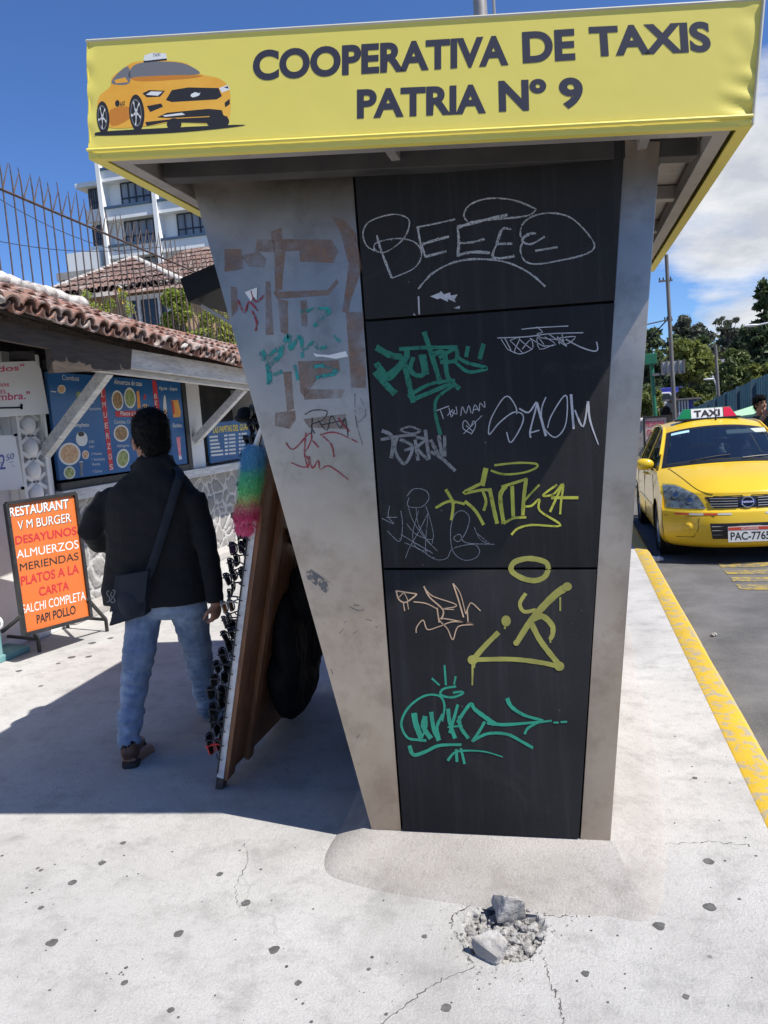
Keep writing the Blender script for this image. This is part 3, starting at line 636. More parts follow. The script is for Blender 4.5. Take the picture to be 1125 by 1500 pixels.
def f(p):
    A = lambda l, w=7, **k: p.stroke(l, w, 0, **k)
    A([(95, 210), (195, 225)], 6); A([(98, 212), (110, 250), (140, 265), (180, 240), (195, 225)]); A([(130, 260), (138, 305)], 5); A([(150, 260), (156, 298)], 4); A([(112, 240), (135, 222), (155, 262)], 4); A([(180, 262), (240, 270), (295, 298)], 5); A([(228, 188), (255, 240), (318, 300), (310, 345)], 7)
    A([(230, 195), (270, 235), (370, 270), (375, 285), (320, 295), (370, 298)], 5); A([(290, 290), (300, 360)], 6); A([(365, 175), (390, 250), (415, 335)], 7); A([(370, 180), (400, 225), (425, 320)], 4); A([(425, 320), (440, 280), (455, 268), (495, 305)], 5); A([(432, 300), (436, 355)], 6)
    A([(192, 408), (195, 380), (225, 348), (245, 392), (300, 378), (370, 355), (465, 368), (390, 378), (365, 440), (340, 390), (305, 340), (465, 368)], 5)
graf(low, 'thin peach marker tag with sharp points', [M['g_peach']], f, Z3, S3)
def f(p):
    A = lambda l, w=26, **k: p.stroke(l, w, 0, jit=.06, n=7, **k)
    A([(815, 110), (800, 75), (725, 58), (655, 75), (640, 115), (690, 150), (750, 162), (795, 145), (815, 110)], 25)
    A([(905, 190), (850, 225), (775, 300), (725, 360), (665, 455)], 32, taper=(1.2, .8)); A([(708, 222), (680, 270), (700, 308), (755, 300)], 18); p.ell(903, 190, 22, 20, 0, .002); p.ell(663, 455, 14, 14, 0, .002)
    A([(735, 345), (785, 330), (830, 370), (835, 410), (822, 440)], 24, taper=(1.3, .8)); A([(822, 430), (824, 455)], 8); A([(735, 365), (780, 450), (870, 565)], 26); A([(878, 570), (780, 548), (640, 532), (455, 535)], 22); A([(455, 540), (515, 470), (580, 405)], 18, taper=(1.4, 1.3))
    p.ell(458, 535, 24, 22, 0, .0021); p.ell(866, 565, 23, 22, 0, .0021); p.ell(615, 352, 22, 26, 0, .002); A([(612, 372), (608, 390)], 9); A([(870, 240), (870, 305)], 8); A([(458, 545), (456, 655)], 10, taper=(1.2, .7)); A([(746, 360), (748, 410)], 7); A([(468, 550), (466, 572)], 6)
graf(low, 'olive spray paint figure with a ring, an arrow and a triangle', [M['g_spray']], f, Z3, S3)
def f(p):
    A = lambda l, w=13, **k: p.stroke(l, w, 0, jit=.1, **k)
    A([(325, 560), (332, 655)], 10); A([(265, 622), (302, 655)], 9); A([(378, 612), (370, 652)], 9); A([(380, 660), (320, 672), (308, 700), (360, 712), (408, 695), (405, 685), (365, 690)], 11)
    A([(315, 825), (325, 750), (300, 705), (230, 705), (155, 760), (122, 835), (150, 900), (205, 912), (240, 915)], 9, taper=(1, 1.4)); A([(182, 785), (190, 835), (215, 905)], 26); A([(235, 800), (225, 850), (262, 905)], 22); A([(215, 905), (240, 850), (238, 800)], 10); A([(262, 780), (275, 860), (300, 915)], 20); A([(318, 790), (290, 850), (300, 900)], 14)
    A([(342, 765), (350, 830), (375, 905)], 18); A([(388, 745), (350, 880)], 14); A([(395, 800), (400, 850), (438, 905)], 16); A([(340, 852), (410, 845)], 9); A([(385, 830), (445, 745), (470, 770), (540, 822), (560, 838)], 17, taper=(.8, 1.4))
    A([(515, 825), (490, 870), (455, 920)], 13); A([(525, 830), (600, 840), (720, 832), (830, 822)], 12, taper=(1.4, .9)); A([(460, 915), (530, 882), (620, 885), (690, 920), (742, 950)], 14); A([(620, 715), (640, 755), (700, 795), (790, 820)], 18, taper=(1.2, .6)); A([(775, 825), (720, 855), (702, 885)], 12)
    A([(838, 830), (862, 830)], 10); A([(872, 828), (902, 826)], 10); A([(160, 938), (180, 982), (240, 965), (300, 938), (405, 934)], 14, taper=(1.4, .8)); A([(340, 1010), (375, 970), (440, 962), (520, 968), (600, 992)], 11, taper=(1.2, .4)); A([(380, 955), (384, 1015)], 14); A([(402, 950), (420, 1025)], 12)
graf(low, 'mint green marker tag with a crown and a forked tail', [M['g_mint']], f, Z3, S3)
# scuffs, residue and tags on the left steel
SF = Plane((0, YF, 0), (0, -1, 0)); Z4, S4 = (270, 230), .3268
p = Print(SF, Z4[0], Z4[1], S4, .0008)
for q in ([(180, 410), (260, 415), (262, 500), (185, 515)], [(255, 440), (330, 425), (365, 455), (362, 498), (290, 490)], [(330, 370), (400, 375), (410, 430), (322, 425)], [(385, 330), (440, 315), (445, 420), (395, 415)], [(440, 370), (660, 365), (690, 420), (675, 470), (520, 470), (515, 420), (440, 430)], [(405, 420), (450, 420), (440, 600), (410, 605)], [(655, 270), (720, 285), (770, 340), (795, 500), (745, 640), (735, 700), (710, 690), (740, 480), (700, 330)], [(360, 555), (385, 560), (400, 800), (365, 800)], [(420, 640), (468, 640), (470, 800), (430, 790)], [(400, 605), (640, 595), (680, 545), (690, 560), (650, 620), (410, 640)], [(520, 640), (550, 640), (552, 760), (530, 755)], [(720, 700), (800, 690), (815, 1030), (745, 1030)], [(510, 920), (690, 915), (700, 960), (600, 1000), (540, 1080), (520, 1060)], [(530, 1045), (720, 1040), (700, 1080), (540, 1085)], [(405, 1150), (500, 1135), (500, 1180), (470, 1215), (410, 1205)], [(530, 1170), (720, 1150), (730, 1220), (560, 1210)], [(440, 960), (480, 960), (490, 1130), (465, 1140)], [(210, 580), (240, 580), (245, 690), (215, 720)]):
    p.poly([(x+random.uniform(-5, 5), y+random.uniform(-5, 5)) for x, y in q], 0, random.uniform(0, .0005))
p.done('residue', [M['g_brown']], sl)['label'] = 'brown smears of glue residue and rust'
p = Print(SF, Z4[0], Z4[1], S4, .0022); A = p.lines
A([[(345, 870), (375, 920), (380, 1020)], [(345, 870), (360, 910), (420, 860), (430, 890), (385, 930)], [(375, 900), (385, 1020)]], 22, 0, jit=.3); A([[(435, 870), (450, 830), (470, 800), (475, 870)], [(480, 860), (510, 810), (525, 820), (530, 900)], [(535, 870), (580, 830), (600, 860), (640, 850)], [(560, 950), (620, 935), (690, 965)], [(590, 990), (680, 970)], [(670, 800), (700, 830)], [(520, 700), (600, 680), (650, 690), (580, 760)], [(400, 980), (440, 960)], [(495, 930), (510, 1000)]], 17, 0, jit=.3)
p.done('graffiti', [M['g_teal']], sl)['label'] = 'half scrubbed teal tag'
p = Print(SF, Z4[0], Z4[1], S4, .003); A = p.lines
A([[(455, 1280), (490, 1310), (560, 1240), (570, 1265), (545, 1320)], [(545, 1235), (540, 1330), (555, 1395)], [(575, 1270), (605, 1305)], [(480, 1370), (530, 1390), (560, 1380), (550, 1340)], [(560, 1340), (575, 1395), (600, 1360), (610, 1400), (650, 1385), (735, 1445)], [(610, 1245), (680, 1235), (780, 1280)], [(620, 1250), (660, 1290), (672, 1345)]], 6, 0, jit=.3); A([[(240, 640), (270, 700), (290, 650), (330, 690)], [(300, 600), (320, 650), (360, 620)], [(305, 690), (325, 740), (320, 780)], [(690, 1170), (740, 1230)]], 7, 0, jit=.4)
A([[(540, 1155), (580, 1135), (640, 1140), (620, 1180), (570, 1200), (585, 1240)], [(600, 1180), (640, 1225), (660, 1160), (700, 1215), (720, 1170), (735, 1250)], [(575, 1170), (570, 1245)], [(620, 1200), (720, 1180)]], 4, 1, jit=.3)
A([[(765, 1060), (770, 1180), (800, 1290)], [(790, 1080), (815, 1150), (780, 1190)], [(770, 1120), (812, 1130)]], 5, 2, jit=.4)
p.poly([(272, 606), (328, 585), (326, 640), (310, 625), (300, 648)], 3); p.poly([(578, 878), (600, 885), (650, 888), (725, 870), (735, 895), (680, 905), (620, 895), (590, 895)], 3, .0004)
p.done('graffiti', [M['g_red'], M['inkblack'], M['g_grit'], M['inkwhite']], sl)['label'] = 'red and black scribbles with torn sticker scraps'
p = Print(SF, 280, 820, .28, .0009)
p.poly([(598, 55), (628, 50), (742, 128), (705, 175), (608, 100)], 0)
for l in ([(830, 245), (870, 265), (905, 262)], [(845, 235), (880, 240)], [(915, 310), (945, 320)], [(775, 385), (800, 360)], [(845, 385), (880, 370)], [(865, 935), (880, 915)], [(920, 970), (926, 955)], [(730, 570), (745, 610)], [(870, 1060), (885, 1070)], [(800, 330), (815, 318)], [(960, 345), (975, 355)]): p.stroke(l, 5, 0, jit=.5)
p.done('residue', [M['g_grit']], sl)['label'] = 'grey torn sticker remains'

# --- canopy
TLB, TRB = ony(130, 232, 2.28), ony(1102, 183, 2.48)
TLT, TRT = ony(127, 62, 2.28), ony(1118, 1, 2.48)
RBR = ony(958, 397, 5.06); RBL = Vector((TLB.x-.02, 4.86, 2.41))
up = Vector((0, 0, .315)); BCK = RBR-TRB
def cp(s, t, h=0.): return (TLB.lerp(TRB, s)).lerp(RBL.lerp(RBR, s), t) + Vector((0, 0, h))
canopy = kiosk
def grid_face(name, fn, nu, nv, mat, th, bump=None):
    bm = B(); g = [[bm.verts.new(fn(i/nu, j/nv)) for i in range(nu+1)] for j in range(nv+1)]
    for j in range(nv):
        for i in range(nu): bm.faces.new((g[j][i], g[j][i+1], g[j+1][i+1], g[j+1][i]))
    bm.normal_update(); fs_ = list(bm.faces); off_ = {v: v.co-v.normal*th for v in bm.verts}; vs2 = {v: bm.verts.new(c) for v, c in off_.items()}; bd_ = [e for e in bm.edges if len(e.link_faces) == 1]
    for f_ in fs_: bm.faces.new([vs2[v] for v in reversed(f_.verts)])
    for e in bd_: a, b = e.verts; bm.faces.new((a, b, vs2[b], vs2[a]))
    return obj(name, bm, mat, canopy, smooth=55)
nrm = (TRB-TLB).cross(TLT-TLB).normalized()       # towards the street corner where we stand
if nrm.y > 0: nrm = -nrm
BAN = Plane(TLB, nrm)
def front(u, v):
    p = (TLB.lerp(TRB, u)).lerp(TLT.lerp(TRT, u), v)
    d = 0.
    e = max(0, (u-.945)/.055); d += e*.007*math.sin((v*1.3+u*2.2)*26)*max(0, .55-v)/.55 + e*.003*noise.noise(Vector((u*40, v*7, 0)))
    e = max(0, (.012-u)/.012); d += e*.003*math.sin(v*24)
    e = max(0, (.09-v)/.09); d += e*.0015*noise.noise(Vector((u*60, 0, 3)))-.002*(v < .075)*(v > .03)
    return p+nrm*(d*1.)
BOFF = .0004
bf = grid_face('banner', front, 150, 36, M['vinyl'], .004)
def side(a, b, at, bt):
    def f(u, v):
        p = a.lerp(b, u).lerp(at.lerp(bt, u), v); n = (b-a).cross(Vector((0, 0, 1))).normalized(); return p+n*.006*noise.noise(Vector((u*9, v*3, 7)))
    return f
RTR, RTL = RBR+up, RBL+up
grid_face('side_banner', side(TRB, RBR, TRT, RTR), 40, 8, M['vinyl'], .004); grid_face('side_banner', side(RBL, TLB, RTL, TLT), 40, 8, M['vinyl'], .004); grid_face('side_banner', side(RBR, RBL, RTR, RTL), 20, 8, M['vinyl'], .004)
bm = B(); dn = Vector((0, .012, -.016)); prism(bm, [TLT+dn, TRT+dn, RTR+Vector((0, -.02, -.016)), RTL+Vector((0, -.02, -.016))], (0, 0, -.02)); obj('roof_sheet', bm, M['frame'], canopy)
bm = B()
for a, b in ((TLT, TRT), (TRT, RTR), (TLT, RTL)): tube(bm, [a+Vector((0, 0, .004)), b+Vector((0, 0, .004))], .0042, 8)
tube(bm, [TRB+nrm*.004, TRT+nrm*.004], .0045, 8)
obj('edge_trim', bm, M['trim'], canopy, smooth=True)
bm = B(); prism(bm, [cp(.02, .02, .075), cp(.98, .02, .075), cp(.98, .98, .075), cp(.02, .98, .075)], (0, 0, .02)); obj('soffit', bm, M['soffit'], canopy)
bm = B(); e = .022
for a, b in ((cp(.045, .024, .026), cp(.955, .024, .026)), (cp(.036, .012, .026), cp(.036, .985, .026)), (cp(.964, .012, .026), cp(.964, .985, .026)), (cp(.045, .976, .026), cp(.955, .976, .026))): beam(bm, a, b, .045, .05)
for t in (.36, .60, .80, .93): beam(bm, cp(.02, t, .045), cp(.98, t, .045), .05, .05)
for s in (.46, .86): beam(bm, cp(s, .02, .05), cp(s, .12, .05), .03, .045)
beam(bm, cp(.90, .13, .05), cp(.90, .98, .05), .012, .05)
obj('canopy_frame', bm, M['frame'], canopy, bevel=.003)
bm = B()
for a, b, o_ in ((cp(.0, 0), cp(1, 0), Vector((0, .014, 0))), (cp(0, 0), cp(0, 1), Vector((.018, 0, 0))), (cp(1, 0), cp(1, 1), Vector((-.018, 0, 0)))): beam(bm, a+o_+Vector((0, 0, .0)), b+o_, abs(o_.x+o_.y)*2, .006)
obj('banner_hem', bm, M['vinyl'], canopy)
bm = B(); beam(bm, cp(.055, .112, .030), cp(.945, .122, .030), .07, .055); obj('cross_beam', bm, M['darkbeam'], canopy, bevel=.003)  # beam coloured dark to stand in for the shade under the canopy
bm = B(); a, b = TLB+nrm*.006, TRB+nrm*.006
tube(bm, [a+Vector((0, 0, .022)), b+Vector((0, 0, .022))], .005, 6); obj('banner_cord', bm, M['vinyl'], canopy, smooth=True)
# printed lettering and the printed cab
p = Print(BAN, 0, 0, 1, BOFF)
p.text('COOPERATIVA', (370.5, 119), (745, 96), (370.5, 74), 0, bold=.040); p.text('DE', (766, 93), (843, 88), (764.5, 47), 0, bold=.040); p.text('TAXIS', (865, 84), (1042, 76), (862, 39), 0, bold=.040)
p.text('PATRIA', (523, 174), (712, 166), (523, 131), 0, bold=.040); p.text('Nº', (731, 164), (801, 161), (730, 118), 0, bold=.040); p.text('9', (820, 160), (855, 159), (818, 114), 0, bold=.040)
p.done('lettering', [M['ink']], bf)
p = Print(BAN, 110, 0, .4889, BOFF); p.ls = .22
CO, CS, DK, GL, LT = range(5)
p.smooth([(60, 402), (110, 392), (480, 374), (470, 382), (300, 398), (90, 407)], DK)
p.smooth([(68, 330), (72, 290), (105, 260), (112, 232), (150, 202), (180, 186), (250, 181), (320, 186), (350, 200), (375, 222), (430, 235), (460, 262), (466, 310), (462, 352), (440, 372), (300, 366), (215, 378), (105, 382), (85, 340)], CO, .0003)
p.smooth([(110, 250), (130, 218), (160, 200), (162, 250)], GL, .0006); p.smooth([(168, 236), (172, 200), (215, 186), (300, 186), (345, 198), (372, 222), (280, 226)], GL, .0006)
p.smooth([(105, 330), (160, 320), (165, 355), (110, 378)], CS, .0006, 3); p.smooth([(175, 232), (285, 226), (380, 226), (340, 236), (200, 244)], CS, .0007)
p.poly([(118, 240), (150, 232), (160, 246), (122, 250)], CO, .0009)
p.poly([(272, 300), (290, 270), (340, 262), (430, 264), (440, 288), (425, 298), (290, 306)], DK, .0006); p.poly([(202, 280), (222, 270), (270, 272), (255, 290), (215, 292)], DK, .0006); p.poly([(212, 284), (228, 274), (262, 275), (248, 287)], LT, .0009); p.poly([(432, 264), (458, 254), (464, 268), (440, 278)], LT, .0009); p.poly([(446, 262), (458, 258), (460, 266)], DK, .0012)
p.poly([(215, 318), (258, 310), (264, 320), (225, 336)], DK, .0006); p.poly([(448, 308), (463, 296), (464, 312), (450, 322)], DK, .0006); p.poly([(245, 352), (275, 338), (400, 326), (440, 330), (445, 346), (280, 354)], DK, .0006); p.poly([(262, 346), (320, 338), (330, 344), (270, 350)], LT, .0009); p.poly([(210, 366), (300, 356), (455, 348), (462, 362), (440, 370), (270, 366), (215, 378)], DK, .0008)
for x, y, rx, ry in ((84, 352, 19, 49), (185, 338, 23, 55)): p.ell(x, y, rx, ry, DK, .0010, -4); p.ell(x-2, y, rx*.72, ry*.76, 3, .0013, -4); p.ell(x-2, y, rx*.62, ry*.66, DK, .0016, -4); [p.poly([(x-2+rx*.1*math.cos(a+1.57), y+ry*.1*math.sin(a+1.57)), (x-2+rx*.66*math.cos(a-.12), y+ry*.7*math.sin(a-.12)), (x-2+rx*.66*math.cos(a+.12), y+ry*.7*math.sin(a+.12)), (x-2-rx*.1*math.cos(a+1.57), y-ry*.1*math.sin(a+1.57))], LT, .0019) for a in [k*1.257+.4 for k in range(5)]]
p.ell(297, 372, 22, 18, DK, .0004); p.ell(428, 364, 34, 22, DK, .0004)
p.poly([(348, 282), (360, 276), (372, 280), (376, 276), (372, 286), (362, 290), (352, 292), (346, 288)], LT, .0010)
p.poly([(205, 182), (208, 166), (232, 158), (272, 160), (276, 176), (268, 180)], LT, .0006); p.poly([(205, 183), (275, 175), (275, 181), (206, 188)], DK, .0007)
p.text('TAXI', (233, 171), (255, 168), (233, 161), DK, .0016); p.ell(127, 310, 7, 10, DK, .0012); p.text('AXI', (134, 320), (149, 316), (134, 306), DK, .0016, .02)
p.done('printed_car', [M['carorange'], M['carshade'], M['inkblack'], M['cargrey'], M['carlight']], bf)['label'] = 'printed picture of an orange yellow sports car with a TAXI roof sign'
# vent pipe on the roof
bm = B(); c = ony(703, 3, 3.5); tube(bm, [(c.x, 3.5, 2.6), (c.x, 3.5, 3.3)], .028, 14); tube(bm, [(c.x+.055, 3.5, 2.6), (c.x+.055, 3.5, 3.24)], .006, 6); obj('vent_pipe', bm, M['frame'], kiosk, smooth=True)
# counter flap propped open on the far side
A0, A1, B0, B1 = ony(263, 408, 3.0), ony(275, 443, 3.0), ony(312, 387, 3.0), ony(323, 427, 3.0)
d = (B0-A0)*2.2; fl = [A0, A0+d, A1+(B1-A1)*2.05+Vector((0, 0, .03)), A1]
bm = B(); prism(bm, fl, (0, 1.35, 0)); obj('hatch_flap', bm, [M['flap']], kiosk, bevel=.004)
bm = B(); beam(bm, A1+Vector((.02, .08, -.005)), Vector((-1.10, 3.1, 1.85)), .014, .014); obj('flap_stay', bm, M['frame'], kiosk)
# ------------------------------------------------------------------ restaurant on the left
WX = -4.25
rest = thing('restaurant', 'low white restaurant with clay tile eave, rubble stone base and blue menu windows', 'restaurant', (-4.4, 7, 0))
def ze(y): return 2.375-.047*(min(y, 8)-4.2)-.012*max(0, y-8)
def zr(y): return 2.93-.05*(y-6) if y < 8 else 2.83-.022*(y-8)-.0
bm = B(); box2(bm, (-8.5, 2.2, 0), (-4.75, 14.5, 2.35)); prism(bm, [(-4.50, 3.2, 1.7), (-4.50, 5.49, 1.7), (-4.50, 5.49, 2.72), (-4.50, 3.2, 2.87)], (-.24, 0, 0)); box2(bm, (-4.74, 2.2, 0), (-4.30, 5.49, 1.695)); obj('wall', bm, M['plaster'], rest)
bm = B(); bmesh.ops.create_grid(bm, x_segments=2, y_segments=2, size=1); bm.clear()
# stone base with an uneven face
nu, nv = 130, 16
g = [[bm.verts.new((WX-.04+.022*noise.noise(Vector((0, (5.6+8.8*i/nu)*3.2, j*.35)))*(0 < j < nv), 5.6+8.8*i/nu, 1.075*j/nv)) for i in range(nu+1)] for j in range(nv+1)]
for j in range(nv):
    for i in range(nu): bm.faces.new((g[j][i], g[j][i+1], g[j+1][i+1], g[j+1][i]))
obj('stone_base', bm, M['stone'], rest, smooth=60)
bm = B(); prism(bm, [(WX-.06, 5.96, 0), (WX+.07, 5.96, 0), (WX+.06, 5.96, .07), (WX-.03, 5.96, .13)], (0, 8.4, 0)); obj('curb', bm, M['plinth'], rest, bevel=.01)
bm = B(); box2(bm, (-4.6, 5.965, 1.06), (WX+.10, 14.4, 1.155)); obj('sill', bm, M['woodwhite'], rest, bevel=.006)
for y0, y1 in ((5.495, 5.96), (8.44, 8.90), (10.9, 11.3), (13.5, 13.9)):
    bm = B(); box2(bm, (-4.7, y0, 1.156 if y0 > 6 else 0), (WX+.02, y1, ze(y0)-.02)); obj('pillar', bm, M['plaster'], rest, bevel=.008)
bm = B(); box2(bm, (-4.749, 5.50, 1.157), (-4.701, 14.3, 2.62)); obj('dark_interior', bm, M['darkbeam'], rest)  # near-black slab standing in for the unlit room behind the openings
# moulded breeze-block column
CX = WX+.022; bm = B(); y0, y1 = 5.51, 5.85
box2(bm, (CX, y0, .72), (CX+.05, y0+.035, 1.80)); box2(bm, (CX, y1-.035, .72), (CX+.05, y1, 1.80)); yc = (y0+y1)/2
for k in range(6):
    z = .80+.185*k; ball(bm, (CX+.012, yc, z), (.055, .086, .082), u=20, v=12)
    for s in (-1, 1):
        beam(bm, (CX+.02, yc+s*.012, z+.092), (CX+.02, yc+s*.135, z+.03), .028, .03); beam(bm, (CX+.02, yc+s*.012, z+.092), (CX+.02, yc+s*.135, z+.155), .028, .03)
obj('carved_column', bm, M['plaster'], rest, smooth=40)
# eave: rafters, boards, braces
bm = B()
for k in range(24): y = 3.7+.46*k; beam(bm, (-3.50, y, ze(y)+.0), (-4.7, y, zr(y)-.16), .06, .075)
obj('rafters', bm, M['wooddark'], rest)
bm = B(); prism(bm, [(-3.24, 3.4, ze(3.4)-.022), (-3.24, 13.8, ze(13.8)-.022), (-4.7, 13.8, zr(13.8)-.11), (-4.7, 3.4, zr(3.4)-.11)], (0, 0, -.018)); obj('roof_boards', bm, M['wooddark'], rest)
def board(name, pts, th, mat): b_ = B(); prism(b_, pts, th); obj(name, b_, mat, rest, bevel=.004)
board('eave_board', [(-3.42, 5.92, ze(5.9)-.03), (-3.42, 13.8, ze(13.8)-.03), (-3.42, 13.8, ze(13.8)-.20), (-3.42, 5.92, ze(5.9)-.185)], (.04, 0, 0), M['woodwhite'])
board('eave_board', [(-3.40, 4.86, ze(4.9)-.035), (-3.40, 5.915, ze(5.9)-.035), (-3.40, 5.86, ze(5.9)-.20), (-3.40, 4.86, ze(4.9)-.315)], (.05, 0, 0), M['wooddark'])
board('eave_board', [(-3.38, 3.4, ze(3.4)-.04), (-3.38, 4.85, ze(4.85)-.04), (-3.38, 4.85, ze(4.85)-.16), (-3.38, 3.4, ze(3.4)-.16)], (.04, 0, 0), M['wooddark'])
bm = B(); ea, eb = onx(132, 536, -3.52), onx(360, 566, -3.52); beam(bm, ea, ea.lerp(eb, 2.2), .07, .075); obj('eave_beam', bm, M['woodwhite'], rest, bevel=.005)
for y in (5.85, 8.64, 11.1):
    bm = B(); beam(bm, (WX+.03, y, 1.47), (-3.56, y, ea.lerp(eb, (y-ea.y)/(eb.y-ea.y)).z-.02), .085, .10, up=(0, 1, 0)); obj('brace', bm, M['woodwhite'], rest, bevel=.006)
# barrel tiles
def barrel(bm, p0, p1, r0, r1, upn, along, conv=1, seg=7, th=.012):
    outer, inner = [], []
    for p, r in ((p0, r0), (p1, r1)):
        o_, i_ = [], []
        for k in range(seg+1):
            a = math.pi*k/seg; c_, s_ = math.cos(a), math.sin(a)*.78*conv
            o_.append(bm.verts.new(p+along*r*c_+upn*r*s_)); i_.append(bm.verts.new(p+along*(r-th)*c_+upn*(r*s_-th*conv)))
        outer.append(o_); inner.append(i_)
    for k in range(seg):
        bm.faces.new((outer[0][k], outer[0][k+1], outer[1][k+1], outer[1][k])); bm.faces.new((inner[0][k+1], inner[0][k], inner[1][k], inner[1][k+1]))
        bm.faces.new((outer[0][k+1], outer[0][k], inner[0][k], inner[0][k+1])); bm.faces.new((outer[1][k], outer[1][k+1], inner[1][k+1], inner[1][k]))
def tiled(bm, mo, edge, ridge, n, courses, r, lumps=0., jit=.008, seg=7):
    """edge(t), ridge(t): eave and ridge points, t in 0..1"""
    for i in range(n):
        t = (i+.5)/n; a, b = Vector(edge(t)), Vector(ridge(t)); al = (Vector(edge(min(1, t+.5/n)))-Vector(edge(max(0, t-.5/n)))).normalized()
        d = b-a; upn = al.cross(d).normalized(); upn = upn if upn.z > 0 else -upn
        t2 = min(1, (i+1.)/n); a2, b2 = Vector(edge(t2)), Vector(ridge(t2))
        for k in range(courses):
            f0, f1 = k/courses, (k+1.12)/courses; j = upn*random.uniform(-1, 1)*jit+al*random.uniform(-1, 1)*jit+d.normalized()*random.uniform(-1.5, 1.5)*jit
            barrel(bm, a+d*f0+upn*(.028+.012)+j, a+d*min(f1, 1.02)+upn*.018+j, r*1.02, r*.84, upn, al, 1, seg)
            barrel(bm, a2+(b2-a2)*f0+upn*.035+j, a2+(b2-a2)*min(f1, 1.02)+upn*.015, r*.95, r*1.05, upn, al, -1, seg)
        if mo is not None and random.random() < lumps:
            s = random.uniform(.7, 1.1); vs = ball(mo, a+upn*random.uniform(.03, .06)+d.normalized()*random.uniform(.0, .04), (.040, r*.70*s, .030*s), u=14, v=10)
            o = random.random()*50
            for v in vs: v.co += upn*.03*nz(v.co, 16, o)+d.normalized()*.04*nz(v.co, 13, o+3)
bm = B(); mo = B()
tiled(bm, mo, lambda t: (-3.2, 3.4+10.4*t, ze(3.4+10.4*t)), lambda t: (-4.68, 3.4+10.4*t, zr(3.4+10.4*t)-.03), 76, 4, .069, .22, .010)
rt = obj('roof', bm, M['tile'], rest, smooth=50)
for k in range(24):
    y = 3.4+3.7*k/23; s = 1.15; vs = ball(mo, (-4.62, y, zr(y)+.0), (.16*s, .13, .07*s), u=12, v=8)
    for v in vs: v.co.z += .03*nz(v.co, 9)
obj('roof_mortar', mo, M['mortar'], rt, smooth=50)
# ---- blue menu windows
MP = Plane((WX+.06, 6, 0), (1, 0, 0))
menu = thing('menu_poster', 'large blue illustrated menu window with red ALMUERZOS strip behind the walking man', 'menu', (-4.02, 6.8, 1.26))
bm = B(); q = [MP.at(*a) for a in ((68.5, 544.5), (264, 559.8), (274.5, 679), (87.7, 703.5))]; prism(bm, [v-Vector((.0, 0, 0)) for v in q], (-.03, 0, 0)); pb = obj('board', bm, M['menublue'], menu)
bm = B()
y0, y1, z0, z1 = q[0].y, q[1].y, min(q[2].z, q[3].z), q[0].z
fx0 = MP.p.x; box2(bm, (fx0-.035, y1+.004, z0-.09), (fx0+.012, y1+.10, z1+.02)); box2(bm, (fx0-.036, y0-.0, z0-.095), (fx0+.010, y1, z0-.008)); box2(bm, (fx0-.037, y0, z1+.022), (fx0+.014, y1+.1, z1+.10)); obj('frame', bm, M['black'], menu, bevel=.003)
p = Print(MP, 60, 520, .2133, .0015); W_, R_, F1, F2, F3, JU, PK, BK = range(8)
p.poly([(393, 146), (428, 149), (498, 786), (470, 792)], R_); p.poly([(762, 176), (790, 178), (822, 425), (790, 470)], R_); p.poly([(508, 385), (730, 382), (735, 425), (512, 425)], R_)
for i, ch in enumerate('ALMUERZOS'): t = i/8; x, y = lerp(417, 483, t), lerp(218, 790, t); p.text(ch, (x-11, y), (x+11, y-2), (x-13, y-38), W_)
for i, ch in enumerate('BEBIDAS'): t = i/7; x, y = lerp(787, 815, t), lerp(300, 620, t); p.text(ch, (x-9, y), (x+9, y-1), (x-10, y-32), W_)
p.text('Combos', (145, 172), (260, 178), (143, 138), W_); p.text('Completo', (203, 504), (330, 500), (200, 468), W_, bold=.012); p.text('Almuerzos de casa', (500, 200), (692, 214), (500, 165), W_, bold=.012); p.text('Platos a la carta', (545, 416), (725, 414), (545, 386), W_, bold=.012)
p.text('Ceviches', (502, 472), (580, 472), (502, 446), W_); p.text('Chuleta', (590, 470), (660, 470), (590, 446), W_); p.text('Llapingacho', (522, 638), (606, 636), (522, 612), W_); p.text('Aguas - Jugos', (808, 244), (935, 250), (808, 214), W_, bold=.01); p.text('Batidos', (905, 498), (968, 496), (905, 470), W_, bold=.01)
for x, y, b_ in ((290, 250, 'Café'), (290, 296, 'Jugo'), (300, 338, '1 Huevo'), (318, 380, '1 Sanduche'), (328, 606, 'Café'), (330, 640, 'Jugo'), (345, 688, '2 Huevos'), (348, 726, '1 Sanduche'), (350, 760, 'Humita'), (355, 808, '1 Carne')): p.text(b_, (x, y), (x+9*len(b_), y-3), (x, y-19), W_)
p.stroke([(68, 250), (103, 254)], 7, W_); p.stroke([(262, 735), (288, 734)], 6, W_)
def dish(x, y, rx, ry, m, a=0): p.ell(x, y, rx, ry, W_, .0006, a); p.ell(x, y, rx*.82, ry*.82, m, .0012, a)
dish(140, 235, 28, 30, F3); dish(525, 312, 40, 70, F1, -6); dish(610, 295, 40, 72, F2, -4); dish(550, 538, 52, 58, F1); dish(562, 710, 44, 66, F2, 8); dish(195, 680, 76, 78, F3); dish(305, 685, 24, 30, F3); dish(195, 808, 40, 44, F2); dish(716, 350, 22, 13, F3)
p.smooth([(245, 545), (275, 525), (310, 545), (318, 590), (300, 622), (262, 622), (240, 590)], W_, .0006); p.ell(275, 543, 22, 17, BK, .0012); p.smooth([(205, 350), (235, 345), (248, 390), (230, 440), (190, 440), (185, 400)], W_, .0006); p.ell(258, 275, 18, 24, F2, .0006)
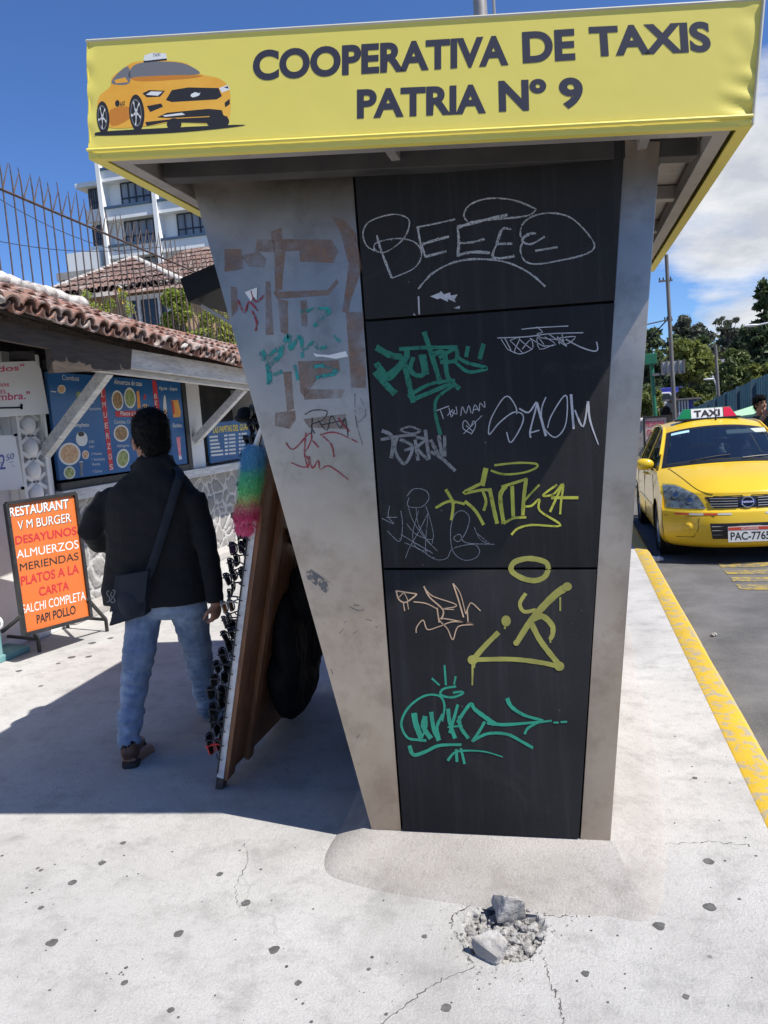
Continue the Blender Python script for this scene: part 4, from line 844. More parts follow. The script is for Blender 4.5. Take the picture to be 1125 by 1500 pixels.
p.poly([(655, 250), (672, 246), (685, 365), (662, 370)], JU, .0006); p.poly([(842, 290), (848, 272), (855, 290), (862, 350), (868, 436), (846, 436), (838, 350)], W_, .0006); p.poly([(843, 372), (862, 372), (864, 402), (844, 402)], F3, .0010); p.poly([(895, 312), (940, 308), (960, 395), (955, 425), (908, 430)], JU, .0006); p.poly([(896, 318), (908, 316), (918, 400), (908, 412)], R_, .0010)
p.poly([(928, 565), (955, 562), (962, 690), (945, 692)], PK, .0006); p.poly([(944, 692), (963, 690), (968, 716), (948, 718)], W_, .0006); p.poly([(262, 745), (290, 742), (282, 790), (292, 828), (268, 830), (274, 790)], 8, .0006); p.poly([(700, 300), (715, 262), (722, 305)], R_, .0006)
p.done('print', [M['plate'], M['red'], M['food1'], M['food2'], M['food3'], M['juice'], M['pinkdrink'], M['inkblack'], M['cargrey']], pb)
m2 = thing('menu_poster', 'small blue price list headed in yellow, in the window between pillar and feather duster', 'menu', (-4.02, 9.1, 1.24))
bm = B(); q = [MP.at(*a) for a in ((303, 621), (372, 612), (376, 667), (309, 679))]; prism(bm, q, (-.02, 0, 0)); pb = obj('board', bm, M['menublue'], m2)
p = Print(MP, 290, 580, .18, .0015)
p.text('LAS PAPITAS DEL GUAMBRA', (122, 304), (470, 270), (122, 252), 0, bold=.02)
for i in range(6):
    y = 328+i*30; t = i/6
    for x, w, m in ((92+t*18, 68+8*(i > 1)+22*(i > 3), 1), (212+t*8, 26, 2), (248+t*6, 54, 1), (330+t*4, 16, 2), (352, 44, 1)): yy = y-(x-92)*.10; p.poly([(x, yy), (x+w, yy-w*.1), (x+w+1, yy+15-w*.1), (x+1, yy+15)], m)
p.done('print', [M['inkyellow'], M['plate'], M['carlight']], pb)
# ---- hand-lettered boards at the left end
WB = Plane((-4.11, 5, 0), (1, 0, 0))
def whiteboard(label, quad, fn, clips=()):
    o = thing('whiteboard', label, 'price board', (-3.93, 5.2, 1.5)); bm = B(); prism(bm, [WB.at(*a) for a in quad], (-.015, 0, 0)); b_ = obj('board', bm, M['inkwhite'], o, bevel=.003)
    p = Print(WB, 0, 500, .17778, .0015); fn(p); p.done('lettering', [M['inkpink'], M['inkblue'], M['cargrey']], b_)
    if clips:
        p = Print(WB, 0, 500, .17778, .006)
        for c in clips: p.poly(c, 0)
        bm = p.bm; bmesh.ops.solidify(bm, geom=list(bm.faces), thickness=.006); obj('clip', bm, M['black'], o)
def f(p):
    p.text('2 dos"', (-120, 262), (200, 236), (-120, 212), 0, .0006, .012); p.text('Almuerzos', (-240, 384), (75, 372), (-240, 345), 0, .0006, .01); p.text('EN EL', (-90, 440), (58, 428), (-90, 408), 0, .0006, .01); p.text('Guambra."', (-180, 500), (245, 475), (-180, 436), 0, .0006, .012)
whiteboard('white board with pink handwriting, the upper of the two hung at the left end', ((-70, 533), (50, 528.5), (60, 540), (72, 606), (-70, 616)), f, (((-60, 545), (165, 540), (165, 518), (182, 516), (182, 560), (165, 562), (165, 552), (-60, 558)),))
def f(p): p.text('2', (-5, 1058), (45, 1052), (-10, 935), 1, .0006); p.text('50', (50, 985), (115, 968), (50, 935), 1, .0006); p.stroke([(75, 1000), (112, 990)], 4, 1); p.stroke([(95, 1015), (122, 1032)], 3, 1); p.stroke([(-10, 1000), (10, 1000), (12, 1030)], 4, 1)
whiteboard('white price sheet with blue figures, the lower of the two at the left end', ((-70, 640), (22, 637), (36, 716), (-70, 724)), f, (((110, 762), (138, 760), (140, 780), (110, 784)), ((168, 1200), (196, 1197), (198, 1220), (170, 1224))))
bm = B(); q = [Plane((-4.14, 5, 0), (1, 0, 0)).at(*a) for a in ((16, 515), (50, 514), (52, 529), (17, 530))]; prism(bm, q, (-.02, 0, 0))
o = obj('chalkboard', bm, M['darkbeam']); tag(o, 'little dark chalkboard tucked under the eave above the white boards', 'chalkboard')
# ---- orange folding sign
a, b = onz(37, 932, .20), onz(132, 904, .19)
al = (b-a).normalized(); n = al.cross(Vector((0, 0, 1))); n = n if n.x > 0 else -n
SG = Plane(a, (n+Vector((0, 0, .10))).normalized())
sign = thing('sidewalk_sign', 'orange pavement sign in a black steel frame listing meals', 'sign', (a+b)/2*1)
sign.location.z = 0
c_ = ((8, 738), (109, 722.5), (132, 904), (35, 930)); q = [SG.at(*v) for v in c_]
bm = B(); prism(bm, q, -SG.n*.02); sb = obj('sign_face', bm, M['orange'], sign)
bm = B(); o3 = SG.n*.004
for i in range(4): beam(bm, q[i]+o3, q[(i+1) % 4]+o3, .026, .034, up=SG.n)
obj('frame', bm, M['black'], sign, bevel=.002)
for t, px, py in ((0, 58, 955), (1, 157, 925)):
    bot = q[3].lerp(q[2], t); f_ = onz(px, py); bk = f_-n*.46; bm = B(); top_ = bot.copy(); top_.z = .15
    fr = f_.copy(); fr.z = .10; bkr = bk.copy(); bkr.z = .10
    for u_, v_ in ((fr, bkr), (fr, f_), (bkr, bk), (fr, bot+Vector((0, 0, .14))), (bkr, bot+Vector((0, 0, .14)))): beam(bm, u_, v_, .022, .022)
    obj('leg', bm, M['black'], sign, bevel=.002)
p = Print(SG, 0, 700, .32, .0015); K, W_, R_ = 0, 1, 2
def ln(s, bl, br, h, m, b=.016): p.text(s, bl, br, (bl[0]-h*.08, bl[1]-h), m, off=.0003 if s[0] in 'RV' and m == K else .0016, bold=0. if 'M' in s else b)
ln('RESTAURANT', (48, 182), (318, 142), 44, K, .016); ln('RESTAURANT', (45, 180), (315, 140), 44, W_, .016); ln('V M BURGER', (84, 240), (329, 203), 40, K, .016); ln('V M BURGER', (81, 238), (326, 201), 40, W_, .016)
ln('DESAYUNOS', (71, 306), (351, 260), 38, R_); ln('ALMUERZOS', (77, 370), (360, 322), 38, W_); ln('MERIENDAS', (92, 428), (360, 375), 35, K); ln('PLATOS A LA', (97, 494), (362, 436), 42, R_); ln('CARTA', (180, 542), (317, 512), 40, R_); ln('SALCHI COMPLETA', (104, 622), (392, 558), 40, W_); ln('PAPI POLLO', (169, 668), (347, 622), 40, K)
p.done('lettering', [M['inkblack'], M['inkwhite'], M['red']], sb)
# ---- teal stand at the left edge
ts = thing('sign_stand', 'teal painted stand base with a white ring on its post at the left edge', 'stand', (-4.3, 4.9, 0))
M['teal'] = pm('teal_paint', (.10, .25, .26), (.16, .34, .34), .6, sc=5., c3=(.3, .3, .28), sc3=12.)
bm = B(); q = [onz(0, 972), onz(45, 954), onz(42, 947, .0), onz(-60, 960)]; prism(bm, [q[0]+(q[0]-q[1])*1.0, q[1], q[1]+Vector((-.5, .12, 0)), q[0]+(q[0]-q[1])*1.0+Vector((-.5, .12, 0))], (0, 0, .05)); obj('base', bm, M['teal'], ts, bevel=.008)
c = ony(-2, 945, 4.95); bm = B(); tube(bm, [(c.x, c.y, .04), (c.x, c.y, .24)], .022, 12); obj('post', bm, M['teal'], ts, smooth=True)
bm = B(); bmesh.ops.create_uvsphere(bm, radius=.001, u_segments=4, v_segments=3); bm.clear(); r0 = Vector((c.x, c.y, .285)); tube(bm, [r0+Vector((math.cos(t)*.046*CR.x, math.cos(t)*.046*CR.y, math.sin(t)*.046)) for t in [2*math.pi*i/20 for i in range(21)]], .011, 8); obj('ring', bm, M['inkwhite'], ts, smooth=True)

# ------------------------------------------------------------------ spiked fence behind the roof
fence = thing('spiked_fence', 'tall rusty iron fence with splayed spikes above the tiled roof', 'fence', (-5, 9, 2.5))
def rail(y): return 3.93-.028*(y-6.5)
bm = B()
for dz in (0, -.95): tube(bm, [(-5, y, rail(y)+dz) for y in (5.5, 7, 9, 11, 13, 15.5)], .013, 6)
obj('rail', bm, M['rust'], fence, smooth=True)
bar = None
for k in range(66):
    y = 5.6+.150*k; bm = B(); j = random.uniform(-.02, .02)
    tube(bm, [(-5, y, rail(y)-1.45), (-5, y+j, rail(y)+.14), (-5.0, y+j*1.5-.015, rail(y)+.30+random.uniform(-.03, .03))], [.008, .008, .004], 5)
    tube(bm, [(-5, y+.01, rail(y)+.02), (-4.99, y+.11, rail(y)+.24+random.uniform(-.03, .03))], [.0085, .004], 5)
    obj('bar', bm, M['rust'], fence)
# ------------------------------------------------------------------ brown house, flats, shrubs
def leaves(bm, blobs, n, size, up=.25, flat=.6, mi=0):
    """leaf-sized bent quads spread through blobs [(centre, radius(3))]"""
    tot = sum(b[1][0]*b[1][1]*b[1][2] for b in blobs)
    for c, r in blobs:
        for _ in range(max(4, int(n*r[0]*r[1]*r[2]/tot))):
            d = Vector((random.gauss(0, 1), random.gauss(0, 1), random.gauss(0, 1))).normalized()*(random.random()**.42)
            p = Vector(c)+Vector((d.x*r[0], d.y*r[1], d.z*r[2])); s = size*random.uniform(.55, 1.35)
            nn = (d*.5+Vector((random.gauss(0, 1), random.gauss(0, 1), random.gauss(0, 1)+up))).normalized()
            a = nn.orthogonal().normalized(); a = (Matrix.Rotation(random.random()*6.28, 3, nn) @ a); b = nn.cross(a)
            v = [bm.verts.new(p-a*s), bm.verts.new(p+b*s*flat*.8), bm.verts.new(p+a*s+nn*s*.2), bm.verts.new(p-b*s*flat*.8)]
            f_ = bm.faces.new(v); f_.material_index = mi
M['lf_vine'] = leafmat('vine_leaf', (.16, .22, .03), (.34, .40, .06), (.52, .53, .15), .5)
M['bark'] = pm('bark', (.07, .055, .042), (.15, .12, .095), .9, sc=3., stretch=(6, 6, 1), bump=.6, bsc=6., bdist=.05)
M['petal'] = pm('yellow_petal', (.62, .48, .06), rough=.6)
def vine(label, px, py, d, blobs, nst, n, size, flowers=0):
    c = ony(px, py, d); root = thing('climbing_plant', label, 'plant', (c.x, c.y, 1.2), 'climbing plants behind the spiked fence'); bl = []
    for x, y, rx, ry in blobs:
        q = ony(x, y, d+random.uniform(-.15, .15)); s = d/FPX*1.03; bl.append((q, (rx*s, max(.12, rx*s*.55), ry*s)))
    bm = B(); leaves(bm, bl, n, size, .5); obj('foliage', bm, M['lf_vine'], root)
    bm = B()
    for k in range(nst):
        q, r = bl[k % len(bl)]; e = q+Vector((random.uniform(-1, 1)*r[0], random.uniform(-1, 1)*r[1], r[2]*random.uniform(.2, 1)))
        b0 = Vector((lerp(c.x, e.x, .7), e.y, 1.6)); tube(bm, catmull([b0, b0.lerp(e, .4)+Vector((random.uniform(-.1, .1), random.uniform(-.05, .05), 0)), b0.lerp(e, .75)+Vector((random.uniform(-.12, .12), 0, 0)), e], 4), [.013]*13 if True else .01, 5)
    obj('stem', bm, M['bark'], root)
    if flowers:
        for k in range(flowers):
            q, r = random.choice(bl); bm = B(); o_ = q+Vector((random.uniform(-1, 1)*r[0], -r[1]*.5, random.uniform(-1, 1)*r[2])); rings_loft(bm, [[o_+Vector((math.cos(t)*rr, -h, math.sin(t)*rr)) for t in [2*math.pi*i/6 for i in range(6)]] for rr, h in ((.006, -.02), (.014, .01), (.032, .04))], False)
            obj('flower', bm, M['petal'], root)
vine('dense sunlit climber with yellow green leaves beside the house window, between fence and dark flap', 262, 470, 12.2, [(252, 438, 18, 16), (268, 455, 16, 20), (248, 470, 14, 14), (232, 487, 14, 12), (262, 490, 24, 14), (285, 498, 22, 13), (300, 492, 14, 13), (330, 490, 14, 22), (335, 510, 14, 10), (275, 430, 8, 14), (300, 512, 26, 8)], 26, 5200, .042)
vine('thin climber with yellow flowers in front of the tan house wall', 150, 452, 11.4, [(112, 440, 10, 9), (126, 432, 8, 8), (160, 445, 9, 12), (178, 432, 7, 10), (150, 455, 12, 8), (190, 452, 7, 12), (135, 446, 8, 6)], 16, 420, .034, 9)
vine('shaded tangle of grey twigs and leaves next to the kiosk steel, behind the fence', 330, 475, 13.4, [(310, 465, 26, 14), (340, 480, 16, 22), (300, 490, 22, 14), (345, 505, 14, 14)], 46, 1100, .034)

house = thing('brown_house', 'tan walled old house with low hipped roof of weathered tiles behind the fence', 'house', (-9, 19, 0))
HY = 17.
def hx(px, py, y): return ony(px, py, y)
eL, eR, ap = hx(48, 436, HY), hx(262, 413, HY), hx(196, 381, 20.5)
eR.z = eL.z = (eL.z+eR.z)/2-.02; back = Vector((eR.x, 24, eR.z)); backL = Vector((eL.x, 24, eL.z)); r2 = Vector((ap.x, 21.2, ap.z))
M['tan'] = pm('tan_render', (.20, .125, .065), (.28, .18, .10), .9, sc=1.2, bump=.3)
bm = B(); box2(bm, (eL.x+.75, HY+.5, 0), (eR.x-.35, 23.5, eL.z-.02)); obj('wall', bm, M['tan'], house)
bm = B(); mo = B()
tiled(bm, mo, lambda t: eL.lerp(eR, t), lambda t: eL.lerp(eR, t).lerp(ap, .97), 22, 6, .095, .25, .012, 5)
tiled(bm, None, lambda t: eR.lerp(back, t), lambda t: eR.lerp(back, t).lerp(r2, .97), 30, 6, .10, 0, .012, 5)
rf = obj('roof', bm, M['tileold'], house, smooth=50)
for a, b in ((eL, ap), (eR, ap)):
    for k in range(26): q = a.lerp(b, k/25)+Vector((0, 0, .06)); vs = ball(mo, q, (.11, .11, .07), u=8, v=6)
obj('hip_mortar', mo, M['mortar'], rf, smooth=50)
bm = B(); e2 = [hx(232, 425, 24), hx(372, 403, 24), hx(372, 348, 29), hx(318, 366, 29)]; e2[0].z = e2[1].z = hx(330, 420, 24).z; e2[3].z = e2[2].z = hx(318, 364, 29).z; e2[0].x = hx(236, 400, 29).x
tiled(bm, None, lambda t: e2[0].lerp(e2[1], t), lambda t: (Vector((lerp(e2[3].x-1.3, e2[2].x, t), 29, e2[3].z-.0))), 26, 9, .125, 0, .012, 5); obj('roof', bm, M['tileold'], house, smooth=50)
bm = B(); box2(bm, (e2[0].x+.4, 24.5, 0), (e2[1].x-.3, 30, e2[0].z-.05)); obj('wall', bm, M['tan'], house)
w0, w1 = hx(194, 441, HY+.5), hx(252, 490, HY+.5)
wn = B()
for a, b in (((w0.x-.1, w0.z), (w1.x+.1, w0.z+.1)), ((w0.x-.1, w1.z), (w0.x, w0.z)), ((w1.x, w1.z), (w1.x+.1, w0.z)), ((w0.x+.18, w1.z), (w0.x+.23, w0.z)), ((w1.x-.23, w1.z), (w1.x-.18, w0.z))): box2(wn, (a[0], HY+.40, a[1]), (b[0], HY+.497, b[1]))
wo_ = obj('window', wn, M['woodwhite'], house)
M['glassdark'] = pm('dark_glass', (.012, .015, .02), (.03, .035, .045), .12, sc=2., spec=.6)
bm = B(); box2(bm, (w0.x, HY+.47, w1.z), (w1.x, HY+.49, w0.z)); obj('pane', bm, M['glassdark'], wo_)
c = hx(112, 398, 22); bm = B(); box2(bm, (c.x-.5, 22, 0), (c.x+.55, 23, c.z-.22)); box2(bm, (c.x-.62, 21.9, c.z-.215), (c.x+.67, 23.1, c.z)); obj('chimney', bm, M['plinth'], house)

AY = 58.
flats = thing('apartment_building', 'tall white apartment block with dark gridded windows and blue balcony lines', 'building', (-27, 62, 0))
M['flat'] = pm('flat_white', (.76, .76, .75), (.82, .82, .81), .8, sc=.4, c3=(.6, .6, .58), sc3=.8, f3=.3)
M['flatblue'] = pm('flat_blue', (.05, .095, .16), rough=.6); M['mullion'] = pm('dark_mullion', (.03, .036, .05), rough=.5)
M['curtain'] = pm('window_curtain', (.16, .17, .20), (.30, .31, .34), .35, sc=.8, stretch=(4, 1, .3), spec=.7)
def fx(px, py): return ony(px, py, AY)
P0, PN = fx(154, 260), fx(232, 250); storey = 2.87
zt = [fx(200, 298).z+storey*k for k in range(-7, 3)]
xl, xm, xr = fx(153, 330).x, fx(228, 300).x, 4*(fx(228, 300).x-fx(153, 330).x)+fx(153, 330).x
bm = B(); box2(bm, (xl, AY+.9, 0), (xr, AY+14, zt[-1])); obj('wall', bm, M['flat'], flats)
bay = xm-xl
for z in zt:
    bm = B(); box2(bm, (xl, AY, z-.95), (xr, AY+.9, z-.12)); obj('balcony_wall', bm, M['flat'], flats)
    bm = B(); box2(bm, (xl-.05, AY-.12, z-.118), (xr, AY+.9, z+.06)); obj('slab_edge', bm, M['flatblue'], flats)
for k in range(5):
    bm = B(); x = xl+bay*k; box2(bm, (x-.16, AY-.2, 0), (x+.16, AY+.899, zt[-1]+.3)); obj('pilaster', bm, M['flat'], flats)
def gwin(x0, x1, z0, z1, y, nx, nzb=2):
    bm = B()
    for i in range(nx+1): x = lerp(x0, x1, i/nx); box2(bm, (x-.05, y-.10, z0), (x+.05, y-.02, z1))
    for i in range(nzb+1): z = lerp(z0, z1, (0, .36, 1)[i] if nzb == 2 else i/nzb); box2(bm, (x0, y-.11, z-.05), (x1, y-.03, z+.05))
    w_ = obj('window', bm, M['mullion'], flats); bm = B(); box2(bm, (x0, y-.05, z0), (x1, y-.012, z1)); obj('pane', bm, M['curtain'], w_)
for z in zt[:-1]:
    for k in range(4): x = xl+bay*k; gwin(x+bay*.28, x+bay*.97, z+.10, z+storey-1.0, AY+.9, 5)
# glazed corner bays at the left, stepped out of the facade
a, b = fx(111, 268), fx(150, 264); bz = fx(112, 305).z
bm = B(); box2(bm, (a.x, AY+1.5, 0), (xl-.16, AY+13, a.z-.1)); obj('wall', bm, M['flat'], flats)
bm = B(); box2(bm, (fx(99, 262).x, AY+.9, a.z-.1), (xl-.16, AY+13, a.z+.25)); obj('roof_slab', bm, M['flat'], flats)
for k in range(5):
    zb_, zt2 = fx(130, 300).z-k*storey*.97, fx(130, 269).z-k*storey*.97
    gwin(a.x+.15, xl-.75, zb_, zt2, AY+1.5, 6); bm = B(); box2(bm, (a.x-.15, AY+1.1, zb_-1.0), (xl-.17, AY+1.49, zb_-.06)); obj('balcony_wall', bm, M['flat'], flats)
t0, t1 = fx(126, 200), fx(156, 200); bm = B(); box2(bm, (t0.x, AY+6, 0), (t1.x+3, AY+12, t0.z+3)); obj('stair_tower', bm, M['flat'], flats)
l0, l1 = fx(98, 372), fx(150, 400); bm = B(); box2(bm, (l0.x, AY-.02, 0), (l1.x, AY+1.08, l0.z)); obj('annex', bm, M['flat'], flats)
# overhead cables on the left
for k, (a, b, lab) in enumerate((((-40, 268), (190, 372), 'sagging black cable crossing the sky diagonally in front of the white flats'), ((-40, 346), (235, 362), 'level black cable stretched across the sky behind the fence spikes'))):
    p0, p1 = ony(*a, 40), ony(*b, 46); bm = B(); tube(bm, [p0.lerp(p1, t)-Vector((0, 0, .5*math.sin(t*3.14))) for t in [i/10 for i in range(11)]], .022, 5)
    tag(obj('overhead_cable', bm, M['black']), lab, 'cable', 'cables in the sky')
# ------------------------------------------------------------------ people
M['skin'] = pm('skin', (.30, .145, .09), (.36, .18, .115), .55, sc=20.)
M['hair'] = pm('black_hair', (.004, .0038, .0038), (.009, .008, .0075), .7, sc=60., stretch=(1, 1, .2), spec=.12)
M['jacket'] = pm('black_wool', (.004, .004, .0046), (.0075, .0075, .0085), .95, sc=30., bump=.35, bsc=260., bdist=.002)
def denim():
    m = pm('faded_denim', (.095, .14, .225), (.26, .325, .43), .85, sc=7., detail=7., lo=.36, hi=.64, c3=(.34, .42, .54), sc3=9., f3=.7)
    nt = m.node_tree; tc = N(nt, 'ShaderNodeTexCoord'); n = N(nt, 'ShaderNodeTexNoise', Scale=420., Detail=2.); L(nt, tc.outputs['Object'], n.inputs['Vector'])
    b = bsdf(m); c = mixc(nt, ramp(nt, n.outputs[0], [(.45, G(0)), (.6, G(.3))]), b.inputs['Base Color'].links[0].from_socket, (.22, .28, .38)); L(nt, c, b.inputs['Base Color'])
    bn = N(nt, 'ShaderNodeBump', Strength=.3, Distance=.002); L(nt, n.outputs[0], bn.inputs['Height']); L(nt, bn.outputs[0], b.inputs['Normal']); return m
M['denim'] = denim()
M['shoe'] = pm('brown_leather', (.075, .032, .02), (.13, .06, .035), .5, sc=14., bump=.2, bsc=60.)
M['sole'] = pm('dark_sole', (.02, .016, .014), (.05, .04, .035), .85, sc=20.)
M['navy'] = pm('navy_canvas', (.007, .011, .020), (.013, .018, .029), .85, sc=12., bump=.3, bsc=200., bdist=.002)
M['eye'] = pm('eye_white', (.75, .74, .72), rough=.2)
def hm(c, turn, nod=0.): return Matrix.Translation(Vector(c)) @ Matrix.Rotation(R(turn), 4, 'Z') @ Matrix.Rotation(R(nod), 4, 'X')
def add_head(bm, m):
    b = B(); ball(b, (0, -.012, .032), (.073, .094, .096)); ball(b, (0, .026, -.03), (.060, .068, .082)); ball(b, (0, .060, -.088), (.030, .026, .022)); ball(b, (0, .05, -.045), (.045, .04, .05))
    tube(b, [(0, .085, .022), (0, .101, -.012), (0, .112, -.024), (0, .095, -.034)], [.010, .012, .015, .010], 8); ball(b, (0, .078, .036), (.050, .016, .010)); ball(b, (0, .090, -.058), (.024, .009, .006)); ball(b, (0, .088, -.069), (.021, .010, .006))
    for s in (-1, 1): ball(b, (s*.076, -.004, -.006), (.010, .022, .034)); ball(b, (s*.033, .062, -.012), (.022, .02, .018))
    tube(b, [(0, -.02, -.05), (0, -.03, -.13), (0, -.035, -.19)], [.055, .056, .066], 14)
    me = bpy.data.meshes.new('h'); b.to_mesh(me); b.free(); me.transform(m); bm.from_mesh(me); bpy.data.meshes.remove(me)
def hair(parent, m, fringe=.05, seed=0, ln=.030):
    b = B(); ball(b, (0, -.024, .052), (.081, .098, .094), u=28, v=18); ball(b, (0, -.058, -.005), (.068, .054, .082), u=24, v=16); ball(b, (0, .048, .088), (.058, fringe, .042))
    for s in (-1, 1): ball(b, (s*.064, -.015, .02), (.018, .04, .045))
    b = remesh(b, .006, 2, lambda c: .006*nz(c, 28, seed)+.004*nz(c, 70, seed))
    vs = list(b.verts); b.normal_update(); dat = [(v.co.copy(), v.normal.copy()) for v in random.sample(vs, min(len(vs), 1700))]
    for c, n in dat:
        t = (Vector((random.gauss(0, .5), random.gauss(0, .35)-.1, -.9 if c.z < .08 else random.gauss(0, .5)))+n*.55).normalized(); t2 = (t+n*-.15+Vector((0, 0, -.3))).normalized(); w = n.cross(t).normalized()*.0016; l = ln*random.uniform(.5, 1.2)
        q = [b.verts.new(c-w-n*.002), b.verts.new(c+w-n*.002), b.verts.new(c+t*l*.6+w*.7), b.verts.new(c+t*l*.6-w*.7), b.verts.new(c+t*l*.6+t2*l*.5)]
        b.faces.new(q[:4]); b.faces.new((q[3], q[2], q[4]))
    bmesh.ops.transform(b, matrix=m, verts=b.verts); return obj('hair', b, M['hair'], parent, smooth=True, recalc=False)
def add_hand(bm, wrist, d, side, palm_n, curl=.6, sc=1.):
    """palm and five fingers; d = forearm direction, palm_n = where the palm faces, side = thumb side"""
    d = Vector(d).normalized(); pn = Vector(palm_n); pn = (pn-d*pn.dot(d)).normalized(); s = d.cross(pn)*side; w = Vector(wrist)
    pc = w+d*.048*sc; m = Matrix((s, pn, d)).transposed(); ball(bm, pc, (.040*sc, .016*sc, .052*sc), m); tube(bm, [w-d*.03, w+d*.02], [.026*sc, .028*sc], 10)
    for k, (o, l) in enumerate(((.028, .070), (.009, .079), (-.010, .073), (-.028, .056))):
        p = w+d*.085*sc+s*o*sc; pts = [p-d*.02*sc]; dirn = d.copy(); ax = s
        for j, f_ in enumerate((.45, .30, .25)):
            dirn = (Matrix.Rotation((1 if True else -1)*curl*(1+.15*k*.5)*(.75+.25*j), 3, d.cross(pn)) @ dirn).normalized(); pts.append(pts[-1]+dirn*l*f_*sc*(1.25 if j == 0 else 1))
        tube(bm, pts, [.0095*sc, .0090*sc, .0082*sc, .0066*sc], 8)
    t0 = w+d*.022*sc+s*.030*sc; td = (d*.62+s*.62+pn*.35).normalized(); t1 = t0+td*.038*sc; td2 = (d*.85+pn*.45+s*.05).normalized(); tube(bm, [t0-td*.012, t1, t1+td2*.030*sc, t1+td2*.052*sc], [.013*sc, .0115*sc, .0100*sc, .007*sc], 8)

man = thing('person', 'man walking away in black jacket, faded blue jeans and brown shoes', 'person', (-2.0, 3.6, 0))
Y0 = 3.60
def ring(py, l, r, dep, y=Y0, n=26, dz=0):
    a, b = ony(l, py, y), ony(r, py, y); c = (a+b)/2; hw = (b-a).length/2; z = c.z+dz
    return [Vector((c.x+hw*math.copysign(abs(math.cos(t))**.8, math.cos(t)), y+dep*math.copysign(abs(math.sin(t))**.85, math.sin(t)), z)) for t in [2*math.pi*i/n for i in range(n)]]
torso = [(668, 205, 249, .085, 3.625), (686, 198, 254, .094, 3.615), (700, 178, 270, .098, 3.61), (716, 162, 282, .105, 3.60), (742, 156, 288, .122, 3.60), (790, 160, 289, .128, 3.60), (832, 157, 293, .130, 3.60), (858, 153, 300, .142, 3.60), (881, 157, 303, .147, 3.60)]
aL = [(160, 730, 3.6), (143, 752, 3.57), (131, 777, 3.56), (146, 795, 3.72), (166, 801, 3.90)]; rL = [.066, .066, .060, .052, .044]
aR = [(281, 727, 3.6), (295, 765, 3.6), (305, 808, 3.57), (312, 850, 3.56), (316, 882, 3.56)]; rR = [.062, .057, .051, .046, .042]
lL = [(214, 884, 3.60), (211, 905, 3.55), (203, 960, 3.47), (197, 1005, 3.43), (190, 1052, 3.36), (188, 1096, 3.315)]; kL = [.098, .088, .077, .068, .058, .050]
lR = [(274, 886, 3.61), (281, 912, 3.67), (292, 965, 3.77), (299, 1008, 3.86), (306, 1046, 3.945)]; kR = [.100, .088, .072, .062, .052]
W = lambda L_: [ony(*q) for q in L_]
HM = hm(ony(221, 646, 3.645), 46, -4) @ Matrix.Scale(1.12, 4)
bm = B(); rings_loft(bm, [ring(py, l+8, r-8, d*.85, y) for py, l, r, d, y in torso]); tube(bm, W(aL), [r*.7 for r in rL], 12); tube(bm, W(aR), [r*.7 for r in rR], 12); tube(bm, W(lL), [r*.8 for r in kL], 12); tube(bm, W(lR), [r*.8 for r in kR], 12)
pL, pR = W(lL)[-1], W(lR)[-1]
for q, dy in ((pL, .0), (pR, .0)): tube(bm, [q, q-Vector((0, 0, .055)), q+Vector((.02, .16, -.075))], [.038, .04, .03], 10)
ball(bm, ony(244, 868, 3.6), (.15, .12, .10)); add_head(bm, HM)
add_hand(bm, ony(316, 882, 3.56), ony(317, 905, 3.57)-ony(316, 882, 3.56), -1, (-1, .35, 0), .55, .92); e = W(aL); add_hand(bm, e[-1], e[-1]-e[-2], -1, (.5, 0, -1), .5, .92)
obj('body', remesh(bm, .0065, 2), M['skin'], man, smooth=True)
for s in (-1, 1):
    bm = B(); ball(bm, HM @ Vector((s*.033, .074, .010)), .0125, u=12, v=8); obj('eye', bm, M['eye'], man, smooth=True)
hair(man, HM, .045, 3, .017)
bm = B()
for s in (-1, 1):
    tube(bm, [HM @ Vector((s*.080, -.012, .016)), HM @ Vector((s*.074, .09, .018))], .0022, 6); cxx = [HM @ Vector((s*.034+.026*math.cos(t), .104-.006*abs(math.cos(t)), .008+.019*math.sin(t))) for t in [2*math.pi*i/18 for i in range(19)]]; tube(bm, cxx, .0020, 5)
tube(bm, [HM @ Vector((-.009, .105, .012)), HM @ Vector((.009, .105, .012))], .002, 5); obj('glasses', bm, M['black'], man, smooth=True)
bm = B(); rings_loft(bm, [ring(*q) for q in torso]); tube(bm, W(aL), rL, 14); tube(bm, W(aR), rR, 14); ball(bm, ony(166, 733, 3.6), .070); ball(bm, ony(274, 731, 3.6), .068)
tube(bm, [ony(196, 690, 3.6), ony(214, 676, 3.6), ony(240, 676, 3.6), ony(256, 690, 3.6)], [.035, .045, .045, .035], 10)
def wr(c): return .006*nz(c, 6, 2)+.0045*nz((c.x*.6+c.z*.5, c.y, c.z), 15, 5)+.0035*nz((c.x, c.y, c.z*2.0), 12, 9)
obj('jacket', remesh(bm, .0085, 3, wr), M['jacket'], man, smooth=True)
bm = B(); tube(bm, W(lL), kL, 16); tube(bm, W(lR), kR, 16); rings_loft(bm, [ring(866, 200, 288, .098), ring(878, 194, 296, .108), ring(892, 190, 301, .114, 3.605), ring(902, 205, 292, .09, 3.61)])
zf = min(pL.z, pR.z)
def wj(c):
    k = max(0, min(1, (.62-c.z)/.5)); f_ = .003+.010*k
    return f_*nz((c.x*.5, c.y*.5, c.z*2.6+c.x*.8), 11, 4)+f_*.75*nz((c.x, c.y, c.z*2.4), 22, 7)+.004*nz(c, 5, 1)
obj('jeans', remesh(bm, .007, 2, wj), M['denim'], man, smooth=True)
bm = B()
for s_, (x0, y0_) in ((0, (262, 889)), (1, (212, 886))): pass
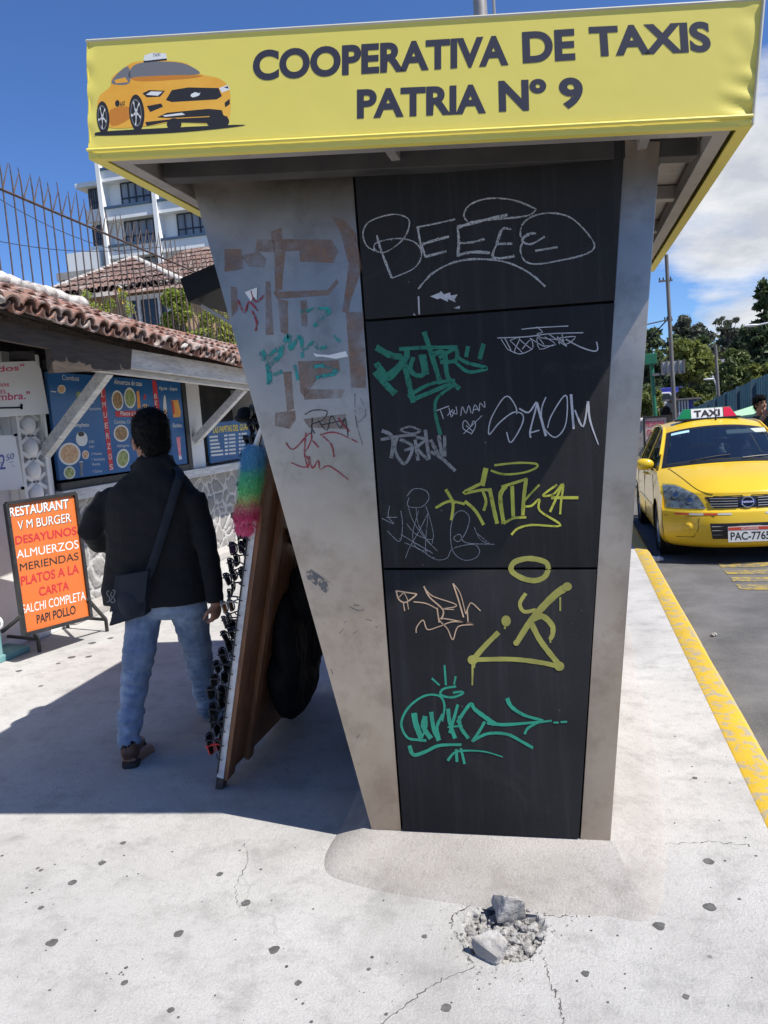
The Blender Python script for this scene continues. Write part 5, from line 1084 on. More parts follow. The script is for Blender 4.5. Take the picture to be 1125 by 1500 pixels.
def shoe(px, py, y, ang, heel=0.):
    c = ony(px, py, y); d = Vector((math.sin(R(ang)), math.cos(R(ang)), 0)); s = Vector((d.y, -d.x, 0)); z0 = heel
    P_ = lambda a, b, h: Vector((c.x, c.y, z0))+d*a+s*b+Vector((0, 0, h))
    b = B(); tube(b, [P_(0.02, 0, .115), P_(.015, 0, .07), P_(.02, 0, .045)], [(.042, .045), (.043, .048), (.041, .046)], 14); tube(b, [P_(.0, 0, .045), P_(.08, .002, .05), P_(.16, .006, .045), P_(.225, .006, .036), P_(.262, .004, .03)], [(.036, .038), (.040, .040), (.046, .032), (.042, .024), (.026, .014)], 14)
    o_ = obj('shoe', remesh(b, .006, 2, lambda c_: .0015*nz(c_, 40)), M['shoe'], man, smooth=True)
    b = B(); ol = [P_(a, w_, .0) for a, w_ in ((-.042, 0), (-.034, .032), (.0, .042), (.08, .042), (.16, .054), (.225, .050), (.27, .026), (.285, 0), (.27, -.024), (.225, -.042), (.16, -.044), (.08, -.036), (0, -.042), (-.034, -.032))]; prism(b, catmull(ol, 4, True), (0, 0, .022)); obj('sole', b, M['sole'], o_, bevel=.004)
    b = B(); q = W(lL)[-1] if px < 250 else W(lR)[-1]; tube(b, [P_(.018, 0, .095), q+Vector((0, 0, .03))], [.046, .044], 14); obj('sock', b, M['jacket'], man, smooth=True)
shoe(190, 1100, 3.30, -24, .0); shoe(309, 1048, 3.955, -14, .0)
# navy shoulder bag
bag = thing('shoulder_bag', 'navy canvas shoulder bag hanging at the left hip of the walking man', 'bag', ony(183, 880, 3.42))
cs = [ony(x, y, 3.40) for x, y in ((168, 846), (214, 838), (208, 904), (154, 920))]
bm = B(); prism(bm, [v+Vector((0, .03, 0)) for v in cs], (0, .07, 0)); c = sum(cs, Vector())/4; ball(bm, c+Vector((0, .05, -.02)), (.080, .060, .085))
obj('bag_body', remesh(bm, .006, 7, lambda q: .004*nz(q, 9)+.003*nz(q, 22)), M['navy'], bag, smooth=True)
bm = B(); up2 = [cs[0].lerp(cs[1], -.03)+Vector((0, .0, .004)), cs[0].lerp(cs[1], 1.03)+Vector((0, 0, .004)), cs[1].lerp(cs[2], .66), cs[0].lerp(cs[3], .70)]
prism(bm, [v+Vector((0, .012, 0)) for v in up2], (0, .02, 0)); bmesh.ops.subdivide_edges(bm, edges=bm.edges, cuts=6, use_grid_fill=True)
for v in bm.verts: v.co.y += .006*nz(v.co, 12)-.012*math.sin(max(0, min(1, (v.co.x-cs[0].x)/.15))*3.14)
obj('bag_flap', bm, M['navy'], bag, smooth=60)
BP = Plane((0, 3.40, 0), (0, -1, 0)); p = Print(BP, 0, 700, .32, .010)
for l in ([(505, 515), (495, 520), (497, 535), (506, 545), (505, 562), (494, 566)], [(518, 520), (512, 535), (528, 552), (530, 565), (518, 568), (512, 558), (527, 535), (531, 515), (520, 512)]): p.stroke(l, 4, 0)
p.done('emblem', [M['cargrey']], bag)
bm = B(); pts = [ony(x, y, yy) for x, y, yy in ((258, 684, 3.60), (264, 694, 3.525), (258, 715, 3.49), (246, 755, 3.468), (232, 800, 3.455), (220, 835, 3.44), (212, 850, 3.425))]; tube(bm, catmull(pts, 5), [(.006, .021)]*31, 10, up=(0, 1, 0)); obj('strap', bm, M['navy'], bag, smooth=True)

# ------------------------------------------------------------------ sunglasses rack leaning on the kiosk
b0 = onz(322, 1152); b0.y = 3.09; tt = ony(383, 650, 3.09); LEAN = (tt-b0).normalized(); RH = 1.78
b1 = Vector((b0.x-.02, 4.28, 0)); AL = (b1-b0).normalized(); RN = AL.cross(LEAN).normalized(); RN = RN if RN.x < 0 else -RN      # RN: display side
rack = thing('sunglasses_rack', 'leaning wooden display board with white edge, sunglasses on its far face, propped against the kiosk', 'display rack', b0)
M['ply'] = pm('reddish_plywood', (.115, .048, .022), (.24, .105, .045), .6, sc=1.6, detail=8., lo=.3, hi=.7, stretch=(14, 14, .7), c3=(.05, .025, .015), sc3=3., f3=.6, bump=.15, bsc=3.)
M['edge'] = pm('white_edge_strip', (.48, .48, .48), (.62, .61, .60), .6, sc=10., c3=(.22, .2, .19), sc3=30., f3=.5)
def rp(u, h, n=0.): return b0+AL*u+LEAN*h+RN*n
bm = B(); prism(bm, [rp(.003, .05), rp(1.19, .0), rp(1.19, RH), rp(.003, RH)], -RN*.018); obj('back_board', bm, M['ply'], rack)
bm = B(); prism(bm, [rp(.0, .05, -.0185), rp(.085, .05, -.0185), rp(.085, RH, -.0185), rp(.0, RH, -.0185)], -RN*.024); prism(bm, [rp(.26, .03, -.0185), rp(.32, .03, -.0185), rp(.32, RH, -.0185), rp(.26, RH, -.0185)], -RN*.024); prism(bm, [rp(1.10, .0, -.0185), rp(1.19, .0, -.0185), rp(1.19, RH, -.0185), rp(1.10, RH, -.0185)], -RN*.024); obj('batten', bm, M['ply'], rack, bevel=.003)
bm = B(); prism(bm, [rp(-.006, .06, .006), rp(-.006, RH, .006), rp(-.006, RH, -.024), rp(-.006, .06, -.024)], AL*.005); obj('edge_strip', bm, M['edge'], rack)
bm = B(); prism(bm, [rp(.0, -.02, .01), rp(.05, -.02, .01), rp(.05, .09, .01), rp(.0, .09, .01)], -RN*.035); obj('foot', bm, M['rust'], rack, bevel=.003)
bm = B(); prism(bm, [rp(.0, .04, .0005), rp(1.19, .04, .0005), rp(1.19, RH, .0005), rp(.0, RH, .0005)], RN*.006); obj('display_face', bm, M['black'], rack)
bm = B(); tube(bm, [rp(-.012, .08, .004), rp(-.012, RH-.02, .004)], .0035, 6)
NG = 25
for k in range(NG): h = .13+.0655*k; tube(bm, [rp(-.02, h+.02, -.012), rp(-.012, h+.02, .012), rp(.02, h+.02, .03)], .0026, 5)
obj('hook_wire', bm, M['black'], rack)
M['lens'] = pm('dark_lens', (.010, .010, .012), (.02, .018, .018), .06, sc=9., spec=.8)
M['lensv'] = pm('violet_lens', (.10, .04, .11), (.14, .07, .13), .06, sc=9., spec=.8)
M['lenso'] = pm('amber_lens', (.45, .12, .02), (.5, .2, .05), .08, sc=9., spec=.8)
M['frm_red'] = pm('red_frame', (.62, .05, .035), rough=.35)
M['frm_clear'] = pm('clear_frame', (.22, .20, .18), rough=.25)
def glasses(name, fm, lm, loc, rot, label):
    """built around the bridge: x across, y forward (away from the board), z up"""
    g = thing(name, label, 'sunglasses', (0, 0, 0), 'sunglasses hung on the leaning rack')
    b = B()
    for s in (-1, 1):
        c = [Vector((s*(.036+.029*math.copysign(abs(math.cos(t))**.75, math.cos(t))), -.010*abs(math.cos(t))-.004, .024*math.copysign(abs(math.sin(t))**.8, math.sin(t)))) for t in [2*math.pi*i/18 for i in range(18)]]
        tube(b, c+[c[0]], .0030, 6)
    tube(b, [(-.009, .0, .008), (0, .003, .011), (.009, .0, .008)], .003, 6); obj('frame', b, fm, g, True)
    for s in (-1, 1):
        b = B(); ball(b, (s*.036, -.010, 0), (.027, .004, .022), u=14, v=8); obj('lens', b, lm, g, True)
        b = B(); tube(b, [(s*.066, -.008, .012), (s*.069, -.045, .012), (s*.066, -.066, .006), (s*.064, -.078, -.006)], [.0035, .003, .003, .0035], 6); obj('temple', b, fm, g, True)
    g.matrix_local = Matrix.Translation(loc) @ rot; return g
gm = {}
def place_glasses(kind, fm, lm, loc, rot, label):
    if kind not in gm: gm[kind] = glasses('sunglasses', fm, lm, loc, rot, label); return gm[kind]
    g = gm[kind].copy(); COL.objects.link(g); g.matrix_local = Matrix.Translation(loc) @ rot; g['label'] = label
    for ch in gm[kind].children: c = ch.copy(); COL.objects.link(c); c.parent = g
    return g
base3 = Matrix((AL, RN, LEAN)).transposed()
for col_ in (0, 1, 2):
    for k in range(NG-1 if col_ == 0 else NG-2):
        h = .15+.0655*k; kind, fm, lm = 'dark', M['black'], M['lens']; lab = 'black sunglasses with dark lenses on the leaning rack'
        if col_ == 0:
            if k == 0: kind, fm, lm, lab = 'red', M['frm_red'], M['lens'], 'bright red framed sunglasses hanging lowest on the rack'
            elif k == 10: kind, fm, lm, lab = 'amber', M['frm_clear'], M['lenso'], 'clear framed sunglasses with amber lenses halfway up the rack'
            elif k in (9, 14): kind, fm, lm = 'violet', M['black'], M['lensv']; lab = 'black sunglasses with violet lenses '+('just below the amber pair' if k == 9 else 'near the walking man\'s hand')
        u = .06+.17*col_+random.uniform(-.012, .012)
        rot = (base3 @ Matrix.Rotation(R(random.uniform(-16, 16)), 3, 'Z') @ Matrix.Rotation(R(random.uniform(-38, -2)), 3, 'X') @ Matrix.Rotation(R(random.uniform(-14, 14)), 3, 'Y')).to_4x4()
        place_glasses(kind, fm, lm, rp(u, h, .072+random.uniform(0, .018)), rot @ Matrix.Scale(1.08, 4), lab)
# rainbow feather duster hung on the rack's edge
A_, B_ = ony(374, 652, 2.99), ony(358, 776, 2.99); dax = (B_-A_).normalized()
dus = thing('feather_duster', 'fluffy rainbow feather duster, blue to pink, hung on the rack edge', 'duster', A_)
m = bpy.data.materials.new('rainbow_fluff'); m.use_nodes = True; nt = m.node_tree; b = bsdf(m); b.inputs['Roughness'].default_value = .9
tc = N(nt, 'ShaderNodeTexCoord'); sp = N(nt, 'ShaderNodeSeparateXYZ'); L(nt, tc.outputs['Object'], sp.inputs[0]); nn = N(nt, 'ShaderNodeTexNoise', Scale=30.); L(nt, tc.outputs['Object'], nn.inputs['Vector'])
hz = (B_-A_).z; t_ = math_(nt, 'ADD', math_(nt, 'DIVIDE', sp.outputs[2], hz), math_(nt, 'MULTIPLY', math_(nt, 'SUBTRACT', nn.outputs[0], .5), .14))
c_ = ramp(nt, t_, [(0, (.14, .50, .80)), (.24, (.08, .50, .72)), (.36, (.12, .72, .42)), (.54, (.22, .78, .28)), (.66, (.80, .72, .24)), (.74, (.85, .32, .28)), (.84, (.85, .05, .22)), (1, (.88, .05, .24))])
g_ = N(nt, 'ShaderNodeNewGeometry'); c_ = mixc(nt, math_(nt, 'MULTIPLY', g_.outputs['Random Per Island'], .35), c_, (.8, .8, .75)); L(nt, c_, b.inputs['Base Color'])
tl = N(nt, 'ShaderNodeBsdfTranslucent'); L(nt, c_, tl.inputs[0]); mx = N(nt, 'ShaderNodeMixShader', Fac=.3); L(nt, b.outputs[0], mx.inputs[1]); L(nt, tl.outputs[0], mx.inputs[2]); L(nt, mx.outputs[0], nt.nodes['Material Output'].inputs[0]); M['fluff'] = m
bm = B(); tube(bm, [A_+dax*t for t in (0, .02, .1, .22, .29, .325)], [.018, .030, .034, .036, .034, .012], 14)
s1 = dax.orthogonal().normalized(); s2 = dax.cross(s1)
for k in range(9000):
    t = random.random()**.9*.33; a = random.random()*6.283; d = s1*math.cos(a)+s2*math.sin(a); r0 = .026+.004*random.random()+.008*(t > .235)
    if t > .30: d = (d*.6+dax*random.random()*1.2).normalized()
    p0 = A_+dax*min(t, .31)+d*r0; ln_ = random.uniform(.018, .036)*(1+.18*math.sin(t*19)); dd = (d+dax*random.uniform(-.1, .7)+Vector((random.gauss(0, .25), random.gauss(0, .25), random.gauss(0, .25)-.1))).normalized(); p1 = p0+dd*ln_*.6; p2 = p1+(dd+Vector((random.gauss(0, .35), random.gauss(0, .35), random.gauss(0, .35)-.25))).normalized()*ln_*.5; w = dd.cross(dax).normalized()*.0015
    v = [bm.verts.new(q) for q in (p0-w, p0+w, p1+w*.8, p1-w*.8, p2)]; bm.faces.new(v[:4]); bm.faces.new((v[3], v[2], v[4]))
obj('fluff', bm, M['fluff'], dus, recalc=False)
bm = B(); tube(bm, [A_-dax*.075+Vector((.02, 0, 0)), A_-dax*.03+Vector((.008, 0, 0)), A_+dax*.02], [.008, .010, .012], 10); obj('handle', bm, M['inkwhite'], dus, smooth=True)
# dark shoulder cloth bag hung behind the board
bb = thing('black_bag', 'black plastic bag tied and hung on the wooden back of the rack beside the kiosk', 'bag', rp(.7, .9, -.05))
bm = B(); o_ = -RN
ball(bm, rp(.66, .34, -.085), (.075, .26, .21)); ball(bm, rp(.84, .32, -.085), (.07, .20, .17)); ball(bm, rp(.58, .54, -.08), (.06, .17, .24)); ball(bm, rp(.78, .58, -.085), (.07, .22, .23)); ball(bm, rp(.66, .80, -.10), (.08, .13, .17)); tube(bm, [rp(.56, 1.02, -.06), rp(.60, .92, -.08), rp(.66, .8, -.10)], [.018, .03, .07], 10); tube(bm, [rp(.56, 1.02, -.06), rp(.51, 1.07, -.05)], [.02, .045], 8); tube(bm, [rp(.56, 1.02, -.06), rp(.62, 1.06, -.07)], [.018, .04], 8)
M['binbag'] = pm('black_plastic', (.008, .008, .009), (.014, .014, .015), .75, sc=10., spec=.12, bump=.3, bsc=22.)
obj('bag_body', remesh(bm, .011, 2, lambda c: .030*nz((c.x, c.y, c.z*.5), 6, 3)+.014*abs(nz((c.x, c.y, c.z*.35), 15, 5))+.006*nz((c.x, c.y, c.z*.6), 34, 5)), M['binbag'], bb, smooth=True)
bm = B(); tube(bm, [rp(.53, 1.02, -.045), rp(.53, 1.05, -.02)], .006, 6); obj('tie', bm, M['binbag'], bb)
bm = B(); beam(bm, rp(.42, 1.10, -.03), rp(.62, 1.14, -.32), .05, .03); o = obj('prop_bar', bm, M['wooddark'], rack)
# dark cap on top of the rack
bm = B(); c = ony(362, 612, 3.2); ball(bm, c, (.045, .09, .022)); ball(bm, c+Vector((-.005, .0, .012)), (.034, .06, .034)); o = obj('hat', remesh(bm, .006, 3, lambda q: .004*nz(q, 20)), M['jacket'], smooth=True); tag(o, 'dark soft hat on top of the sunglasses rack above the feather duster', 'hat')
# ------------------------------------------------------------------ taxi
M['taxi'] = pm('taxi_yellow', (.64, .42, .016), (.67, .445, .02), .34, sc=1.5, spec=.45)
bsdf(M['taxi']).inputs['Coat Weight'].default_value = .35; bsdf(M['taxi']).inputs['Coat Roughness'].default_value = .06
M['tyre'] = pm('tyre_rubber', (.014, .014, .014), (.025, .024, .023), .85, sc=20.)
M['alloy'] = pm('wheel_alloy', (.35, .35, .36), (.45, .45, .45), .35, .8, sc=8.)
M['chrome'] = pm('chrome', (.72, .72, .74), rough=.12, metal=1.)
M['grille'] = pm('grille_black', (.012, .012, .013), rough=.4)
M['seat'] = pm('seat_cloth', (.035, .035, .04), (.06, .06, .065), .9, sc=20.)
def glassmat(name, tint, tr, rough=.03):
    m = bpy.data.materials.new(name); m.use_nodes = True; nt = m.node_tree; b = bsdf(m); b.inputs['Base Color'].default_value = tint+(1,); b.inputs['Roughness'].default_value = rough; b.inputs['Specular IOR Level'].default_value = .75
    t = N(nt, 'ShaderNodeBsdfTransparent'); t.inputs[0].default_value = (.62, .72, .80, 1); mx = N(nt, 'ShaderNodeMixShader', Fac=tr); L(nt, b.outputs[0], mx.inputs[1]); L(nt, t.outputs[0], mx.inputs[2]); L(nt, mx.outputs[0], nt.nodes['Material Output'].inputs[0]); return m
M['carglass'] = glassmat('car_glass', (.012, .022, .045), .42)
M['lampglass'] = glassmat('headlamp_glass', (.06, .063, .067), .80, .06)
M['cream'] = pm('visor_cream', (.45, .50, .42), rough=.7)
M['ambr'] = pm('reflector_red', (.55, .06, .03), rough=.35)
M['silverref'] = pm('reflector_silver', (.50, .50, .50), rough=.35)
TX = Vector((1.69, 8.40, -.12)); TSC = .925
taxi = thing('taxi', 'yellow taxi hatchback parked at the kerb with a green white and red roof sign', 'taxi', TX)
# centre line and edge line of the upper shell: (y, z) / (y, z, half width), nose to tail
CL = [(.12, .17), (.035, .23), (.0, .40), (.025, .555), (.055, .60), (.085, .735), (.14, .80), (.45, .93), (.95, 1.02), (1.02, 1.025), (1.90, 1.445), (2.3, 1.525), (3.0, 1.52), (3.65, 1.42), (4.0, 1.08), (4.15, .98), (4.24, .6), (4.18, .25)]
EL = [(.42, .17, .70), (.37, .23, .80), (.33, .40, .835), (.36, .555, .835), (.40, .60, .835), (.56, .745, .832), (.66, .80, .825), (.90, .875, .815), (1.15, .955, .80), (1.20, .97, .775), (2.02, 1.37, .605), (2.38, 1.445, .585), (3.0, 1.445, .585), (3.62, 1.35, .585), (3.9, 1.02, .70), (4.02, .93, .78), (4.1, .6, .80), (4.05, .25, .78)]
def cat1(A, t):
    n = len(A)-1; t = max(0, min(n-1e-6, t)); i = int(t); f_ = t-i; p = [A[max(0, i-1)], A[i], A[i+1], A[min(n, i+2)]]
    return [.5*(2*b+(c-a)*f_+(2*a-5*b+4*c-d)*f_*f_+(3*b-a-3*c+d)*f_**3) for a, b, c, d in zip(*p)]
def SS(u, v):
    c, e = cat1(CL, v), cat1(EL, v); s = abs(u); k = s**2.6
    return Vector((math.copysign(1, u)*s*e[2], lerp(c[0], e[0], k), lerp(c[1], e[1], s**2.2)))
def SN(u, v):
    a = SS(u+.01, v)-SS(u-.01, v); b = SS(u, v+.02)-SS(u, v-.02); n = a.cross(b).normalized(); return n if (n.y < 0 or n.z > .5) and not (n.z < -.5) else -n
def SO(u, v, o): return SS(u, v)+SN(u, v)*o
def tw(v): return v+TX
bm = B(); NU, NV = 44, 130; grid = {}
vs_ = [17*j/NV for j in range(NV+1)]
def skip(u, v): return (9.12 < v < 9.92 and abs(u) < .90) or (13.15 < v < 13.85 and abs(u) < .85)
for j, v in enumerate(vs_):
    for i in range(NU+1): grid[i, j] = bm.verts.new(tw(SS(-1+2*i/NU, v)))
for j in range(NV):
    for i in range(NU):
        if skip(-1+2*(i+.5)/NU, 17*(j+.5)/NV): continue
        bm.faces.new((grid[i, j], grid[i+1, j], grid[i+1, j+1], grid[i, j+1]))
# flanks with wheel arches
WY, WR, WZ = (.92, 3.52), .345, .31
def edge_at(y):
    lo, hi = 5.0, 15.6
    for _ in range(40):
        m_ = (lo+hi)/2
        if cat1(EL, m_)[0] < y: lo = m_
        else: hi = m_
    return cat1(EL, lo)
for s in (-1, 1):
    g = {}; n1_, n2_ = 110, 22
    for i in range(n1_+1):
        y = lerp(.36, 4.04, i/n1_); belt = min(cat1(EL, lerp(3., 8.6, min(1, (y-.36)/.78)))[1] if y < 1.14 else lerp(.955, 1.0, (y-1.14)/2.9), 1.0); hw = lerp(.835, .80, max(0, min(1, (y-.4)/.7))) if y < 1.1 else .80
        if y < 1.14: v_ = edge_at(y); belt = v_[1]; hw = v_[2]
        for j in range(n2_+1):
            t = j/n2_; z = lerp(.20, belt, t); bul = .835+.012*math.sin(t*3.14)-.03*(t < .12)*(1-t/.12); x = lerp(bul, hw, max(0, (t-.72)/.28)**1.5)
            if y < .5: x = min(x, lerp(.80, .84, t*3 if t < .33 else 1))
            p_ = Vector((s*x, y, z))
            for wy in WY:
                d = Vector((0, y-wy, z-WZ)); 
                if abs(d.length-WR) < .026: d = d.normalized()*WR; p_ = Vector((s*(x+.008), wy+d.y, WZ+d.z))
            g[i, j] = bm.verts.new(tw(p_))
    for i in range(n1_):
        for j in range(n2_):
            q = [g[i, j], g[i+1, j], g[i+1, j+1], g[i, j+1]]; c = sum((a.co for a in q), Vector())/4-TX
            if any(math.hypot(c.y-wy, c.z-WZ) < WR-.006 for wy in WY): continue
            bm.faces.new(q)
obj('body', bm, M['taxi'], taxi, smooth=38)
# side glass and pillars
for s in (-1, 1):
    def gp(y, t): e = edge_at(max(1.16, min(3.6, y))); zt_ = e[1] if y > 1.2 else .97; bx = .80; return Vector((s*lerp(bx, e[2]+.004, t), y, lerp(lerp(.955, 1.0, (y-1.14)/2.9), zt_, t)))
    bm = B(); ys_ = [1.2+.05*i for i in range(53)]
    r0 = [bm.verts.new(tw(gp(y, 0))) for y in ys_]; r1 = [bm.verts.new(tw(gp(y, 1))) for y in ys_]
    for i in range(len(ys_)-1): bm.faces.new((r0[i], r0[i+1], r1[i+1], r1[i]))
    obj('side_window', bm, M['carglass'], taxi, smooth=True)
    bm = B()
    for y in (2.32, 3.2): tube(bm, [tw(gp(y, t)+Vector((s*.006, 0, 0))) for t in (0, .5, 1)], [(.028, .012)]*3, 6, up=(1, 0, 0))
    tube(bm, [tw(gp(y, 1)+Vector((s*.004, 0, .004))) for y in ys_[6:]], .018, 6); tube(bm, [tw(gp(y, 0)+Vector((s*.006, 0, 0))) for y in ys_], .010, 6)
    obj('window_frame', bm, M['taxi'], taxi, smooth=True)
    mr = B(); c = Vector((s*.90, 1.50, 1.02)); ball(mr, tw(c), (.105, .062, .072)); ball(mr, tw(c+Vector((s*.02, .02, 0))), (.10, .05, .075)); mo_ = obj('mirror', remesh(mr, .008, 3), M['taxi'], taxi, smooth=True)
    bm = B(); beam(bm, tw(c-Vector((s*.08, -.02, .05))), tw(Vector((s*.79, 1.53, .95))), .035, .05); obj('mirror_arm', bm, M['grille'], mo_, bevel=.005)
    bm = B(); ball(bm, tw(c+Vector((s*.01, .066, 0))), (.085, .006, .058)); obj('mirror_glass', bm, M['chrome'], mo_, smooth=True)
    for y in (1.2, 2.32, 3.25):
        bm = B(); tube(bm, [tw(Vector((s*.846, y, z))) for z in (.24, .6, .92)], .004, 5); obj('door_gap', bm, M['gap'], taxi)
    for y in (2.15, 3.05):
        bm = B(); tube(bm, catmull([tw(Vector((s*x, yy, .86))) for x, yy in ((.832, y-.09), (.862, y-.06), (.862, y+.06), (.832, y+.09))], 4), .013, 6); obj('door_handle', bm, M['taxi'], taxi, smooth=True)
    bm = B(); beam(bm, tw(Vector((s*.848, 1.3, .50))), tw(Vector((s*.848, 3.1, .50))), .015, .05); obj('side_moulding', bm, M['taxi'], taxi, bevel=.004)
    for wy in WY:
        cw = tw(Vector((s*.74, wy, WZ-.005))); bm = B()
        rs = [[cw+Vector((s*x, math.cos(t)*r, math.sin(t)*r)) for t in [2*math.pi*i/40 for i in range(40)]] for x, r in ((-.09, .20), (-.095, .28), (-.07, .302), (.07, .302), (.092, .285), (.094, .20), (.05, .195))]
        rings_loft(bm, rs, False); ty = obj('tyre', bm, M['tyre'], taxi, smooth=40)
        bm = B(); rings_loft(bm, [[cw+Vector((s*x, math.cos(t)*r, math.sin(t)*r)) for t in [2*math.pi*i/40 for i in range(40)]] for x, r in ((.082, .205), (.085, .185), (.055, .17))], False)
        for k in range(7): a = k*2*math.pi/7; beam(bm, cw+Vector((s*.066, 0, 0)), cw+Vector((s*.066, math.cos(a)*.18, math.sin(a)*.18)), .05, .02, up=(1, 0, 0))
        cyl(bm, cw+Vector((s*.05, 0, 0)), cw+Vector((s*.085, 0, 0)), .04); obj('rim', bm, M['alloy'], ty, smooth=40)
        bm = B(); rings_loft(bm, [[tw(Vector((s*x, wy, WZ)))+Vector((0, math.cos(t)*r, math.sin(t)*r)) for t in [2*math.pi*i/40 for i in range(40)]] for x, r in ((.835, WR), (.50, WR), (.50, .02))], False); obj('wheel_well', bm, M['gap'], taxi)
bm = B(); box2(bm, tw(Vector((-.78, .45, .16))), tw(Vector((.78, 4.0, .24)))); obj('underbody', bm, M['gap'], taxi)
def spatch(name, us, vs, off, mat, nu=20, nv=6, parent=None, th=0):
    """patch that follows the car's shell between u and v limits; us, vs may be functions"""
    bm = B(); g = {}
    for j in range(nv+1):
        for i in range(nu+1):
            a, b = i/nu, j/nv; u0, u1 = us(b) if callable(us) else us; u = lerp(u0, u1, a); v0, v1 = vs(u) if callable(vs) else vs
            g[i, j] = bm.verts.new(tw(SO(u, lerp(v0, v1, b), off)))
    for j in range(nv):
        for i in range(nu): bm.faces.new((g[i, j], g[i+1, j], g[i+1, j+1], g[i, j+1]))
    return obj(name, bm, mat, parent or taxi, smooth=True)
spatch('windscreen_surround', (-.955, .955), (9.02, 9.13), .005, M['grille'], 30, 3); spatch('windscreen_surround', (-.955, .955), (9.90, 9.98), .005, M['grille'], 30, 3)
spatch('windscreen_surround', (-.955, -.89), (9.02, 9.98), .0052, M['grille'], 3, 20); spatch('windscreen_surround', (.89, .955), (9.02, 9.98), .0052, M['grille'], 3, 20)
ws = spatch('windscreen', (-.90, .90), (9.10, 9.93), .003, M['carglass'], 40, 20); spatch('rear_window', (-.86, .86), (13.14, 13.86), .003, M['carglass'], 30, 10)
spatch('sticker', (-.86, -.52), (9.83, 9.90), .0065, pm('sticker_blue', (.30, .55, .66), (.5, .68, .74), .5, sc=60.), 8, 2, ws)
st = lambda a, b: SO(a, b, .012)
bm = B()
for u0, u1 in ((-.55, .05), (.2, .78)): tube(bm, [tw(SO(lerp(u0, u1, t), 9.10+.10*math.sin(t*1.5)*(1 if u0 < 0 else .8), .022)) for t in [i/8 for i in range(9)]], .008, 6)
obj('wiper', bm, M['grille'], taxi)
# bonnet gap, headlamps, grille, badge, bumper details
def hl(u): s = (abs(u)-.50)/.46; s = max(0, min(1, s)); return (4.02+.05*s, 4.16+2.25*math.sin(min(1, s*1.25)*1.57)**.9)
for s in (-1, 1):
    spatch('headlamp_bowl', (s*.50, s*.955), hl, .004, pm('lamp_silver', (.14, .14, .135), (.46, .46, .45), .35, .15, sc=16., lo=.4, hi=.6) if s < 0 else bpy.data.materials['lamp_silver'], 26, 10)
    h_ = spatch('headlight', (s*.495, s*.962), lambda u: (hl(u)[0]-.03, hl(u)[1]+.03), .016, M['lampglass'], 26, 10)
    bm = B()
    for u, v, r in ((.67, 4.62, .040), (.83, 4.95, .040)): ball(bm, tw(SO(s*u, v, .004)), (r, .010, r*.9), SN(s*u, v).to_track_quat('Y', 'Z').to_matrix(), 18, 12)
    obj('lamp_reflector', bm, M['chrome'], h_, smooth=40)
    bm = B(); tube(bm, [tw(SO(s*lerp(.05, .40, t), lerp(5.02, 4.98, t), .003)) for t in [0, .5, 1]], .003, 5); tube(bm, [tw(SO(s*lerp(.40, .93, t), lerp(5.25, 8.9, t**1.4), .003)) for t in [i/14 for i in range(15)]], .003, 5); obj('bonnet_gap', bm, M['gap'], taxi)
    # fog lamp recess
    spatch('fog_recess', (s*.60, s*.86), lambda u: (1.55+.0*abs(u), 2.55), .003, M['taxi'], 10, 6)
    q = tw(SO(s*.71, 2.05, .0)); n = SN(s*.71, 2.05); bm = B(); cyl(bm, q-n*.01, q+n*.012, .052, 22); ball(bm, q+n*.012, (.046, .016, .046), n.to_track_quat('Y', 'Z').to_matrix()); obj('fog_lamp', bm, M['taxi'], taxi, smooth=40)
    bm = B(); tube(bm, [tw(SO(s*u, v, .003)) for u, v in ((.58, 2.65), (.60, 1.9), (.66, 1.45), (.86, 1.42))], .0032, 5); tube(bm, [tw(SO(s*u, 2.78, .003)) for u in (.4, .7, .98)], .0028, 5); obj('bumper_crease', bm, M['gap'], taxi)
    for k in range(4): spatch('reflector_strip', (s*lerp(.86, .20, k/4), s*lerp(.86, .20, (k+1)/4)), (2.86-.0, 3.04), .003, (M['ambr'], M['silverref'])[k % 2], 6, 2)
gr_ = spatch('grille', lambda b: (-.40-.10*b, .40+.10*b), (4.08, 4.92), .004, M['grille'], 24, 4)
bm = B()
for v in (4.22, 4.40, 4.58, 4.76):
    for u0, u1 in ((-.44, -.12), (.12, .44)): tube(bm, [tw(SO(lerp(u0, u1, t), v, .012)) for t in (0, .5, 1)], .006, 6)
obj('grille_bar', bm, M['chrome'] if False else M['cargrey'], gr_)
lo_ = spatch('lower_grille', lambda b: (-.44-.02*b, .44+.02*b), (1.35, 2.30), .004, M['grille'], 24, 5)
bm = B()
for v in (1.6, 1.85, 2.1): tube(bm, [tw(SO(u, v, .010)) for u in (-.44, 0, .44)], .006, 6)
obj('grille_bar', bm, M['cargrey'], lo_)
q = tw(SO(0, 4.5, .012)); n = Vector((0, -1, .12)).normalized(); a_ = Vector((1, 0, 0)); b_ = a_.cross(n); b_ = b_ if b_.z > 0 else -b_
bm = B(); tube(bm, [q+a_*.060*math.cos(t)+b_*.055*math.sin(t) for t in [2*math.pi*i/28 for i in range(29)]], .008, 8); bd = obj('badge', bm, M['chrome'], taxi, smooth=True)
bm = B(); box(bm, q+n*.006, (.145, .01, .028), Matrix((a_, -n, b_)).transposed()); obj('badge_bar', bm, M['inkblue'], bd, bevel=.002)
CARF = Plane(q+n*.0125, n)
def flat_text(name, body, c, ax, ay, w, h, mat, parent, bold=0., off=Vector()):
    vs, fs = text_polys(body, bold); bm = B(); V = [bm.verts.new(c+ax*((u-.5)*w)+ay*((v-.5)*h)+off) for u, v in vs]
    for f_ in fs:
        try: bm.faces.new([V[i] for i in f_])
        except ValueError: pass
    return obj(name, bm, mat, parent, recalc=False)
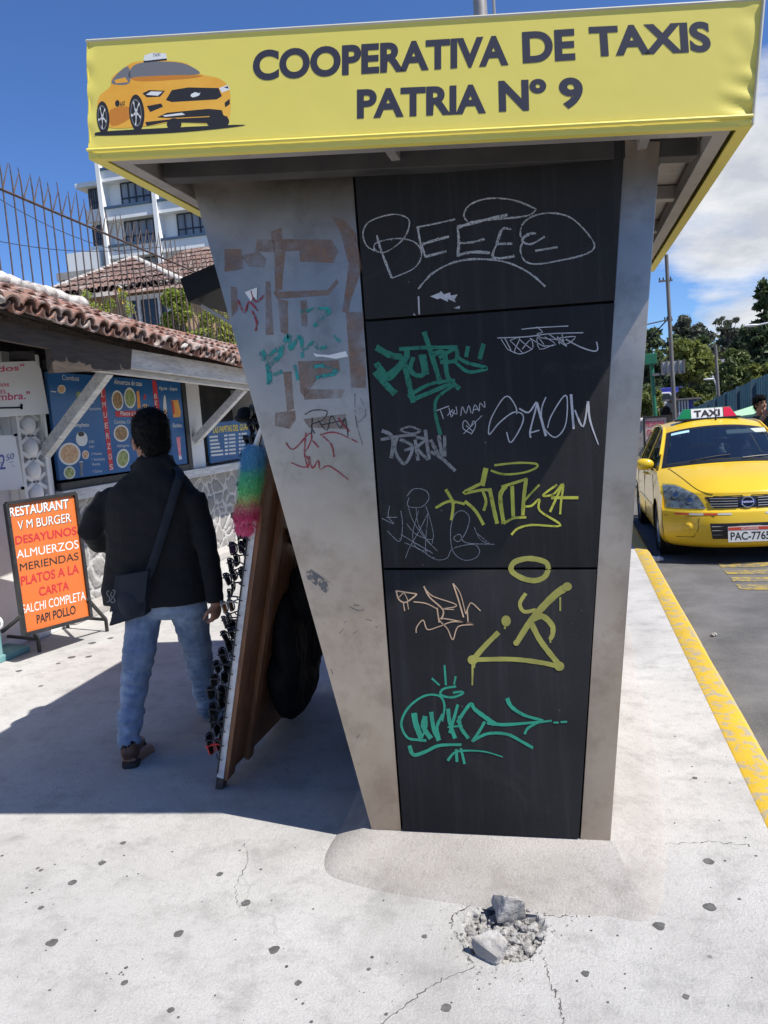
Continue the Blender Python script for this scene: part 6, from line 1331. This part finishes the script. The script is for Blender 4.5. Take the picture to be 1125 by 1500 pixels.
flat_text('badge_letters', 'NISSAN', q+n*.0122, a_, b_, .115, .016, M['carlight'], bd, .02)
pc = tw(Vector((.0, -.028, .335))); bm = B(); box(bm, pc, (.44, .006, .165)); pl_ = obj('number_plate', bm, M['inkwhite'], taxi, bevel=.002)
bm = B(); box(bm, pc+Vector((0, -.0035, .062)), (.43, .002, .034)); obj('plate_band', bm, M['ambr'], pl_)
flat_text('plate_letters', 'ECUADOR', pc+Vector((0, -.005, .062)), a_, Vector((0, 0, 1)), .17, .022, M['carlight'], pl_, .01); flat_text('plate_letters', 'PAC-7765', pc+Vector((0, -.0036, -.018)), a_, Vector((0, 0, 1)), .39, .088, M['inkblack'], pl_, .02)
# roof sign
c = tw(SS(0, 10.9)); zt_ = c.z+.005; bm = B()
sec = lambda x, w: [Vector((c.x+x, c.y-.09*w, zt_)), Vector((c.x+x, c.y+.09*w, zt_)), Vector((c.x+x*.82, c.y+.05*w, zt_+.135*(1 if w > .2 else 0))), Vector((c.x+x*.82, c.y-.05*w, zt_+.135*(1 if w > .2 else 0)))]
def seg(x0, x1, mi, x0t=None, x1t=None):
    x0t = x0 if x0t is None else x0t; x1t = x1 if x1t is None else x1t
    q = [(x0, -.085, 0), (x1, -.085, 0), (x1, .085, 0), (x0, .085, 0), (x0t, -.05, .135), (x1t, -.05, .135), (x1t, .05, .135), (x0t, .05, .135)]; v = [bm.verts.new(Vector((c.x+a, c.y+b, zt_+d))) for a, b, d in q]
    for f_ in ((0, 1, 2, 3), (4, 7, 6, 5), (0, 4, 5, 1), (1, 5, 6, 2), (2, 6, 7, 3), (3, 7, 4, 0)): bm.faces.new([v[i] for i in f_]).material_index = mi
SX = -.05
seg(SX-.37, SX-.20, 0, SX-.285, SX-.20); seg(SX-.198, SX+.198, 1); seg(SX+.20, SX+.37, 2, SX+.20, SX+.285)
rs_ = obj('roof_sign', bm, [pm('sign_green', (.01, .20, .07), rough=.3), pm('sign_white', (.78, .78, .76), rough=.3), pm('sign_red', (.70, .02, .06), rough=.3)], taxi, bevel=.004)
sn = Vector((0, -.135, .035)).normalized(); sy = Vector((1, 0, 0)).cross(sn); sy = sy if sy.z > 0 else -sy
flat_text('sign_letters', 'TAXI', Vector((c.x+SX, c.y-.0675, zt_+.0675))+sn*.0045, a_, sy, .32, .088, M['inkblack'], rs_, .03)
bm = B(); box(bm, (c.x+SX, c.y, zt_-.004), (.80, .20, .03)); obj('sign_base', bm, M['grille'], rs_, bevel=.005)
bm = B(); q = tw(SS(.06, 10.35)); tube(bm, [q, q+Vector((0, -.005, .05)), q+Vector((0, .10, .20))], [.014, .008, .003], 6); obj('aerial', bm, M['grille'], taxi)
# cabin
bm = B(); prism(bm, [tw(Vector((-.68, 1.05, .80))), tw(Vector((-.68, 1.10, .985))), tw(Vector((-.68, 1.55, .97))), tw(Vector((-.68, 1.7, .6)))], (1.36, 0, 0)); obj('dashboard', bm, M['seat'], taxi, bevel=.02)
for x in (-.36, .36):
    bm = B(); ball(bm, tw(Vector((x, 2.35, .80))), (.23, .09, .36)); ball(bm, tw(Vector((x, 2.42, 1.20))), (.12, .06, .095)); ball(bm, tw(Vector((x, 2.1, .5))), (.24, .27, .11)); obj('seat', bm, M['seat'], taxi, smooth=True)
bm = B(); box2(bm, tw(Vector((-.60, 3.2, .4))), tw(Vector((.60, 3.35, 1.10)))); obj('seat', bm, M['seat'], taxi, bevel=.04)
bm = B(); tube(bm, [tw(Vector((.36+.18*math.cos(t), 1.72-.05*math.sin(t), .95+.17*math.sin(t)))) for t in [2*math.pi*i/24 for i in range(25)]], .013, 8); obj('steering_wheel', bm, M['grille'], taxi, smooth=True)
bm = B(); box(bm, tw(Vector((.34, 1.80, 1.345))), (.46, .02, .10), Matrix.Rotation(R(-60), 3, 'X')); obj('sun_visor', bm, M['cream'], taxi, bevel=.009)
bm = B(); ball(bm, tw(Vector((0, 1.62, 1.27))), (.11, .02, .033)); obj('rear_mirror', bm, M['grille'], taxi, smooth=True)
bm = B(); c = (Vector((.0, 1.52, 1.145))*TSC+TX); ball(bm, c, (.038, .03, .05)); ball(bm, c+Vector((.01, 0, .05)), (.022, .02, .028)); ball(bm, c+Vector((.035, 0, -.03)), (.02, .02, .02)); tube(bm, [c+Vector((0, 0, .06)), Vector((0, 1.6, 1.25))*TSC+TX], .003, 5); o = obj('mascot', remesh(bm, .006, 2), M['cream'], smooth=True); tag(o, 'pale soft toy hanging from the mirror inside the taxi windscreen', 'soft toy')
bm = B(); c = (Vector((.42, 1.30, 1.0))*TSC+TX);
prism(bm, [c+Vector((-.15, -.05, 0)), c+Vector((.17, -.03, .0)), c+Vector((.10, .10, .03)), c+Vector((-.08, .08, .02))], (0, 0, .012)); o = obj('papers', bm, M['cream']); tag(o, 'crumpled pale papers lying on the taxi dashboard', 'papers')

taxi.scale = (TSC, TSC, TSC)
# ------------------------------------------------------------------ man behind the taxi
m2_ = thing('person', 'dark haired man in a dark shirt behind the taxi, hand raised to his mouth', 'person', (2.75, 13, -.12))
PY = 13.0; hc_ = ony(1114, 592.5, PY); hc_.z -= .005; H2 = hm(hc_, 205, 8)
bx, bz = hc_.x, hc_.z
bm = B(); add_head(bm, H2); S_ = lambda x, y, z: Vector((bx+x, PY+y, bz+z))
rings_loft(bm, [[S_(w*math.cos(t), .02+d*math.sin(t), z) for t in [2*math.pi*i/20 for i in range(20)]] for z, w, d in ((-.17, .07, .065), (-.21, .15, .085), (-.26, .195, .105), (-.40, .18, .12), (-.62, .155, .115), (-.80, .17, .12), (-.86, .16, .11))])
for s in (-1, 1): tube(bm, [S_(s*.09, .02, -.80), S_(s*.09, .0, -1.2), S_(s*.09, .03, -1.58)], [.085, .062, .042], 12); tube(bm, [S_(s*.09, .04, -1.56), S_(s*.10, -.12, -1.60)], [.042, .03], 10)
tube(bm, [S_(-.19, .02, -.27), S_(-.24, -.02, -.52), S_(-.10, -.16, -.34), S_(-.0+.03, -.155, -.155)], [.055, .046, .04, .028], 12); tube(bm, [S_(.19, .02, -.27), S_(.25, .03, -.55), S_(.22, -.08, -.78)], [.055, .044, .03], 12)
add_hand(bm, S_(.03, -.155, -.16), (.1, .02, 1), 1, (.2, 1, 0), .75, .9); add_hand(bm, S_(.22, -.08, -.78), (0, -.3, -1), -1, (-1, 0, 0), .4, .9)
obj('body', remesh(bm, .008, 2), M['skin'], m2_, smooth=True); hair(m2_, H2, .060, 9, .034)
for s in (-1, 1):
    bm = B(); ball(bm, H2 @ Vector((s*.031, .080, .010)), .0115, u=10, v=8); e_ = obj('eye', bm, M['inkblack'], m2_, smooth=True); bm = B(); tube(bm, [H2 @ Vector((s*.015, .094, .030)), H2 @ Vector((s*.034, .094, .035)), H2 @ Vector((s*.055, .082, .028))], .004, 5); obj('eyebrow', bm, M['hair'], m2_)
bm = B(); rings_loft(bm, [[S_(w*math.cos(t), .02+d*math.sin(t), z) for t in [2*math.pi*i/20 for i in range(20)]] for z, w, d in ((-.165, .085, .08), (-.21, .165, .10), (-.26, .21, .12), (-.40, .195, .135), (-.62, .17, .13), (-.86, .185, .13))]); tube(bm, [S_(-.19, .02, -.27), S_(-.235, -.01, -.48)], [.07, .058], 12); tube(bm, [S_(.19, .02, -.27), S_(.245, .03, -.48)], [.07, .058], 12)
obj('shirt', remesh(bm, .010, 2, lambda q: .006*nz(q, 9)), pm('dark_green_shirt', (.035, .045, .03), (.06, .07, .05), .9, sc=8.), m2_, smooth=True)
bm = B()
for s in (-1, 1): tube(bm, [S_(s*.085, .02, -.80), S_(s*.09, .0, -1.2), S_(s*.09, .03, -1.56)], [.105, .078, .062], 14)
obj('trousers', remesh(bm, .010, 2), M['navy'], m2_, smooth=True)
# pale green parasol just behind him
c = ony(1120, 598, 14.2); par = thing('parasol', 'low pale green parasol behind the man at the taxi', 'parasol', (c.x, 14.2, -.12)); M['mint'] = pm('mint_cloth', (.30, .55, .33), (.40, .62, .42), .8, sc=2.); bm = B(); top_ = Vector((c.x, 14.2, c.z+.10)); n8 = 8
rim_ = [Vector((c.x+.62*math.cos(t), 14.2+.62*math.sin(t), c.z-.085+.02*(i % 2))) for i, t in enumerate([2*math.pi*i/16 for i in range(16)])]
tv = bm.verts.new(top_); rv = [bm.verts.new(q) for q in rim_]; lv = [bm.verts.new(q-Vector((0, 0, .035))) for q in rim_]
for i in range(16): bm.faces.new((tv, rv[i], rv[(i+1) % 16])); bm.faces.new((rv[i], lv[i], lv[(i+1) % 16], rv[(i+1) % 16]))
obj('canopy', bm, M['mint'], par, smooth=25); bm = B(); tube(bm, [(c.x, 14.2, -.12), (c.x, 14.2, c.z+.13)], .02, 8); obj('pole', bm, M['woodwhite'], par, smooth=True)

# ------------------------------------------------------------------ far side of the street
M['bluesheet'] = pm('blue_corrugated', (.055, .15, .21), (.09, .20, .26), .6, sc=1.2, c3=(.16, .22, .24), sc3=4., f3=.5)
h0, h1 = ony(1000, 606, 36), ony(1180, 522, 12.5); hoard = thing('hoarding', 'blue corrugated metal hoarding along the far side of the road behind the taxi', 'fence', (h1.x, h1.y, -.2))
d = h0-h1; n = Vector((d.y, -d.x, 0)).normalized(); K_ = 340; bm = B(); prev = None
for k in range(K_+1):
    t = k/K_; q = h1.lerp(h0, t)+n*.03*(1 if (k % 4) < 2 else -1); z0 = gz(q.y)-.3; a, b = bm.verts.new((q.x, q.y, z0)), bm.verts.new((q.x, q.y, q.z))
    if prev: bm.faces.new((prev[0], a, b, prev[1]))
    prev = (a, b)
bmesh.ops.solidify(bm, geom=list(bm.faces), thickness=.01); obj('sheet_panel', bm, M['bluesheet'], hoard)
for k in range(12):
    q = h1.lerp(h0, k/11)-n*.05; bm = B(); box2(bm, (q.x-.04, q.y-.04, gz(q.y)-.2), (q.x+.04, q.y+.04, q.z+.01)); obj('post', bm, pm('hoarding_post', (.05, .11, .15), rough=.6) if k == 0 else bpy.data.materials['hoarding_post'], hoard)
def pole(name, label, cat, top_, bot_, y, r0, r1, mat, group=None):
    a, b = ony(*top_, y), ony(*bot_, y); g = gz(y)-.3; root = thing(name, label, cat, (b.x, y, g), group); bm = B(); x0 = b.x+(b.x-a.x)/(b.z-a.z)*(g-b.z); tube(bm, [(b.x, y, g), (b.x, y, b.z), (a.x, y, a.z)], [r0, lerp(r0, r1, .3), r1], 12); obj('pole', bm, mat, root, smooth=True); return root, a, b
M['polegrey'] = pm('pole_grey', (.10, .095, .09), (.17, .16, .15), .8, sc=3., stretch=(3, 3, .4))
M['polegreen'] = pm('pole_green', (.01, .12, .06), (.02, .16, .08), .5, sc=2.)
M['lampwhite'] = pm('lamp_white', (.55, .56, .57), rough=.5)
up_, a, b = pole('utility_pole', 'tall dark utility pole rising behind the canopy corner', 'pole', (976, 373), (990, 645), 24, .065, .05, M['polegrey'])
for py, w in ((411, .30), (469, .18)):
    q = ony(977+(py-385)*.05, py, 24); bm = B(); box2(bm, (q.x-w*.8, 23.96, q.z-.022), (q.x+w*.4, 24.04, q.z+.022)); ca_ = obj('cross_arm', bm, M['polegrey'], up_)
    for xx in (-.9, -.5, .3): bm = B(); tube(bm, [(q.x+w*xx*.8, 24, q.z+.022), (q.x+w*xx*.8, 24, q.z+.10)], [.022, .014], 8); obj('insulator', bm, M['black'], ca_, smooth=True)
for k, (pa, pb, lab) in enumerate((((975, 469), (900, 486), 'upper black cable from the utility pole to behind the kiosk'), ((976, 470), (905, 545), 'steep stay wire running down from the utility pole behind the kiosk'))):
    bm = B(); tube(bm, [ony(*pa, 24), ony(*pb, 22 if k == 0 else 24)], .018, 5); tag(obj('overhead_cable', bm, M['black']), lab, 'cable')
gp_, a, b = pole('sign_gantry', 'green post carrying a grey backed overhead road sign', 'sign', (954, 529), (962, 640), 26, .065, .06, M['polegreen'])
bm = B(); box2(bm, (a.x-.22, 25.8, a.z-.1), (a.x+.14, 26.2, a.z+.22)); box2(bm, (a.x-1.6, 25.9, a.z+.12), (a.x-.3, 26.1, a.z+.25)); obj('post_head', bm, M['polegreen'], gp_, bevel=.02)
q0, q1 = ony(969, 548, 26), ony(1001, 528, 26); bm = B(); box2(bm, (q0.x, 25.9, q0.z), (q1.x, 25.98, q1.z)); sb_ = obj('sign_panel', bm, pm('sign_back', (.38, .40, .40), (.50, .52, .52), .5, sc=2.), gp_)
bm = B()
for t in (0, .25, .5, .75, 1): x = lerp(q0.x, q1.x, t); box2(bm, (x-.025, 25.82, q0.z-.03), (x+.025, 25.895, q1.z+.03))
box2(bm, (a.x, 25.84, q0.z-.04), (q1.x, 25.89, q0.z+.03)); obj('sign_rib', bm, M['polegrey'], sb_)
def lamp(label, top_, bot_, y, arm, h=.5):
    root, a, b = pole('street_lamp', label, 'street lamp', top_, bot_, y, .065, .045, M['lampwhite' if y > 40 else 'polegrey'], 'street lamps along the road'); s = 1 if arm[0] > top_[0] else -1; e = ony(*arm, y)
    bm = B(); tube(bm, catmull([a-Vector((0, 0, .2)), a+Vector((s*.15, 0, .35)), e], 6), .028, 6); obj('arm', bm, M['lampwhite'], root, smooth=True); bm = B(); ball(bm, e+Vector((s*.2, 0, 0)), (.26, .11, .05)); obj('lamp_head', bm, M['lampwhite'], root, smooth=True)
lamp('grey lamp post with a drooping arm to the left, in front of the olive trees', (1049, 560), (1053, 592), 44, (1044, 555)); lamp('street lamp with a curved arm entering from the right above the dark conifer', (1155, 486), (1160, 590), 30, (1110, 476)); lamp('small pale street lamp farthest away among the trees', (1078, 553), (1080, 590), 70, (1072, 548))
tp_, a, b = pole('timber_pole', 'bare timber pole in front of the bare tree, beside the olive trees', 'pole', (1048, 505), (1053, 590), 40, .085, .06, M['polegrey'])
q0, q1 = ony(1052, 529, 62), ony(1099, 525, 62); gt = thing('white_gantry', 'white beam on a post among the trees on the right', 'gantry', (q1.x, 62, -1)); bm = B(); beam(bm, q0, q1, .28, .2); obj('beam', bm, M['lampwhite'], gt); qq = ony(1094, 528, 62); bm = B(); tube(bm, [qq, (qq.x, 62, -1.3)], .16, 8); obj('post', bm, M['lampwhite'], gt)
# notice board beyond the taxi, bin, distant vehicles, shed
q0, q1 = ony(946, 662, 15), ony(976, 611, 15); nb = thing('notice_board', 'pink street notice with red lettering in a dark frame left of the taxi roof', 'sign', (q0.x, 15, 0)); bm = B(); box2(bm, (q0.x, 14.98, q0.z), (q1.x, 15.0, q1.z)); f_ = obj('face', bm, pm('notice_pink', (.55, .40, .37), (.62, .48, .44), .6, sc=6.), nb); bm = B()
for a, b in (((q0.x-.03, q1.z), (q1.x+.03, q1.z+.035)), ((q0.x-.035, q0.z-.4), (q0.x, q1.z)), ((q1.x, q0.z-.4), (q1.x+.035, q1.z))): box2(bm, (a[0], 14.96, a[1]), (b[0], 15.02, b[1]))
obj('frame', bm, M['black'], nb)
for k, tx in enumerate(('PECHUGAS', 'DE RES', 'TACOS')): flat_text('lettering', tx, Vector((lerp(q0.x, q1.x, .47), 14.975, q1.z-.10-.15*k)), Vector((1, 0, 0)), Vector((0, 0, 1)), .30-.03*k, .10, M['inkred'], f_, .02)
q0, q1 = ony(925, 655, 17), ony(944, 617, 17); bm = B(); prism(bm, [(q0.x, 16.8, gz(17)), (q1.x, 16.8, gz(17)), (q1.x+.03, 16.8, q1.z), (q0.x-.03, 16.8, q1.z)], (0, .4, 0)); bnn = thing('bin', 'grey street bin half hidden behind the kiosk edge', 'bin', (q0.x, 17, 0)); obj('bin_body', bm, M['frame'], bnn, bevel=.02); bm = B(); box2(bm, (q0.x-.06, 16.75, q1.z+.002), (q1.x+.06, 17.25, q1.z+.06)); obj('lid', bm, M['carlight'], bnn, bevel=.015)
def farcar(name, label, px, py, y, L_, H_, col, ry=0):
    c = ony(px, py, y); root = thing(name, label, 'car', c, 'vehicles far down the street'); m_ = pm('car_paint', col, rough=.3); w = L_/2; bm = B()
    pr = [(-w, .2), (w, .2), (w, .62), (w*.75, .78), (w*.45, .86), (w*.2, H_), (-w*.55, H_), (-w*.8, .86), (-w, .8)]; prism(bm, [c+Vector((x, -.8, z)) for x, z in pr], (0, 1.6, 0)); b_ = obj('body', bm, m_, root, bevel=.06); bm = B(); prism(bm, [c+Vector((x, -.815, z)) for x, z in ((w*.38, .90), (w*.16, H_-.08), (-w*.52, H_-.08), (-w*.72, .90))], (0, 1.63, 0)); obj('glass', bm, M['glassdark'], root)
    for sx in (-.6, .6):
        bm = B(); cyl(bm, c+Vector((sx*w, -.83, .3)), c+Vector((sx*w, .83, .3)), .3, 18); obj('wheel', bm, M['tyre'], root, smooth=40)
farcar('parked_car', 'white and red car far down the street right of the green post', 971, 609, 52, 3.6, 1.4, (.62, .60, .58)); farcar('parked_car', 'silver car far down the street left of the green post', 944, 612, 48, 3.4, 1.4, (.5, .5, .52)); farcar('parked_car', 'dark red car in front of the blue truck far down the street', 983, 611, 56, 3.4, 1.35, (.22, .04, .04))
c = ony(983, 606, 62); tr = thing('truck', 'blue truck far down the street below the utility pole', 'truck', c); bm = B(); box2(bm, c+Vector((-1.2, 0, .4)), c+Vector((1.3, 4, 1.9))); obj('cargo_box', bm, M['inkblue'], tr, bevel=.05); bm = B(); box2(bm, c+Vector((-1.1, -1.6, .4)), c+Vector((1.2, -.01, 1.6))); cb = obj('cab', bm, M['inkblue'], tr, bevel=.12); bm = B(); box2(bm, c+Vector((-.95, -1.63, 1.0)), c+Vector((1.05, -1.55, 1.45))); obj('windscreen', bm, M['glassdark'], cb)
for sx in (-1, 1.1): bm = B(); cyl(bm, c+Vector((sx-.15, -.7, .35)), c+Vector((sx+.15, -.7, .35)), .42, 18); obj('wheel', bm, M['tyre'], tr, smooth=40)
q0, q1 = ony(990, 603, 46), ony(1032, 581, 46); sh = thing('shed', 'low dark shed with a blue end wall beside the hoarding', 'shed', (q0.x, 46, -1)); bm = B(); box2(bm, (q0.x, 46, -1.2), (lerp(q0.x, q1.x, .45), 50, q1.z-.1)); obj('wall', bm, M['rust'], sh); bm = B(); box2(bm, (lerp(q0.x, q1.x, .46), 46.2, -1.2), (q1.x, 50, q1.z-.12)); obj('end_wall', bm, M['inkblue'], sh); bm = B(); box2(bm, (q0.x-.2, 45.8, q1.z-.095), (q1.x+.2, 50.2, q1.z)); obj('roof', bm, M['polegrey'], sh)
for k in range(8): x = lerp(q0.x+.1, lerp(q0.x, q1.x, .42), k/7); bm = B(); box2(bm, (x-.03, 45.93, -1), (x+.03, 45.99, q1.z-.12)); obj('slat', bm, M['lampwhite'] if k % 2 else M['polegrey'], sh)
# ------------------------------------------------------------------ trees
M['lf_dark'] = leafmat('dark_leaf', (.035, .055, .026), (.068, .100, .044), (.12, .155, .066), .35)
M['lf_olive'] = leafmat('olive_leaf', (.08, .10, .022), (.165, .20, .042), (.26, .275, .075), .35)
M['lf_grey'] = leafmat('grey_leaf', (.06, .07, .05), (.105, .115, .08), (.15, .155, .11), .3)
M['lf_mid'] = leafmat('mid_leaf', (.065, .088, .028), (.115, .15, .045), (.18, .215, .075), .3)
def tree(name, label, px, pyt, pyb, wpx, y, lf, n=3600, size=.3, kind='round', seed=0):
    random.seed(100+seed); s = y/FPX*1.02; topz = ony(px, pyt, y).z; bot = ony(px, pyb, y); x = bot.x; base = min(gz(y), bot.z)-.4
    root = thing(name, label, 'tree', (x, y, base), 'trees beyond the road'); H = topz-bot.z; Wd = wpx*s/2; blobs = []; limbs = []
    if kind == 'conifer':
        for k in range(15):
            t = k/14; z = lerp(bot.z+.05*H, topz-.03*H, t); r = Wd*(1-.72*t)*random.uniform(.75, 1.1)
            for j in range(5):
                a = random.random()*6.28; q = Vector((x+math.cos(a)*r*random.uniform(.35, .75), y+math.sin(a)*r*.6, z+random.uniform(-.03, .03)*H)); blobs.append((q, (r*.42, r*.36, H*.028))); limbs.append((Vector((x, y, z+.02*H)), q))
    else:
        nb = {'round': 34, 'sparse': 46}[kind]
        for k in range(nb):
            d = Vector((random.gauss(0, 1), random.gauss(0, 1), random.gauss(0, 1))).normalized()*random.random()**.45; zc_ = bot.z+H*(.54 if kind == 'round' else .68); q = Vector((x+d.x*Wd*.80, y+d.y*Wd*.7, zc_+d.z*H*(.42 if kind == 'round' else .27))); r = Wd*random.uniform(.18, .36)*(.92 if kind == 'round' else .5); blobs.append((q, (r, r, r*random.uniform(.5, .85)))); limbs.append((Vector((x, y, lerp(bot.z, zc_, random.uniform(.2, .7)))), q))
    bm = B(); leaves(bm, blobs, n, size, .35); obj('crown', bm, M[lf], root)
    bm = B(); tr_ = max(.12, H*.022); tube(bm, [(x, y, base), (x+.1, y, lerp(base, topz, .4)), (x, y, lerp(base, topz, .85))], [tr_, tr_*.7, tr_*.25], 8)
    for a, b in limbs[::1 if kind != 'round' else 2]: tube(bm, [a, a.lerp(b, .5)+Vector((0, 0, .04*H)), b], [tr_*.34, tr_*.2, tr_*.07], 5)
    obj('trunk', bm, M['bark'], root)
tree('eucalyptus_tree', 'tall airy grey green eucalyptus rising behind the utility pole, highest of that clump', 1012, 455, 590, 78, 84, 'lf_grey', 3800, .34, 'sparse', 1)
tree('bare_tree', 'nearly bare pale twiggy tree against the sky behind the timber pole', 1066, 454, 590, 62, 78, 'lf_grey', 1500, .24, 'sparse', 2)
tree('dark_tree', 'dark green bushy tree at the left end, next to the kiosk edge', 955, 478, 612, 66, 64, 'lf_dark', 4600, .30, 'round', 3)
tree('dark_tree', 'dark spreading tree behind the olive tree, right of the utility pole', 1012, 472, 600, 86, 72, 'lf_dark', 5200, .32, 'round', 4)
tree('olive_tree', 'large sunlit olive green tree in the middle, behind the overhead sign', 1016, 496, 606, 84, 56, 'lf_olive', 7600, .25, 'round', 5)
tree('mid_tree', 'mid green rounded tree under the white beam', 1078, 514, 600, 66, 52, 'lf_mid', 5200, .25, 'round', 6)
tree('olive_tree', 'smaller olive tree right of the white post above the hoarding', 1118, 528, 590, 54, 50, 'lf_olive', 4000, .23, 'round', 7)
tree('conifer_tree', 'tall dark conifer with layered branches at the right edge', 1122, 408, 560, 74, 60, 'lf_dark', 5200, .26, 'conifer', 8)
tree('dark_tree', 'dark tree at the foot of the conifer, left of it', 1098, 476, 560, 52, 66, 'lf_dark', 3600, .28, 'round', 9)
tree('dark_tree', 'dark bushy tree at the far right edge under the street lamp arm', 1136, 500, 590, 70, 58, 'lf_dark', 3600, .28, 'round', 13)
tree('bush', 'round olive bush behind the green post', 946, 565, 618, 48, 46, 'lf_olive', 3400, .19, 'round', 10)
tree('bush', 'light green bush at the far end of the hoarding', 1042, 580, 612, 42, 42, 'lf_olive', 3000, .16, 'round', 11)
tree('bush', 'dark low bush behind the distant blue truck', 985, 575, 620, 56, 66, 'lf_dark', 2600, .24, 'round', 14)
# wooded slope far behind
random.seed(5); bm = B(); bl = []
for k in range(86): px_ = 600+k*7; q = ony(px_, 540+random.uniform(-16, 12)-8*math.sin(k*.3), 140); bl.append((q, (4.2, 3, 3.6))); bl.append((q-Vector((0, 0, 5)), (4.5, 3, 5)))
leaves(bm, bl, 17000, .62, .35); tag(obj('wood', bm, M['lf_mid']), kind='stuff')
